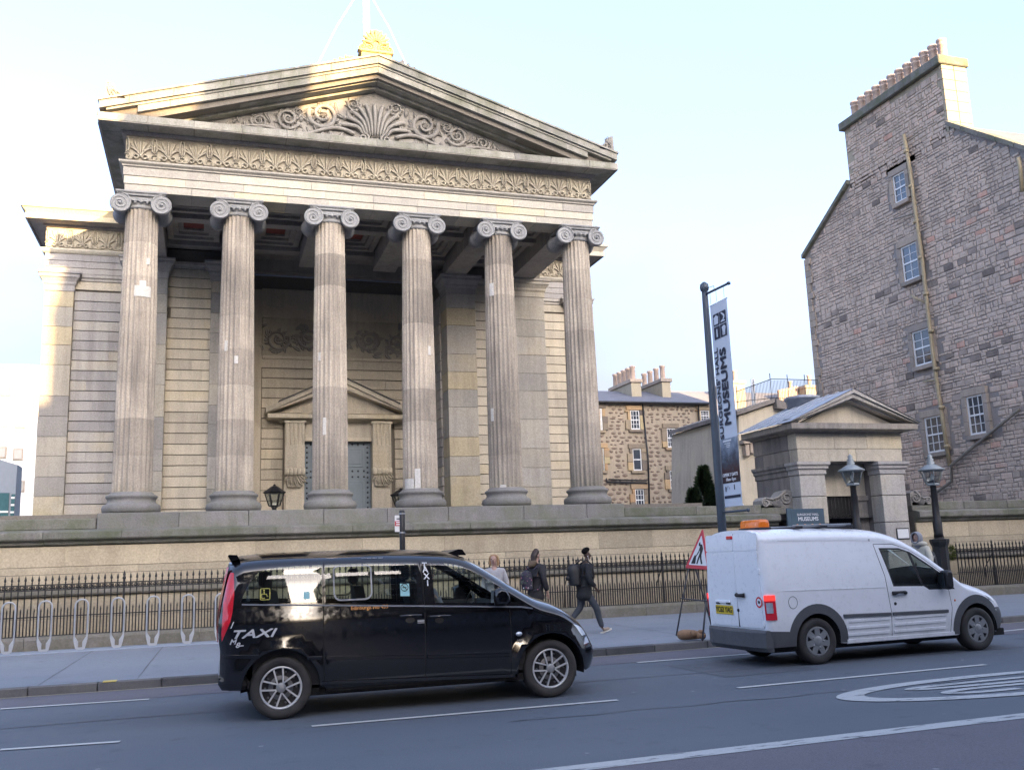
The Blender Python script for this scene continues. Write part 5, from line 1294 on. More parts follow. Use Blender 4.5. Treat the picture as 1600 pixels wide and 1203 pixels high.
# ---------------------------------------------------------------- white panel van
VH = 0.805
VM, vl, vlx = frame_of(1281.5, 1005.8, 12.06, rad(2.5), VH)
van = thing('panel_van', (0, 0, 0), 'white high-roof panel van with an orange roof beacon and grey wheel arches', 'van', M=VM)
vfw = vl(1532, 985)[0]; VR = 0.325
vroof = [vl(px, py, -VH + .25) for px, py in ((1192, 826), (1230, 824.5), (1271, 823.8), (1310, 823.5), (1344, 824.2), (1360, 825.3), (1373, 827.5), (1394, 834.5), (1418.7, 849), (1440, 865), (1471.7, 890), (1486.6, 903), (1505, 908), (1525.9, 915), (1548.6, 926), (1556, 933))]
vroof += [(vroof[-1][0] + .05, vroof[-1][1] - .12), (vroof[-1][0] + .09, vroof[-1][1] - .35)]
vxr_t = sorted([(z, x) for x, z in [vl(px, py, -VH + .05) for px, py in ((1186, 826), (1186.5, 850), (1189, 880), (1192.5, 915), (1195.5, 945), (1200, 985), (1203, 1010))]])
vxf_t = sorted([(z, x) for x, z in [vl(px, py, -VH + .3) for px, py in ((1557, 934), (1559.5, 941), (1561.5, 948.3), (1566, 953), (1567, 970), (1562, 989))]])
vxr, vxf = smooth_tab(vxr_t, .05), smooth_tab(vxf_t, .05); vzt = smooth_tab(vroof, .10)
VB = vl(1300, 919.5)[1]; VS = vl(1320, 1006)[1]; VS2 = vl(1484, 990)[1]
def vw(x, z):
    w_ = VH
    if z > VB: w_ -= .15 * max(0, (z - VB) / .9) ** 1.35
    if z < .6: w_ -= .03 * ((.6 - z) / .35) ** 2
    t = max(0, (x - (vfw - .3)) / 1.05); w_ -= .15 * t * t
    return w_
vsh = Shell(vzt, lambda x: .20, 2.7, vw, vxr, vxf, .10, .40)
vs_r = [(vxr(z), z) for z in [VS + .02 + i * .05 for i in range(80)] if z < vsh.zc(vxr(1.8)) - .02]; vrt = vs_r[-1][0]
vru = [(vrt + .006 * k, vsh.zc(vrt + .006 * k) + k / 12) for k in range(1, 13)]
vs_f = [(vxf(z), z) for z in [VS + .0 + i * .05 for i in range(60)] if z < vsh.zc(vxf(.85)) - .01]; vft = vs_f[-1][0]
vfu = [(vft - .008 * k, vsh.zc(vft - .008 * k) + k / 12) for k in range(1, 13)]
tpx = [vru[-1][0] + (vfu[-1][0] - vru[-1][0]) * i / 70 for i in range(1, 70)]
RA_ = .385
vdom = [(vxr(VS + .02), VS + .02)] + arch(0, RA_, VS + .02) + [(.6, VS), (1.2, VS), (1.8, VS), (vfw - .45, VS)] + arch(vfw, RA_, VS + .01) + [(vfw + .42, VS)] + vs_f + vfu + [(x, vsh.zc(x) + 1) for x in tpx[::-1]] + vru[::-1] + vs_r[::-1][:-1]
vdom = [p for i, p in enumerate(vdom) if i == 0 or math.hypot(p[0] - vdom[i - 1][0], p[1] - vdom[i - 1][1]) > .004]
vz = lambda *pts: [vl(*p) for p in pts]
vwin = dens(vz((1380.5, 858), (1408.9, 858.3), (1423, 863.2), (1456, 887), (1470, 898.5), (1488, 917.5), (1453.5, 918.3), (1444.6, 912.6), (1397.5, 913.2)), .1)
vwinb = dens(vz((1378, 855.6), (1409, 855.8), (1426, 862.0), (1458.5, 885.5), (1473, 897), (1492, 919.8), (1452, 920.8), (1443.4, 915.2), (1396, 915.8)), .1)
vbar = ribbon(vz((1423.5, 862), (1432, 888), (1441.5, 915)), .05)
vsail = dens(vz((1459, 888), (1473, 898), (1491, 919.5), (1474, 920)), .08)
def arcring(cx, r0, r1, z0):
    a = arch(cx, r1, z0); b = arch(cx, r0, z0); return a + b[::-1]
vreg = [('front_door', dens(vz((1370.5, 849.8), (1400, 849.6), (1422, 856.5), (1442, 870), (1478, 899), (1482, 921), (1488, 949), (1487, 987), (1395.5, 993), (1393, 954), (1383.4, 900)), .1)),
        ('door_gap', ribbon(vz((1370.3, 850), (1383.4, 899.8), (1392.8, 953.8), (1395.5, 993)), .009)), ('door_gap#2', ribbon(vz((1370.3, 849.8), (1400, 849.6), (1422, 856.5), (1442, 870), (1476, 897)), .008)), ('door_gap#3', ribbon(vz((1480, 918), (1482.5, 922), (1488, 949), (1487, 987)), .007)),
        ('window_surround', vwinb), ('front_window', vwin), ('window_bar', vbar), ('mirror_sail', vsail),
        ('wheel_arch_cladding', arcring(0, RA_ - .02, RA_ + .135, VS + .02)), ('wheel_arch_cladding#2', arcring(vfw, RA_ - .02, RA_ + .13, VS + .01)),
        ('front_bumper', dens(vz((1545, 949), (1561, 948.3)) + [(vft + .3, vl(1560, 948)[1]), (vft + .3, VS - .05), (vfw + .40, VS - .05), (vfw + .46, .6)], .08)),
        ('rear_bumper', dens([(vrt - .2, VS - .1), (-.40, VS - .1), (-.44, VS + .02), (-.50, vl(1229, 987)[1]), (vrt - .2, vl(1200, 985)[1])], .08)),
        ('headlight', dens(vz((1541, 925), (1553, 930), (1559.5, 941), (1548, 936)), .05)),
        ('windscreen', [(x, vsh.zc(x) + u) for x, u in ((vl(1412, 845)[0], .40), (vl(1412, 845)[0], 1.0), (vl(1484, 901)[0], 1.0), (vl(1484, 901)[0], .40))])]
VG = []
for i in range(int((vft - vrt + .3) / .07)):
    x = vrt - .1 + i * .07; zc = vsh.zc(x)
    for k in range(70):
        z = VS + .02 + k * .03
        if z < zc - .015 and (k % 2 == 0 or z < .75): VG.append((x + (.03 if k % 4 else 0), z))
    for u in (0, .08, .16, .25, .35, .45, .55, .65, .75, .87): VG.append((x, zc + u))
VO = build_shell(van, vsh, vdom, vreg, VG, {'door_gap': M_dark, 'window_surround': M_blkp, 'window_bar': M_blkp, 'mirror_sail': M_blkp, 'front_window': M_glasslt, 'wheel_arch_cladding': M_trim, 'front_bumper': M_trim, 'rear_bumper': M_trim, 'headlight': M_clear, 'windscreen': M_glasslt}, M_wpt, vs_r + vru, vs_f + vfu, both_names=('windscreen',))
for s_ in (-1, 1):
    for x in (0, vfw):
        wheel(van, x, s_ * (VH - .125), VR, .20, 'cover', s_)
        mb = MB(); mb.lathe([(RA_ + .005, -.20), (RA_ + .005, .20)], c=(x, s_ * (VH - .24), VR), n=28, axis='y', cap=False, a0=-1.7, a1=1.7); mb.lathe([(RA_ + .005, 0), (.001, 0)], c=(x, s_ * (VH - .42), VR), n=28, axis='y', cap=False, a0=-1.7, a1=1.7); mb.build('wheel_arch_liner', M_dark, van, True)
side_strip(van, vsh, line(vl(1318, 962), vl(1391.5, 958.8)), .055, .022, M_trim, 'rubbing_strip'); side_strip(van, vsh, line(vl(1394.5, 958.6), vl(1481, 954.2)), .055, .022, M_trim, 'rubbing_strip')
for k in range(3):                             # pressed ribs low on the flank, crease lines above
    for a, b in ((1326, 1390), (1398, 1478)): side_strip(van, vsh, line(vl(a, 970.5 + 10.5 * k - (a - 1326) * .075), vl(b, 970.5 + 10.5 * k - (b - 1326) * .075)), .050, .011, M_wpt, 'pressed_rib')
side_strip(van, vsh, line(vl(1222, 843.2), vl(1372, 843.8)), .012, .004, M_wpt, 'roof_crease'); side_strip(van, vsh, line(vl(1222, 923), vl(1383, 917)), .014, .005, M_wpt, 'belt_crease')
side_strip(van, vsh, line((.50, VS + .03), (vfw - .50, VS + .03)), .07, .012, M_wpt, 'sill_moulding')
mb = MB(); mb.box(vrt + .05, vfw + .6, -VH + .12, VH - .12, .20, .30); mb.build('underbody', M_dark, van, True)
# rear: two tall doors, lamps, plate, bumper
def rmap(y, z): return (vxr(z) - .012 - .0 * y, y, z)
vlr = lambda px, py: vlx(px, py, vxr(1.0))
zA = vlr(1150, 979)[1] + .01; zB = vlr(1150, 832)[1] - .02; ySp = vlr(1150, 900)[0]
def rear_panel(y0, y1, z0, z1, name, mat, r=.03, off=.012, th=.012, parent=van):
    pl = dens(rrect(y0, y1, z0, z1, r), .12); V, F = [], []
    n = len(pl)
    for (y, z) in pl: V.append((vxr(z) - off, y, z))
    for (y, z) in pl: V.append((vxr(z) - off + th, y, z))
    tri = tessellate_polygon([[Vector((p[0], p[1], 0)) for p in pl]])
    nr = 10; mb = MB(); mb.add(V, [(i, (i + 1) % n, n + (i + 1) % n, n + i)[::-1] for i in range(n)])
    grid = [(y0 + (y1 - y0) * a / 8, z0 + (z1 - z0) * b / 16) for a in range(1, 8) for b in range(1, 16)]
    uv, res = cdt(pl, [], grid)
    mb.add([(vxr(p[1]) - off, p[0], p[1]) for p in uv], [f[::-1] for f in res['body']], True)
    return mb.build(name, mat, parent, True)
yl, yr_ = VH - .125, -(VH - .115)
zm = vlr(1150, 861)[1]
for y0, y1 in ((ySp + .004, yl), (yr_, ySp - .004)):
    rear_panel(y0, y1, zA, zm - .004, 'rear_door', M_wpt); rear_panel(y0 + .0, y1 - .0, zm + .004, zB, 'rear_door_head', M_wpt)
mb = MB(); mb.box(vxr(1.0) - .008, vxr(1.0) + .01, ySp - .004, ySp + .004, zA, zB); mb.build('door_gap', M_dark, van, True)
py_, pz_ = vlr(1133, 952); PX = vxr(.8) - .016
mb = MB(); mb.box(PX - .008, PX, py_ - .235, py_ + .235, pz_ - .065, pz_ + .065, .004); npl = mb.build('number_plate', M_plate, van, True)
FACE_REAR = Matrix(((0, 0, -1, 0), (-1, 0, 0, 0), (0, 1, 0, 0), (0, 0, 0, 1)))
def rtext(txt, y, z, size, mat, **k):
    me = flat_text(txt, size, **k); me.materials.clear(); me.materials.append(mat); return put(me, 'plate_lettering', npl, True, M=Matrix.Translation((PX - .0105, y, z)) @ FACE_REAR)
rtext('YC62 YAG', py_, pz_, .112, M_blkp, bold=.0015, sx=.86)
mb = MB(); a = vlr(1131, 939.5); mb.box(PX - .02, PX, a[0] - .20, a[0] + .20, a[1] - .025, a[1] + .02, .008); mb.build('plate_lamp_housing', M_wpt, van, True)
for d in (-.15, .13):
    mb = MB(); mb.box(PX - .022, PX, a[0] + d - .05, a[0] + d + .05, a[1] - .035, a[1] - .005, .006); mb.build('plate_lamp', M_blkp, van, True)
a = vlr(1158.8, 929.5); mb = MB(); mb.tube([(PX - .01, a[0] + .10, a[1]), (PX - .05, a[0] + .05, a[1]), (PX - .05, a[0] - .05, a[1]), (PX - .01, a[0] - .10, a[1])], [.035, .024, .024, .035], 8); mb.build('door_handle', M_blkp, van, True)
a = vlr(1154.5, 953); mb = MB(); mb.lathe([(.001, -.01), (.022, -.008), (.026, .004)], c=(PX, a[0], a[1]), n=12, axis='x', cap=False); mb.build('door_lock', M_blkp, van, True)
a = vlr(1187, 940.7); mb = MB(); mb.lathe([(.055, -.002), (.078, -.002)], c=(PX - .001, a[0], a[1]), n=24, axis='x', cap=False); sk = mb.build('speed_sticker', M_red, van, True)
mb = MB(); mb.lathe([(.001, -.001), (.056, -.001)], c=(PX - .001, a[0], a[1]), n=24, axis='x', cap=False); mb.build('sticker_face', M_wlet, sk, True)
me = flat_text('70', .055, bold=.001); me.materials.clear(); me.materials.append(M_blkp); put(me, 'sticker_digits', sk, True, M=Matrix.Translation((PX - .005, a[0], a[1])) @ FACE_REAR)
a = vlr(1141, 840); mb = MB(); mb.box(vxr(a[1]) - .03, vxr(a[1]), a[0] - .075, a[0] + .075, a[1] - .025, a[1] + .025, .008); mb.build('brake_light', M_red, van, True)
a, b = vlr(1190, 893), vlr(1196, 975)
for p in (a, b):
    mb = MB(); mb.box(vxr(p[1]) - .02, vxr(p[1]) + .02, yr_ - .02, yr_ + .03, p[1] - .04, p[1] + .04, .01); mb.build('door_hinge', M_wpt, van, True)
for s_ in (-1, 1):                             # tall lamps that wrap the rear corners
    z0, z1 = vl(1206, 969)[1], vl(1204, 930)[1]; xa, xb = vl(1196.5, 950)[0], vl(1215, 950)[0]
    for nm, q0, q1, m_ in (('tail_lamp', 0.0, .78, M_red), ('tail_lamp_lit', .78, 1.0, M_redlit), ('reversing_lamp', .28, .70, M_clear)):
        za, zb_ = z0 + (z1 - z0) * q0, z0 + (z1 - z0) * q1; mb = MB(); vs = []
        x0_, x1_ = (-.005, .135) if nm != 'reversing_lamp' else (.012, .085)
        for k in range(9):
            d = x0_ + (x1_ - x0_) * k / 8
            for z in (za, zb_):
                p = Vector(vsh.map(vxr(z) + max(.001, d), z)); o_ = .014 if nm != 'reversing_lamp' else .019
                vs.append((p.x - o_ * max(0, 1 - d / .10), (p.y - o_) if s_ < 0 else -(p.y - o_), p.z))
        mb.add(vs, [(2 * k, 2 * k + 2, 2 * k + 3, 2 * k + 1)[::1 if s_ < 0 else -1] for k in range(8)], True); mb.build(nm, m_, van, True)
bz0, bz1 = vlr(1150, 1003)[1], vlr(1150, 981)[1]
mb = MB(); ol = [(-VH + .02, .0), (-VH + .06, -.10), (-VH + .25, -.17), (0, -.19), (VH - .25, -.17), (VH - .06, -.10), (VH - .02, 0)]
vs = []
for z, k in ((VS - .04, .6), (VS + .02, .98), (bz1 - .03, 1.0), (bz1 + .005, .85), (bz1 + .005, .1)):
    vs += [(vxr(.5) + .06 + x * k, y, z) for y, x in ol]
n = len(ol); mb.add(vs, [(k * n + i, k * n + i + 1, (k + 1) * n + i + 1, (k + 1) * n + i)[::-1] for k in range(4) for i in range(n - 1)]); mb.build('rear_bumper_face', M_trim, van, True)
# flank details
m = on_side(vsh, *vl(1239, 941), .002); mb = MB(); mb.tube([(.075 * math.cos(a), 0, .085 * math.sin(a)) for a in [2 * pi * k / 28 for k in range(28)]], .0035, 4, closed=True); mb.build('fuel_flap', M_trim, van, True, M=m)
hx, hz = vl(1404.5, 926); m = on_side(vsh, hx, hz, 0); mb = MB(); mb.tube([(-.12, .0, .0), (-.10, -.03, .0), (-.04, -.04, .012), (.06, -.04, .012), (.10, -.03, .0), (.12, .0, .0)], [.03, .03, .019, .019, .03, .03], 8); mb.build('door_handle', M_blkp, van, True, M=m)
m = on_side(vsh, *vl(1399, 942.7), .002); mb = MB(); mb.lathe([(.001, -.008), (.022, -.006), (.026, .004)], n=12, axis='y', cap=False); mb.build('door_lock', M_blkp, van, True, M=m)
m = on_side(vsh, *vl(1492, 937.5), .002); mb = MB(); mb.lathe([(.001, -.006), (.014, -.004), (.018, .004)], n=10, axis='y', cap=False); mb.build('side_repeater', M_amber, van, True, M=m)
for s_ in (-1, 1):
    mx_, mz_ = vl(1478.5, 905, -VH - .12); mb = MB(); ol = rrect(-.05, .075, -.15, .14, .05)
    for k, (q, y) in enumerate(((.72, -.10), (.95, -.08), (1.0, -.03), (.97, .05), (.75, .085))): mb.v += [(mx_ + a * q, s_ * (VH + .10 - y), mz_ + b * q) for a, b in ol]
    n = len(ol)
    for k in range(4):
        for i in range(n): mb.f.append((k * n + i, k * n + (i + 1) % n, (k + 1) * n + (i + 1) % n, (k + 1) * n + i)[::s_]); mb.sm.append(True); mb.mi.append(0); mb.t.append(.5)
    mb.f += [tuple(range(n)), tuple(4 * n + i for i in range(n))]; mb.sm += [False] * 2; mb.mi += [0, 0]; mb.t += [.5, .5]
    mr = mb.build('door_mirror', M_blkp, van, True)
    mb = MB(); mb.box(mx_ - .083, mx_ - .079, min(s_ * (VH + .02), s_ * (VH + .16)), max(s_ * (VH + .02), s_ * (VH + .16)), mz_ - .11, mz_ + .11); mb.build('mirror_glass', M_mirg, mr, True)
# roof: amber beacon, pale bars
bc = vl(1192, 818, -.25); bw = (vl(1211.8, 818, -.25)[0] - vl(1172.3, 818, -.25)[0]); bx = vl(1192, 818, -.25)[0]; zr = vzt(vrt + .3)
bx = vrt + .46
mb = MB(); mb.box(bx - .12, bx + .12, -.27, .27, zr - .03, zr + .03, .012); be = mb.build('beacon', M_blkp, van, True)
mb = MB(); ol = rrect(-.11, .11, -.26, .26, .05); vs = []
for z, k in ((zr + .03, 1.0), (zr + .10, .97), (zr + .135, .88), (zr + .15, .6)): vs += [(bx + a * k, b * (1 - (1 - k) * .3), z) for a, b in ol]
n = len(ol); mb.add(vs, [(k * n + i, k * n + (i + 1) % n, (k + 1) * n + (i + 1) % n, (k + 1) * n + i) for k in range(3) for i in range(n)], True); mb.add(vs[3 * n:], [tuple(range(n))]); mb.build('beacon_lens', M_amber, be, True)
zr = vzt(.6); M_bar = plain('pale aluminium bar', (0.36, 0.38, 0.40), .35, .7)
for y in (-.42, .42):
    mb = MB(); mb.box(.0, 1.05, y - .03, y + .03, zr + .02, zr + .055, .008); mb.build('roof_bar', M_bar, van, True)
for x in (.05, .5, .98):
    mb = MB(); mb.box(x - .03, x + .03, -.55, .55, zr - .01, zr + .03, .008); mb.build('roof_bar_foot', M_blkp, van, True)
mb = MB(); mb.box(1.0, vfw - .2, -VH + .10, VH - .10, .32, .40); mb.prism([(vfw - .75, .7), (vfw - .3, .7), (vfw - .25, .98), (vfw - .6, 1.02)], -VH + .14, VH - .14, 'xz'); mb.box(1.12, 1.15, -VH + .10, VH - .10, .4, vzt(1.1) - .18); mb.box(1.15, vfw - .2, -VH + .075, -VH + .09, .4, VB - .14); mb.box(1.15, vfw - .2, VH - .09, VH - .075, .4, VB - .14); mb.build('cabin_lining', M_int, van, True)
seat(van, 1.72, .38, .72); seat(van, 1.72, -.38, .72)
mb = MB(); mb.tube([(2.22 + .05 * math.sin(a), .38 + .18 * math.cos(a), 1.02 + .17 * math.sin(a)) for a in [2 * pi * k / 20 for k in range(20)]], .015, 6, closed=True); mb.tube([(2.22, .38, 1.02), (2.5, .38, .9)], .03, 6); mb.build('steering_wheel', M_blkp, van, True)
# ------------------------------------------------------------------ gatehouse, tenements behind, far buildings, trees
M_gate = stone('grey gatehouse ashlar', [(0.16, 0.15, 0.145), (0.22, 0.205, 0.195), (0.29, 0.265, 0.24), (0.33, 0.29, 0.235)], rnd=.7, nvar=.45, streak=.5, bump=.25, soot=(.07, .065, .06))
gate = thing('gatehouse', (17.6, 24.5, .13), 'small sandstone gatehouse with a plain pediment and open iron gate', 'building')
GX0, GX1, GY = 15.86, 19.42, 22.95
gcore = MB(); gcore.box(GX0 + .06, GX0 + .78, GY + .06, 25.2, .1, 4.86); gcore.box(GX1 - .78, GX1 - .06, GY + .06, 25.2, .1, 4.86); gcore.box(GX0 + .06, GX1 - .06, GY + .1, 25.2, 4.02, 4.86); gcore.box(GX0 + .1, GX1 - .1, 25.0, 25.2, .1, 4.86); gc = gcore.build('wall', M_gate, gate)
for a, b in ((GX0, GX0 + .84), (GX1 - .84, GX1)):
    for z0, z1 in ((.1, .75), (.76, 1.45), (1.46, 2.28), (2.29, 3.05), (3.06, 3.66)):
        mb = MB(); mb.box(a, b, GY, GY + .5, z0 + .004, z1 - .004, .010); mb.build('stone_block', M_ashg, gc)
    mb = MB(); mb.sweep([(0, 3.66), (.03, 3.68), (.03, 3.80), (.08, 3.84), (.08, 3.90), (.13, 3.95), (.13, 4.03), (0, 4.03)], 0, 0, [(a, GY + .5), (a, GY), (b, GY), (b, GY + .5)]); mb.build('pier_capital', M_ashg, gate)
blocks(gc, 23.46, 25.18, .2, 3.66, GX0, .58, 1.1, M_gate, plane='x', bev=.008, gap=.004)
mb = MB(); mb.sweep([(0, 3.66), (.03, 3.68), (.03, 3.80), (.08, 3.84), (.08, 3.90), (.13, 3.95), (.13, 4.03), (0, 4.03)], 0, 0, [(GX0, 25.2), (GX0, 23.5)]); mb.build('flank_moulding', M_gate, gate)
for k, (z0, z1) in enumerate(((4.04, 4.40), (4.405, 4.84))):
    xs = [GX0 - .02 * k, GX0 + (1.25 if k else 1.7), GX1 - (1.2 if k else 1.6), GX1 + .02 * k]
    for a, b in zip(xs, xs[1:]): mb = MB(); mb.box(a + .003, b - .003, GY - .015 * k, GY + .4, z0, z1, .006); mb.build('stone_block', M_ash, gc)
    blocks(gc, GY + .41, 25.18, z0, z1, GX0 - .015 * k, z1 - z0, 1.4, M_gate, plane='x', bev=.006, gap=.003)
PG = [(GX0, 25.25), (GX0, GY), (GX1, GY), (GX1, 25.25)]
mb = MB(); mb.sweep([(-.05, 4.84), (.06, 4.86), (.08, 4.90), (.34, 4.92), (.36, 4.94), (.36, 5.10), (-.05, 5.14)], 0, 0, PG); mb.build('cornice', M_gate, gate)
GCX = (GX0 + GX1) / 2; ge, ga = GX1 - GCX + .42, 6.08
def gr(x): return ga - (ga - 5.10) * abs(x - GCX) / ge
mb = MB(); mb.prism([(GCX - ge + .5, 5.1), (GCX + ge - .5, 5.1), (GCX, ga - .3)], GY + .05, GY + .3, 'xz'); mb.build('tympanum', M_ash, gate)
for sg in (-1, 1):
    for t0, t1, y in ((0.0, .11, GY - .42), (.112, .24, GY - .36), (.24, .30, GY - .20)):
        a, b = sorted((GCX, GCX + sg * (ge - t0 * 1.0))); mb = MB(); mb.prism([(a, max(5.105, gr(a) - t1)), (b, max(5.105, gr(b) - t1)), (b, max(5.11, gr(b) - t0)), (a, max(5.11, gr(a) - t0))], y, GY + .3, 'xz'); mb.build('raking_cornice', M_ashg, gate)
mb = MB(); mb.add([(GCX - ge - .03, GY - .44, 5.12), (GCX, GY - .44, ga + .02), (GCX, 25.5, ga + .02), (GCX - ge - .03, 25.5, 5.12), (GCX + ge + .03, GY - .44, 5.12), (GCX + ge + .03, 25.5, 5.12)], [(0, 1, 2, 3), (1, 4, 5, 2)])
rfg = mb.build('roof', M_lead, gate)
for k in range(5):
    y = GY + .25 + k * .5; mb = MB(); mb.tube([(GCX - ge, y, 5.14), (GCX, y, ga + .03)], .02, 4); mb.build('roof_seam', M_lead, rfg)
mb = MB(); mb.lathe([(.45, 5.75), (.48, 6.25), (.55, 6.27), (.55, 6.36), (.3, 6.4), (.001, 6.4)], c=(GCX - .1, 24.9, -.12), n=8); mb.build('roof_vent', M_lead, gate)
for cx in (GX0 - .25,):
    mb = MB(); mb.lathe([(.16, 5.12), (.2, 5.2), (.24, 5.22), (.24, 5.27), (.1, 5.3)], c=(GX0 - .02, GY + .1, 0), n=8); mb.build('corner_block', M_lead, gate)
# passage: inner lintel, dark doors, fanlight grille, inner pilasters
mb = MB(); mb.box(GX0 + .78, GX1 - .78, 23.75, 24.05, 3.1, 4.02); mb.build('inner_lintel', M_ash, gate)
for a in (GX0 + .78, GX1 - 1.10): mb = MB(); mb.box(a, a + .32, 23.70, 24.10, .1, 3.1, .01); mb.box(a - .03, a + .35, 23.65, 24.13, 2.95, 3.1, .01); mb.build('inner_pilaster', M_gate, gate)
M_gd = plain('dark brown timber gate', (0.035, 0.024, 0.02), 0.6, 0, .3)
mb = MB(); mb.box(GX0 + 1.1, GX0 + 1.95, 23.77, 23.85, .15, 2.05); gd = mb.build('gate_leaf', M_gd, gate)
for k in range(4):
    mb = MB(); mb.box(GX0 + 1.13 + .21 * k, GX0 + 1.31 + .21 * k, 23.74, 23.78, .25, 2.0, .01); mb.build('gate_plank', M_gd, gd)
mb = MB(); mb.box(GX0 + 1.1, GX1 - 1.1, 23.90, 23.95, .1, 3.1); mb.build('inner_door', M_gd, gate)
for k in range(9):
    mb = MB(); mb.box(GX0 + 2.0 + .09 * k, GX0 + 2.03 + .09 * k, 23.79, 23.82, .15, 2.1); mb.build('gate_bar', M_iron, gate)
mb = MB(); mb.box(GX0 + 1.1, GX1 - 1.1, 23.77, 23.85, 2.06, 2.16); mb.box(GX0 + 1.1, GX1 - 1.1, 23.83, 23.87, 2.16, 3.1)
for k in range(6):
    cx = GX0 + 1.22 + .24 * k
    for r_ in (.10, .05): mb.tube([(cx + r_ * math.cos(a), 23.79, 2.4 + r_ * 1.6 * math.sin(a)) for a in [2 * pi * q / 12 for q in range(12)]], .013, 4, closed=True)
    mb.tube([(cx, 23.79, 2.16), (cx, 23.79, 3.1)], .012, 4); mb.tube([(cx + .12, 23.79, 2.16), (cx + .12, 23.79, 3.1)], .012, 4)
mb.build('fanlight_grille', M_iron, gate)
# small blue name board and white notice plate
bd = thing('name_board', (16.3, 22.6, .5), 'slate blue museum name board with white lettering in front of the gate pier', 'sign board')
p0, p1 = at(1238.5, 830, Y=22.5), at(1287, 794, Y=22.5); w_, h_ = p1.x - p0.x, p1.z - p0.z
M_bd = plain('slate blue board', (0.06, 0.10, 0.135), .5)
mb = MB(); mb.box(p0.x, p1.x, 22.5, 22.53, p1.z - .95, p1.z, .006); mb.build('panel', M_bd, bd)
mb = MB(); mb.box(p0.x + .04, p0.x + .09, 22.535, 22.58, .13, p1.z - .1); mb.box(p1.x - .09, p1.x - .04, 22.535, 22.58, .13, p1.z - .1); mb.box(p0.x - .12, p0.x - .005, 22.5, 22.56, .13, p1.z + .02); mb.build('frame', M_bd, bd)
cxb = (p0.x + p1.x) / 2
lettering('board_lettering', "SURGEONS' HALL", M_wlet, bd, Matrix.Translation((cxb, 22.496, p1.z - .16)), .088, local=False, bold=.0005)
lettering('board_lettering', 'MUSEUMS', M_wlet, bd, Matrix.Translation((cxb, 22.496, p1.z - .28)), .148, local=False, bold=.003)
for k in range(4):
    mb = MB(); cx = p0.x + .17 + (w_ - .34) * k / 3; mb.lathe([(.001, -.004), (.05, -.003), (.05, 0)], c=(cx, 22.5, p1.z - .46), n=10, axis='y', cap=False); mb.box(cx - .035, cx + .035, 22.494, 22.5, p1.z - .56, p1.z - .47); mb.build('board_symbol', M_oran, bd)
pl = thing('notice_plate', (19.3, 22.93, 1.6), 'blank white notice plate fixed to the right gate pier', 'notice')
p0, p1 = at(1404.5, 841, Y=22.9), at(1420, 826, Y=22.9); mb = MB(); mb.box(p0.x, p1.x, 22.915, 22.94, p0.z, p1.z, .004); mb.build('panel', M_white, pl)
mb = MB(); mb.box(p0.x - .03, p1.x + .03, 22.935, 22.946, p0.z - .03, p1.z + .03); mb.build('frame', M_iron, pl)
# carved scroll blocks on the wall either side
def scrollblock(px0, px1, py0, py1, flip, label):
    a, b = at(px0, py1, Y=23.4), at(px1, py0, Y=23.4); o = thing('scroll_block', ((a.x + b.x) / 2, 23.4, a.z), label, 'carved stone'); h = b.z - a.z; wd = b.x - a.x
    mb = MB(); mb.box(a.x, b.x, 23.38, 23.9, 2.60, a.z + .01, .01); mb.build('plinth', M_moss, o); mb = MB(); y = 23.40
    f = (lambda u: a.x + wd * (1 - u)) if flip else (lambda u: a.x + wd * u)
    ol = [(f(0), a.z), (f(0.02), a.z + h * .42), (f(.12), a.z + h * .60), (f(.3), a.z + h * .5), (f(.5), a.z + h * .55), (f(.66), a.z + h * .92), (f(.84), a.z + h * 1.0), (f(1.0), a.z + h * .85), (f(1), a.z)]
    mb.prism(ol, y, y + .42, 'xz')
    for u, v, r_ in ((.14, .30, .25), (.76, .55, .40)):
        p = spiral(f(u), a.z + v * h, h * r_, 1.9, -1 if flip else 1, pi * .5); mb.tube([(q[0], y - .015, q[1]) for q in p], [h * .065 * (1 - .5 * k / len(p)) for k in range(len(p))], 6)
    mb.tube([(f(.14), y - .015, a.z + h * .56), (f(.35), y - .02, a.z + h * .48), (f(.52), y - .02, a.z + h * .60), (f(.76), y - .015, a.z + h * .95)], h * .06, 6)
    for k in range(6): leaf(mb, f(.42 + .03 * k), a.z + h * .05, pi / 2 + (.5 - .2 * k) * (-1 if flip else 1), h * .42, h * .07, y, .06)
    mb.build('volute', M_carv, o)
scrollblock(1189, 1240, 765, 794, False, 'carved stone scroll on the wall left of the gatehouse')
scrollblock(1424, 1452, 766, 790, True, 'carved stone scroll on the wall right of the gatehouse')

# tall rubble gable on the right
GB = thing('rubble_tenement', (32, 30, 0), 'tall pink and grey rubble tenement gable with a row of chimney pots', 'building')
GXW = 27.0
def gp(px, py): p = at(px, py, X=GXW); return (p.y, p.z)
gfar = gp(1266, 520)[0]
gol = [(20.0, 2.0), (gfar, 2.0), (gfar, gp(1258, 402)[1]), (gp(1331, 283)[0], gp(1331, 283)[1]), (gp(1316, 199)[0] - .0, gp(1316, 199)[1]), (gp(1467, 101)[0], gp(1467, 104)[1]), (gp(1482, 195)[0], gp(1482, 193)[1]), (20.0, gp(1600, 222)[1] - (gp(1600, 222)[0] - 20.0) * .82)]
chy0, chy1 = gol[5][0], gol[4][0]; gol[3] = (chy1, gol[3][1]); gol[6] = (chy0 - .0, gol[6][1])
gol2 = gol[:3] + [(chy1, gol[3][1]), (chy0, gol[6][1])] + gol[7:]
mb = MB(); mb.prism(gol2, GXW + .10, GXW + 12, 'yz'); gw = mb.build('wall', M_mortar, GB)
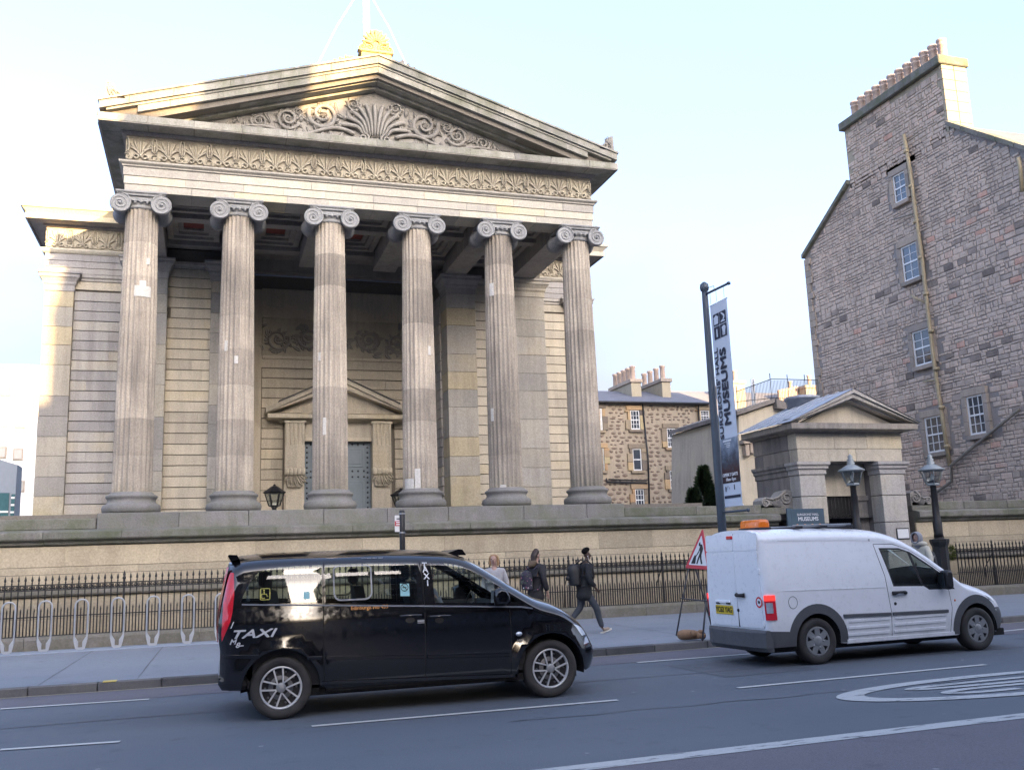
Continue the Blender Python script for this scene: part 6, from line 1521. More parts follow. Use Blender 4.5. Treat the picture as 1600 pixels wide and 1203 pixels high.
wins = [((1396, 270), (1416, 316)), ((1409.5, 381), (1435, 438)), ((1427, 515), (1454.5, 571)), ((1446.5, 650), (1474.5, 707)), ((1512.5, 617), (1538.5, 679))]
wrect = []
for (a, b) in wins:
    m_ = ((a[0] + b[0]) / 2, (a[1] + b[1]) / 2); c = gp(*m_); ya, yb = gp(a[0], m_[1])[0], gp(b[0], m_[1])[0]; za, zb_ = gp(m_[0], a[1])[1], gp(m_[0], b[1])[1]
    wrect.append((min(ya, yb), max(ya, yb), min(za, zb_), max(za, zb_)))
def inside(poly, y, z):
    r_ = False
    for i in range(len(poly)):
        (a, b), (c, d) = poly[i - 1], poly[i]
        if (b > z) != (d > z) and y < (c - a) * (z - b) / (d - b) + a: r_ = not r_
    return r_
M_rub = stone('pink and grey rubble', [(0.19, 0.157, 0.136), (0.40, 0.33, 0.277), (0.53, 0.43, 0.355), (0.60, 0.46, 0.37), (0.56, 0.34, 0.26)], rnd=0.0, nvar=.35, streak=.35, bump=.6, scale=1.5, attr='tint', fine=.35, soot=(.08, .07, .068))
M_rubo = stone('pink and grey rubble stone', [(0.19, 0.157, 0.136), (0.40, 0.33, 0.277), (0.53, 0.43, 0.355), (0.60, 0.46, 0.37), (0.56, 0.34, 0.26)], rnd=1.0, nvar=.3, streak=.35, bump=.6, scale=1.5, fine=.35, soot=(.08, .07, .068))
def rubble_quad(y0, y1, z0, z1, x, d, g=.012):
    """One rough-faced stone: an irregular quad face, proud of the mortar, with chamfered edges."""
    j = lambda s_: R.uniform(-s_, s_); e = min(.022, (z1 - z0) * .14)
    o = [(y0 + g + j(.012), z0 + g + j(.01)), (y1 - g + j(.012), z0 + g + j(.01)), (y1 - g + j(.012), z1 - g + j(.01)), (y0 + g + j(.012), z1 - g + j(.01))]
    cy, cz = (y0 + y1) / 2, (z0 + z1) / 2; i_ = [(p[0] + (cy - p[0]) * e / (y1 - y0) * 2.2, p[1] + (cz - p[1]) * e / (z1 - z0) * 2.2) for p in o]
    vs = [(x, p[0], p[1]) for p in o] + [(x - d * R.uniform(.6, 1.2), p[0], p[1]) for p in i_] + [(x - d * R.uniform(1.0, 1.5), cy + j(.05), cz + j(.03))]
    return vs, [(0, 1, 5, 4), (1, 2, 6, 5), (2, 3, 7, 6), (3, 0, 4, 7), (4, 5, 8), (5, 6, 8), (6, 7, 8), (7, 4, 8)]
stones = []; z = 2.7
while z < 21:
    h = R.choice((R.uniform(.10, .16), R.uniform(.15, .27))); y = 23.2 + R.uniform(0, .3)
    while y < gfar:
        l = (R.uniform(.22, .58) if R.random() < .75 else R.uniform(.12, .24)) * (.75 + h)
        y1, z1 = y + l, z + h + R.uniform(-.015, .015)
        ok = all(inside(gol, a, b) for a, b in ((y, z), (y1, z), (y, z1), (y1, z1))) and not any(y1 > r0 - .22 and y < r1 + .22 and z1 > r2 - .18 and z < r3 + .26 for r0, r1, r2, r3 in wrect)
        if ok and not (gfar - y1 < .25):
            if h > .23 and l < .45 and R.random() < .25:
                m_ = z + (z1 - z) * R.uniform(.4, .6); stones += [(y, y1, z, m_), (y, y1, m_, z1)]
            else: stones.append((y, y1, z, z1))
        y = y1
    z += h
vis = sorted(stones, key=lambda s_: -((s_[1] - s_[0]) * (s_[3] - s_[2]) / (27 ** 2 + s_[0] ** 2)))
big = set(vis[:290]); mb = MB()
for s_ in stones:
    v, f = rubble_quad(s_[0], s_[1], s_[2] + R.uniform(-.022, .012), s_[3] + R.uniform(-.012, .022), GXW + .09, .022); big_ = s_ in big
    t = min(1, max(0, R.gauss(.46, .23) + .10 * math.sin(s_[0] * .9 + s_[2] * .5) + .16 * min(1, max(-1, (s_[2] - 10) / 4))))
    if R.random() < .05: t = .98
    if big_: m2 = MB(); m2.add(v, f); m2.build('rubble_stone', M_rubo, gw)
    else: mb.add(v, f, False, 0, t)
o = mb.build('rubble_stones', M_rub, gw); o['kind'] = 'stuff'
M_dress = stone('dressed window stone', [(0.27, 0.235, 0.20), (0.35, 0.30, 0.255), (0.41, 0.335, 0.265)], rnd=.9, nvar=.3, streak=.3, bump=.25)
def quoin_col(y0, y1, z0, z1, x=GXW):
    zz = z0
    while zz < z1 - .15:
        h = R.uniform(.28, .42); zb_ = min(zz + h, z1); k = R.choice((0, .15)); mb = MB(); mb.box(x + .02, x + .3, y0 - (k if y0 < y1 - .0 and k else 0), y1, zz + .006, zb_ - .006, .01); mb.build('quoin_stone', M_dress, gw); zz = zb_
quoin_col(gfar - .32, gfar + .01, 2.6, gol[2][1])
def sash_window(parent, rect, x, mat=M_white, cols=2, rows=(1, 1), axis='x', sash=True, nm='window'):
    """Sash window in a wall facing -x (or -y): frame, glazing bars, panes, with dressed stones round it."""
    y0, y1, z0, z1 = rect
    def bx(mb, a, b, c, d, p, q, bev=0):
        (mb.box(p, q, a, b, c, d, bev) if axis == 'x' else mb.box(a, b, p, q, c, d, bev))
    mb = MB(); f = .055
    bx(mb, y0, y0 + f, z0, z1, x + .10, x + .18); bx(mb, y1 - f, y1, z0, z1, x + .10, x + .18); bx(mb, y0 + f, y1 - f, z0, z0 + f * 1.3, x + .10, x + .18); bx(mb, y0 + f, y1 - f, z1 - f, z1, x + .10, x + .18)
    zm_ = (z0 + z1) / 2; bx(mb, y0 + f, y1 - f, zm_ - .03, zm_ + .03, x + .105, x + .175)
    w1 = mb.build(nm, mat, parent)
    for (za, zb_, n) in ((z0 + f, zm_, rows[0]), (zm_, z1 - f, rows[1])):
        for i in range(1, cols):
            yy = y0 + (y1 - y0) * i / cols; mb = MB(); bx(mb, yy - .014, yy + .014, za, zb_, x + .12, x + .16); mb.build('glazing_bar', mat, w1)
        for i in range(1, n):
            zz = za + (zb_ - za) * i / n; mb = MB(); bx(mb, y0 + f, y1 - f, zz - .012, zz + .012, x + .12, x + .16); mb.build('glazing_bar', mat, w1)
        mb = MB(); bx(mb, y0 + f * .5, y1 - f * .5, za, zb_, x + .14, x + .15); mb.build('pane', M_pane, w1)
    return w1
for i, r_ in enumerate(wrect):
    sash_window(gw, r_, GXW - .09, cols=2 if i < 3 else 3, rows=(2, 2) if i < 3 else (2, 2))
    y0, y1, z0, z1 = r_
    for a, b, c, d in ((y0 - .20, y1 + .20, z1 + .005, z1 + .27), (y0 - .12, y1 + .12, z0 - .17, z0 - .005)):
        mb = MB(); mb.box(GXW - .05 if c > z1 else GXW - .09, GXW + .3, a, b, c, d, .012); mb.build('lintel_stone' if c > z1 else 'sill_stone', M_dress, gw)
    for s0, s1 in ((y0 - .22, y0 - .003), (y1 + .003, y1 + .22)):
        zz = z0
        while zz < z1 - .05:
            zb_ = min(zz + R.uniform(.4, .7), z1); mb = MB(); mb.box(GXW - .047, GXW + .3, s0, s1, zz + .004, zb_ - .004, .01); mb.build('jamb_stone', M_dress, gw); zz = zb_
# chimney head with cope and pots, skews
M_chim = stone('chimney ashlar', [(0.33, 0.29, 0.22), (0.40, 0.35, 0.26)], rnd=.6, streak=.2, bump=.2)
zc1, zc0 = gol[4][1], gol[5][1]; zt_ = (zc0 + zc1) / 2
mb = MB(); mb.box(GXW + .10, GXW + 1.25, chy0, chy1, gol[6][1] - .6, zt_ - .02); ck = mb.build('chimney', M_chim, GB)
for k in range(7):
    for j in range(2):
        zz = gol[6][1] - .3 + k * .44; mb = MB(); mb.box(GXW + .06 + j * .6, GXW + .64 + j * .62, chy0 - .05, chy0 + .1, zz + .005, min(zz + .435, zt_ - .03), .01)
        if zz < zt_ - .2: mb.build('stone_block', M_chim, ck)
st2 = MB(); zz = 99
while zz < zt_ - .25:
    y = chy0 + .25; h = R.uniform(.18, .28)
    while y < chy1 - .1:
        l = R.uniform(.25, .6); v, f = rubble_quad(y, min(y + l, chy1), zz, min(zz + h, zt_ - .05), GXW + .0, .04); st2.add(v, f, False, 0, min(1, max(0, R.gauss(.6, .2)))); y += l
    zz += h
mb = MB(); mb.box(GXW - .12, GXW + 1.35, chy0 - .14, chy1 + .14, zt_ - .05, zt_ + .32, .03); mb.build('chimney_cope', M_moss, ck)
M_pot = plain('buff chimney pot clay', (0.42, 0.32, 0.26), .75, 0, .2)
for k in range(12):
    yy = chy0 + .30 + (chy1 - chy0 - .6) * k / 11; mb = MB(); mb.lathe([(.19, zt_ + .30), (.20, zt_ + .36), (.185, zt_ + .42), (.165, zt_ + .95), (.19, zt_ + .98), (.19, zt_ + 1.03), (.165, zt_ + 1.06), (.17, zt_ + 1.12), (.20, zt_ + 1.16), (.20, zt_ + 1.24), (.13, zt_ + 1.24), (.12, zt_ + .9)], c=(GXW + .55, yy, 0), n=14, cap=False); mb.build('chimney_pot', M_pot, ck)
def skew(a, b):
    mb = MB(); n = 10
    for k in range(n):
        p = (a[0] + (b[0] - a[0]) * k / n, a[1] + (b[1] - a[1]) * k / n); q = (a[0] + (b[0] - a[0]) * (k + .97) / n, a[1] + (b[1] - a[1]) * (k + .97) / n)
        m2 = MB(); m2.prism([(p[0], p[1] - .03), (q[0], q[1] - .03), (q[0], q[1] + .16), (p[0], p[1] + .16)], GXW - .08, GXW + .35, 'yz'); m2.build('skew_stone', M_moss, GB)
skew((chy0 - .02, gol[6][1] - .02), (20, gol[7][1])); skew((chy1 + .02, gol[3][1]), (gfar + .05, gol[2][1]))
mb = MB(); mb.add([(GXW + .3, chy0, gol[6][1] + .02), (GXW + 12, chy0, gol[6][1] + .02), (GXW + 12, 20, gol[7][1]), (GXW + .3, 20, gol[7][1]), (GXW + .3, chy1, gol[3][1]), (GXW + 12, chy1, gol[3][1]), (GXW + .3, gfar, gol[2][1]), (GXW + 12, gfar, gol[2][1])], [(0, 1, 2, 3), (4, 6, 7, 5), (0, 4, 5, 1)]); mb.build('roof', M_slate, GB)
# cast iron pipes on the gable
M_pipe = plain('buff painted iron pipe', (0.33, 0.27, 0.17), .6, 0, .2); M_pipeg = plain('grey painted iron pipe', (0.17, 0.155, 0.13), .6, 0, .2)
def pipe(pts, r_, mat, name='drain_pipe', collars=0):
    q = [Vector((GXW - .09, *gp(*p))) for p in pts]; mb = MB(); mb.tube(q, r_, 8); pp = mb.build(name, mat, GB)
    for k in range(collars):
        t = (k + .5) / collars; a = q[0] + (q[-1] - q[0]) * t; mb = MB(); mb.lathe([(r_ * 1.5, -.06), (r_ * 1.5, .06)], c=tuple(a), n=8); mb.build('pipe_collar', mat, pp)
pipe([(1415, 211), (1425, 268), (1433, 330), (1443, 400), (1453, 490), (1464, 580), (1475, 650), (1487, 728)], .075, M_pipe, collars=9)
pipe([(1595, 640), (1540, 685), (1489, 727), (1490, 752), (1462, 772), (1452, 781)], .06, M_pipeg)
pipe([(1427, 462), (1433, 466), (1452, 474)], .05, M_pipe); pipe([(1445, 596), (1466, 594)], .035, M_pipe); pipe([(1396, 344), (1432, 334)], .03, M_pipeg)
pipe([(1594, 247), (1597, 262), (1600, 300)], .07, M_pipe)

# rubble tenement beyond, at right angles behind the hall
MT = thing('rubble_house', (26, 54, 2.4), 'brown rubble stone house with slate roof and white sash windows beside the last column', 'building')
MY = 50.0
def mp_(px, py): p = at(px, py, Y=MY); return (p.x, p.z)
mx0, mx1 = 17.5, mp_(1109, 640)[0]; mez = mp_(1000, 629)[1]; mrz = mp_(1000, 607)[1]
mb = MB(); mb.box(mx0, mx1, MY + .06, MY + 9, 2.4, mez); mw = mb.build('wall', stone('tan lime mortar', [(0.33, 0.28, 0.21), (0.40, 0.335, 0.255)], rnd=0, streak=.25, bump=.3), MT)
mwin = [((984.5, 641), (1000.5, 671)), ((988, 701), (1003.5, 735)), ((1041.5, 669), (1057, 699)), ((1046, 735), (1061, 764)), ((992, 764), (1008, 798)), ((936.5, 638), (942, 672)), ((941, 700), (945, 735)), ((1094, 641), (1109, 658))]
mrect = []
for a, b in mwin:
    p, q = mp_(*a), mp_(*b); mrect.append((p[0], q[0], q[1], p[1]))
M_drk = stone('dark rubble whinstone', [(0.10, 0.085, 0.078), (0.17, 0.135, 0.112), (0.25, 0.19, 0.145), (0.32, 0.23, 0.16)], rnd=0, nvar=.3, streak=.2, bump=.4, attr='tint')
mb = MB(); z = 2.9
while z < mez - .2:
    h = R.uniform(.12, .25); x = mx0 + .3 + R.uniform(0, .3)
    while x < mx1 - .2:
        l = R.uniform(.16, .5)
        if R.random() < .96 and not any(x + l > r0 - .3 and x < r1 + .3 and z + h > r2 - .2 and z < r3 + .3 for r0, r1, r2, r3 in mrect):
            n = 7; cx, cz = x + l / 2, z + h / 2 + R.uniform(-.05, .05)
            v = [(cx + l * .46 * math.cos(2 * pi * k / n + .4) * R.uniform(.8, 1.05), MY + .055, cz + h * .44 * math.sin(2 * pi * k / n + .4) * R.uniform(.8, 1.1)) for k in range(n)] + [(cx, MY + .01, cz)]
            mb.add(v, [(k, (k + 1) % n, n) for k in range(n)], False, 0, min(1, max(0, R.gauss(.4, .25))))
        x += l + R.uniform(.02, .09)
    z += h + R.uniform(.01, .05)
o = mb.build('rubble_stones', M_drk, mw); o['kind'] = 'stuff'
M_sandq = stone('mixed dressed sandstone', [(0.13, 0.11, 0.10), (0.32, 0.26, 0.18), (0.42, 0.27, 0.15), (0.44, 0.37, 0.22)], rnd=1.0, nvar=.2, streak=.2, bump=.2)
for i, r_ in enumerate(mrect):
    sash_window(mw, r_, MY - .09, cols=3 if i != 1 else 1, rows=(2, 2) if i != 1 else (1, 1), axis='y')
    x0, x1, z0, z1 = r_
    mb = MB(); mb.box(x0 - .25, x1 + .25, MY - .06, MY + .2, z1 + .01, z1 + .28, .01); mb.build('lintel_stone', M_sandq, mw)
    mb = MB(); mb.box(x0 - .15, x1 + .15, MY - .10, MY + .2, z0 - .16, z0 - .01, .01); mb.build('sill_stone', M_sandq, mw)
    for s_ in (0, 1):
        zz = z0
        while zz < z1 - .05:
            zb_ = min(zz + R.uniform(.35, .6), z1); k = R.choice((.18, .34)); a, b = (x0 - k, x0 - .004) if s_ == 0 else (x1 + .004, x1 + k); mb = MB(); mb.box(a, b, MY - .055, MY + .2, zz + .005, zb_ - .005, .01); mb.build('jamb_stone', M_sandq, mw); zz = zb_
mb = MB(); mb.add([(mx0, MY - .2, mez), (mx1 + .1, MY - .2, mez), (mx1 + .1, MY + 4, mrz + .55), (mx0, MY + 4, mrz + .55), (mx0, MY - .2, mez - .1), (mx1 + .1, MY - .2, mez - .1)], [(0, 1, 2, 3), (4, 5, 1, 0)]); rfm = mb.build('roof', M_slate, MT)
mb = MB(); mb.tube([(mx0, MY - .28, mez - .04), (mx1, MY - .28, mez - .04)], .07, 6); mb.build('gutter', M_iron, MT)
for pts in (((1003, 632), (1012, 720), (1014, 800)), ((1090, 634), (1097, 735))):
    mb = MB(); mb.tube([(mp_(*p)[0], MY - .08, mp_(*p)[1]) for p in pts], .055, 6); mb.build('drain_pipe', M_iron, MT)
mb = MB(); mb.tube([(mp_(947, 750)[0], MY - .08, mp_(947, 747)[1]), (mp_(947, 750)[0], MY - .08, mp_(947, 753)[1]), (mp_(1010, 755)[0], MY - .08, mp_(1010, 755)[1])], .05, 6); mb.tube([(mp_(950, 750)[0], MY - .08, mp_(950, 749)[1]), (mp_(1010, 752)[0], MY - .08, mp_(1010, 751)[1])], .04, 6); mb.build('waste_pipe', M_iron, MT)
def stack(px0, px1, ytop, ybase, yd, pots, parent, potmat=M_pot):
    a, b = at(px0, ytop, Y=MY + yd), at(px1, ytop, Y=MY + yd); zb_ = at(px0, ybase, Y=MY + yd).z
    mb = MB(); mb.box(a.x, b.x, MY + yd, MY + yd + 3.2, zb_ - 1.5, a.z - .1); c = mb.build('chimney', M_chim, parent)
    mb = MB(); mb.box(a.x - .1, b.x + .1, MY + yd - .1, MY + yd + 3.3, a.z - .1, a.z + .12, .02); mb.build('chimney_cope', M_dress, c)
    for k in range(pots):
        mb = MB(); yy = MY + yd + .4 + k * 2.6 / max(1, pots - 1); mb.lathe([(.17, a.z + .1), (.15, a.z + .85), (.19, a.z + .9), (.19, a.z + 1.0), (.11, a.z + 1.0)], c=((a.x + b.x) / 2, yy, 0), n=9, cap=False); mb.build('chimney_pot', potmat, c)
stack(986, 1001, 595, 612, 1.9, 5, rfm); stack(1034, 1047, 594, 614, 1.9, 4, rfm)
# rear range with slate roof and more stacks, right of the banner
RB_ = thing('slate_roofed_range', (40, 64, 2.4), 'distant range with slate roof and chimney pots behind the roof railing', 'building')
q0, q1 = at(1110, 612, Y=62), at(1282, 612, Y=62); ze = at(1200, 650, Y=62).z; zr_ = at(1200, 611, Y=62).z
mb = MB(); mb.box(q0.x - 3, q1.x + 6, 62, 72, 2.4, ze); mb.build('wall', M_dress, RB_)
mb = MB(); mb.add([(q0.x - 3, 61.8, ze), (q1.x + 6, 61.8, ze), (q1.x + 6, 66, zr_ + .6), (q0.x - 3, 66, zr_ + .6)], [(0, 1, 2, 3)]); rr_ = mb.build('roof', M_slate, RB_)
stack(1143, 1163, 597, 618, 13, 3, rr_); stack(1258, 1282, 604, 616, 13, 2, rr_)
for k in range(7):
    a = at(1218 + 4.2 * k, 612 - .9 * k, Y=64); mb = MB(); mb.lathe([(.2, a.z - 1.2), (.17, a.z - .1), (.22, a.z), (.22, a.z + .12), (.1, a.z + .12)], c=(a.x, 64, 0), n=9, cap=False); mb.build('chimney_pot', M_pot, rr_)
# low wing behind the gatehouse with a parapet and roof railing
LW = thing('rear_lodge', (21, 36, 2.4), 'beige stone lodge with stepped parapet and rooftop railing behind the gatehouse', 'building')
def lw_(px, py): p = at(px, py, Y=34.0); return (p.x, p.z)
ol = [lw_(1154, 800), lw_(1154, 650), lw_(1207, 632), lw_(1232, 637), lw_(1236, 650), lw_(1300, 655)]; ol = [(ol[0][0], 2.4)] + ol[1:] + [(ol[-1][0], 2.4)]
mb = MB(); mb.prism(ol, 34, 40, 'xz'); mb.build('wall', M_ash, LW)
a, b, c = lw_(1148, 650), lw_(1207, 630), lw_(1240, 639)
mb = MB(); mb.prism([(a[0], a[1] - .0), (b[0], b[1] + .0), (b[0], b[1] + .18), (a[0], a[1] + .18)], 33.8, 40, 'xz'); mb.prism([(b[0] + .01, b[1] - .25), (c[0], c[1] - .12), (c[0], c[1] + .10), (b[0] + .01, b[1] + .15)], 33.7, 40, 'xz'); mb.build('parapet_cope', M_gate, LW)
p0, p1 = lw_(1160, 713), lw_(1183, 704); mb = MB()
for k in range(3): mb.box(p0[0] + k * .22, p0[0] + k * .22 + .18, 33.7, 34, p0[1] + .10 * k, p0[1] + .10 * k + .45, .01)
mb.box(p0[0] - .1, p1[0] + .1, 33.65, 34, p1[1] + .25, p1[1] + .42, .01); mb.build('corbel', M_dress, LW)
x0, x1 = lw_(1150, 600)[0], lw_(1278, 600)[0]
for k in range(58):
    x = x0 + (x1 - x0) * k / 57; zt2 = at(0, 0, Y=36).z * 0 + at(1150 + 128 * k / 57, 612 - 20 * min(1, k / 24) + (2 if k > 24 else 0), Y=36).z; xx = at(1150 + 128 * k / 57, 600, Y=36).x
    mb = MB(); mb.tube([(xx, 36, 6.9), (xx, 36, zt2 + (.25 if k % 12 == 0 else 0))], .012 if k % 12 else .022, 4); mb.build('roof_rail_bar', M_iron, LW)
mb = MB(); mb.tube([tuple(at(p[0], p[1], Y=36)) for p in ((1150, 612), (1206, 592), (1278, 594))], .016, 4); mb.tube([tuple(at(p[0], p[1], Y=36)) for p in ((1150, 628), (1206, 622), (1278, 624))], .016, 4); mb.build('roof_rail', M_iron, LW)
wp = thing('white_pole', at(1176, 635, Y=37), 'short white pole on the lodge roof beside the banner', 'pole'); a, b = at(1177.5, 640, Y=37), at(1175.5, 592, Y=37); mb = MB(); mb.tube([tuple(a - Vector((0, 0, 1))), tuple(b)], .09, 8); mb.build('shaft', M_white, wp)

# sunlit pale block and grey modern block at far left
FL = thing('pale_office_block', (-24, 66, 0), 'sunlit cream office block with square windows at far left', 'building'); FY = 60.0
def fp(px, py): p = at(px, py, Y=FY); return (p.x, p.z)
M_pale = stone('pale sunlit stone', [(0.72, 0.70, 0.66), (0.80, 0.78, 0.74)], rnd=.1, streak=.1, bump=.1)  # albedo lifted to paint in sunlight that the sun lamp misses here
x0, x1, zt3 = fp(-120, 570)[0], fp(47, 570)[0] + .6, fp(0, 569)[1]
mb = MB(); mb.box(x0, x1, FY, FY + 12, 2.4, zt3); fw_ = mb.build('wall', M_pale, FL)
M_paleg = plain('pale reflective glass', (0.30, 0.30, 0.29), .15, 0, .1)
for cx_, cy_ in ((8, 610), (34, 611), (5, 659), (31, 660), (2, 707), (28, 710), (30, 760)):
    for d in (0,):
        a, b = fp(cx_ - 8, cy_ + 9), fp(cx_ + 9, cy_ - 9); mb = MB(); mb.box(a[0], b[0], FY - .08, FY + .1, a[1], b[1]); wf_ = mb.build('window_frame', M_dress, FL); mb = MB(); mb.box(a[0] + .07, b[0] - .07, FY - .10, FY - .05, a[1] + .07, b[1] - .07); mb.build('pane', M_paleg, wf_)
GM = thing('grey_modern_block', (-20, 46, 2.4), 'grey metal clad block with glazed corner at the left edge', 'building')
def gq(px, py): p = at(px, py, Y=44); return (p.x, p.z)
x1, zt4 = gq(27, 725)[0], gq(0, 714)[1]
M_gcl = plain('blue grey cladding', (0.20, 0.235, 0.29), .5, .1, .06)
mb = MB(); mb.prism([(x1 - 6, 2.4), (x1, 2.4), (x1, gq(27, 726)[1]), (x1 - 1.0, gq(0, 714)[1]), (x1 - 6, gq(0, 714)[1] + .9)], 44, 45.2, 'xz'); mb.build('wall', M_gcl, GM)
for k, (a_, b_) in enumerate((((-20, 806), (15, 770)), ((16.5, 806), (24, 772)))):
    a, b = gq(*a_), gq(*b_); mb = MB(); mb.box(a[0], b[0], 43.93, 44.05, a[1] - .8, b[1]); w9 = mb.build('window', plain_cached('teal tinted glass', (0.06, 0.14, 0.16), .08), GM)
    for j in range(3 if k else 1): mb = MB(); zz = a[1] + (b[1] - a[1]) * (j + .5) / 3; mb.box(a[0], b[0], 43.90, 43.94, zz - .04, zz + .04); mb.build('glazing_bar', M_white, w9)

# clipped conical yews behind the wall
def leafmat(name, cols):
    m, t, b, o = _new(name); geo = t.nodes.new('ShaderNodeNewGeometry'); r = _ramp(t, cols); t.links.new(geo.outputs['Random Per Island'], r.inputs[0]); t.links.new(r.outputs[0], b.inputs['Base Color']); b.inputs['Roughness'].default_value = .7; b.inputs['Specular IOR Level'].default_value = .2; return m
M_yew = leafmat('dark yew foliage', [(0.012, 0.022, 0.012), (0.025, 0.045, 0.020), (0.045, 0.065, 0.028)])
M_bark = plain('brown bark', (0.06, 0.045, 0.035), .9, 0, .3)
def yew(px, ptop, pbase, rpx, Y, label):
    a = at(px, ptop, Y=Y); b = at(px, pbase, Y=Y); r0 = abs(at(px + rpx, pbase, Y=Y).x - b.x); z0 = 2.5
    t = thing('yew_tree', (b.x, Y, z0), label, 'tree'); h = a.z - z0
    mb = MB(); mb.tube([(b.x, Y, z0), (b.x + .03, Y, z0 + h * .5), (b.x, Y, z0 + h * .85)], [.12, .07, .02], 7)
    for k in range(10):
        an = R.uniform(0, 6.28); zz = z0 + h * (.1 + .07 * k); rr = r0 * .7 * (1 - (zz - z0) / h); mb.tube([(b.x, Y, zz), (b.x + rr * math.cos(an), Y + rr * math.sin(an), zz + .3)], [.03, .008], 4)
    mb.build('trunk', M_bark, t); mb = MB()
    for i in range(5200):
        u = R.random() ** .75 * .98; an = R.uniform(0, 2 * pi); pr = (1 - u) ** .72 * (1.0 if u > .06 else .8); rad_ = r0 * pr * (R.uniform(.62, 1.12)) * (1 + .10 * math.sin(an * 3 + u * 9) + .06 * math.sin(an * 7 + u * 21))
        c = Vector((b.x + rad_ * math.cos(an), Y + rad_ * math.sin(an), z0 + u * h)); d = Vector((math.cos(an) + R.uniform(-.7, .7), math.sin(an) + R.uniform(-.7, .7), R.uniform(.0, 1.0))).normalized(); s_ = d.orthogonal().normalized(); s_ = s_ * math.cos(an) + d.cross(s_) * math.sin(an); l = R.uniform(.08, .22)
        mb.add([c - s_ * .035, c + s_ * .035, c + d * l], [(0, 1, 2)])
    mb.build('crown', M_yew, t)
yew(1104, 728, 800, 19, 29.0, 'tall clipped conical yew behind the wall left of the banner'); yew(1086, 764, 800, 13, 28.0, 'lower rounded yew beside the tall conical one')

# flagpole with stays behind the pediment
FPo = thing('flagpole', (CXM, 27, 14.8), 'white flagpole with thin wire stays above the pediment', 'flagpole')
a, b = at(572, 60, Y=27), at(573, -190, Y=27)
mb = MB(); mb.tube([(a.x, 27, 14.6), (b.x - .05, 27, b.z)], [.13, .09], 12); mb.build('pole', M_white, FPo)
for p, q in (((489, 101), (560, -12)), ((644, 108), (575, -14)), ((557, 4), (560, -12))):
    if p[1] < 50: continue
    u, v = at(*p, Y=25.5 if p[0] < 600 else 25.5), at(*q, Y=27)
    mb = MB(); mb.tube([tuple(u - Vector((0, 0, .3))), tuple(u + (v - u) * .5), tuple(v)], .022, 5); mb.build('stay_wire', M_white, FPo)
# ------------------------------------------------------------------ people
M_skd = plain('dark brown skin', (0.075, 0.042, 0.028), .5, 0, .08); M_skl = plain('fair skin', (0.42, 0.26, 0.20), .5, 0, .08)
M_hblk = plain('black hair', (0.006, 0.0055, 0.0055), .9, 0, .3, bump=.8, scale=20, spec=.15); M_hbrn = plain('dark brown hair', (0.035, 0.02, 0.014), .5, 0, .3, bump=.5, scale=14); M_hbld = plain('blonde hair', (0.36, 0.22, 0.11), .5, 0, .25, bump=.4, scale=14)
M_coatb = plain('black wool coat', (0.014, 0.015, 0.018), .85, 0, .25, bump=.3, scale=9); M_coatd = plain('charcoal parka', (0.022, 0.021, 0.025), .8, 0, .2, bump=.3)
M_coatg = plain('light grey fleece', (0.36, 0.35, 0.36), .9, 0, .15, bump=.4); M_coatw = plain('cream padded jacket', (0.52, 0.50, 0.42), .8, 0, .1, bump=.3); M_hoodg = plain('grey hood', (0.24, 0.25, 0.28), .9, 0, .15, bump=.3)
M_jean = plain('dark grey jeans', (0.045, 0.052, 0.065), .85, 0, .25, bump=.3); M_shoe = plain('tan suede shoe', (0.33, 0.26, 0.20), .8); M_sole = plain('cream rubber sole', (0.58, 0.55, 0.48), .6); M_boot = plain('black shoe', (0.015, 0.014, 0.014), .6)
M_fur = plain('brown fur trim', (0.12, 0.085, 0.055), .95, 0, .4, bump=.8, scale=18); M_bag = plain('black nylon backpack', (0.011, 0.012, 0.014), .55, 0, .2, bump=.2); M_lip = plain('lips', (0.30, 0.10, 0.09), .5); M_eye = plain('dark eye', (0.01, 0.008, 0.007), .2)
M_blue = plain('blue strap webbing', (0.03, 0.07, 0.22), .7)
def floral(name):
    m, t, b, o = _new(name); tc = t.nodes.new('ShaderNodeTexCoord'); v = t.nodes.new('ShaderNodeTexVoronoi'); v.inputs['Scale'].default_value = 22; t.links.new(tc.outputs['Object'], v.inputs['Vector'])
    r = _ramp(t, [(0.035, 0.03, 0.05, 0), (0.30, 0.10, 0.14, .45), (0.05, 0.07, 0.05, .6), (0.36, 0.30, 0.32, .85)], 'CONSTANT'); t.links.new(v.outputs['Color'], r.inputs[0])
    t.links.new(_mix(t, _range(t, v.outputs['Distance'], .42, .50), r.outputs[0], (0.025, 0.022, 0.04)), b.inputs['Base Color']); b.inputs['Roughness'].default_value = .8; return m
M_flor = floral('dark floral backpack cloth')

def skin(name, pts, edges, mat, sub=2):
    """Grow one continuous limb-and-trunk surface round a jointed skeleton (x, y, z, radius[, radius2])."""
    me = bpy.data.meshes.new(name); me.from_pydata([p[:3] for p in pts], edges, [])
    ob = bpy.data.objects.new(name, me); C.objects.link(ob)
    sk = ob.modifiers.new('s', 'SKIN'); sk.use_smooth_shade = True
    for i, p in enumerate(pts):
        v = me.skin_vertices[0].data[i]; v.radius = (p[3], p[4] if len(p) > 4 else p[3]); v.use_root = (i == 0)
    ss = ob.modifiers.new('d', 'SUBSURF'); ss.levels = sub; ss.render_levels = sub
    bpy.context.view_layer.update(); dg = bpy.context.evaluated_depsgraph_get(); m2 = bpy.data.meshes.new_from_object(ob.evaluated_get(dg))
    bpy.data.objects.remove(ob); bpy.data.meshes.remove(me)
    m2.materials.clear(); m2.materials.append(mat); m2.polygons.foreach_set('use_smooth', [True] * len(m2.polygons)); m2.name = name
    return m2
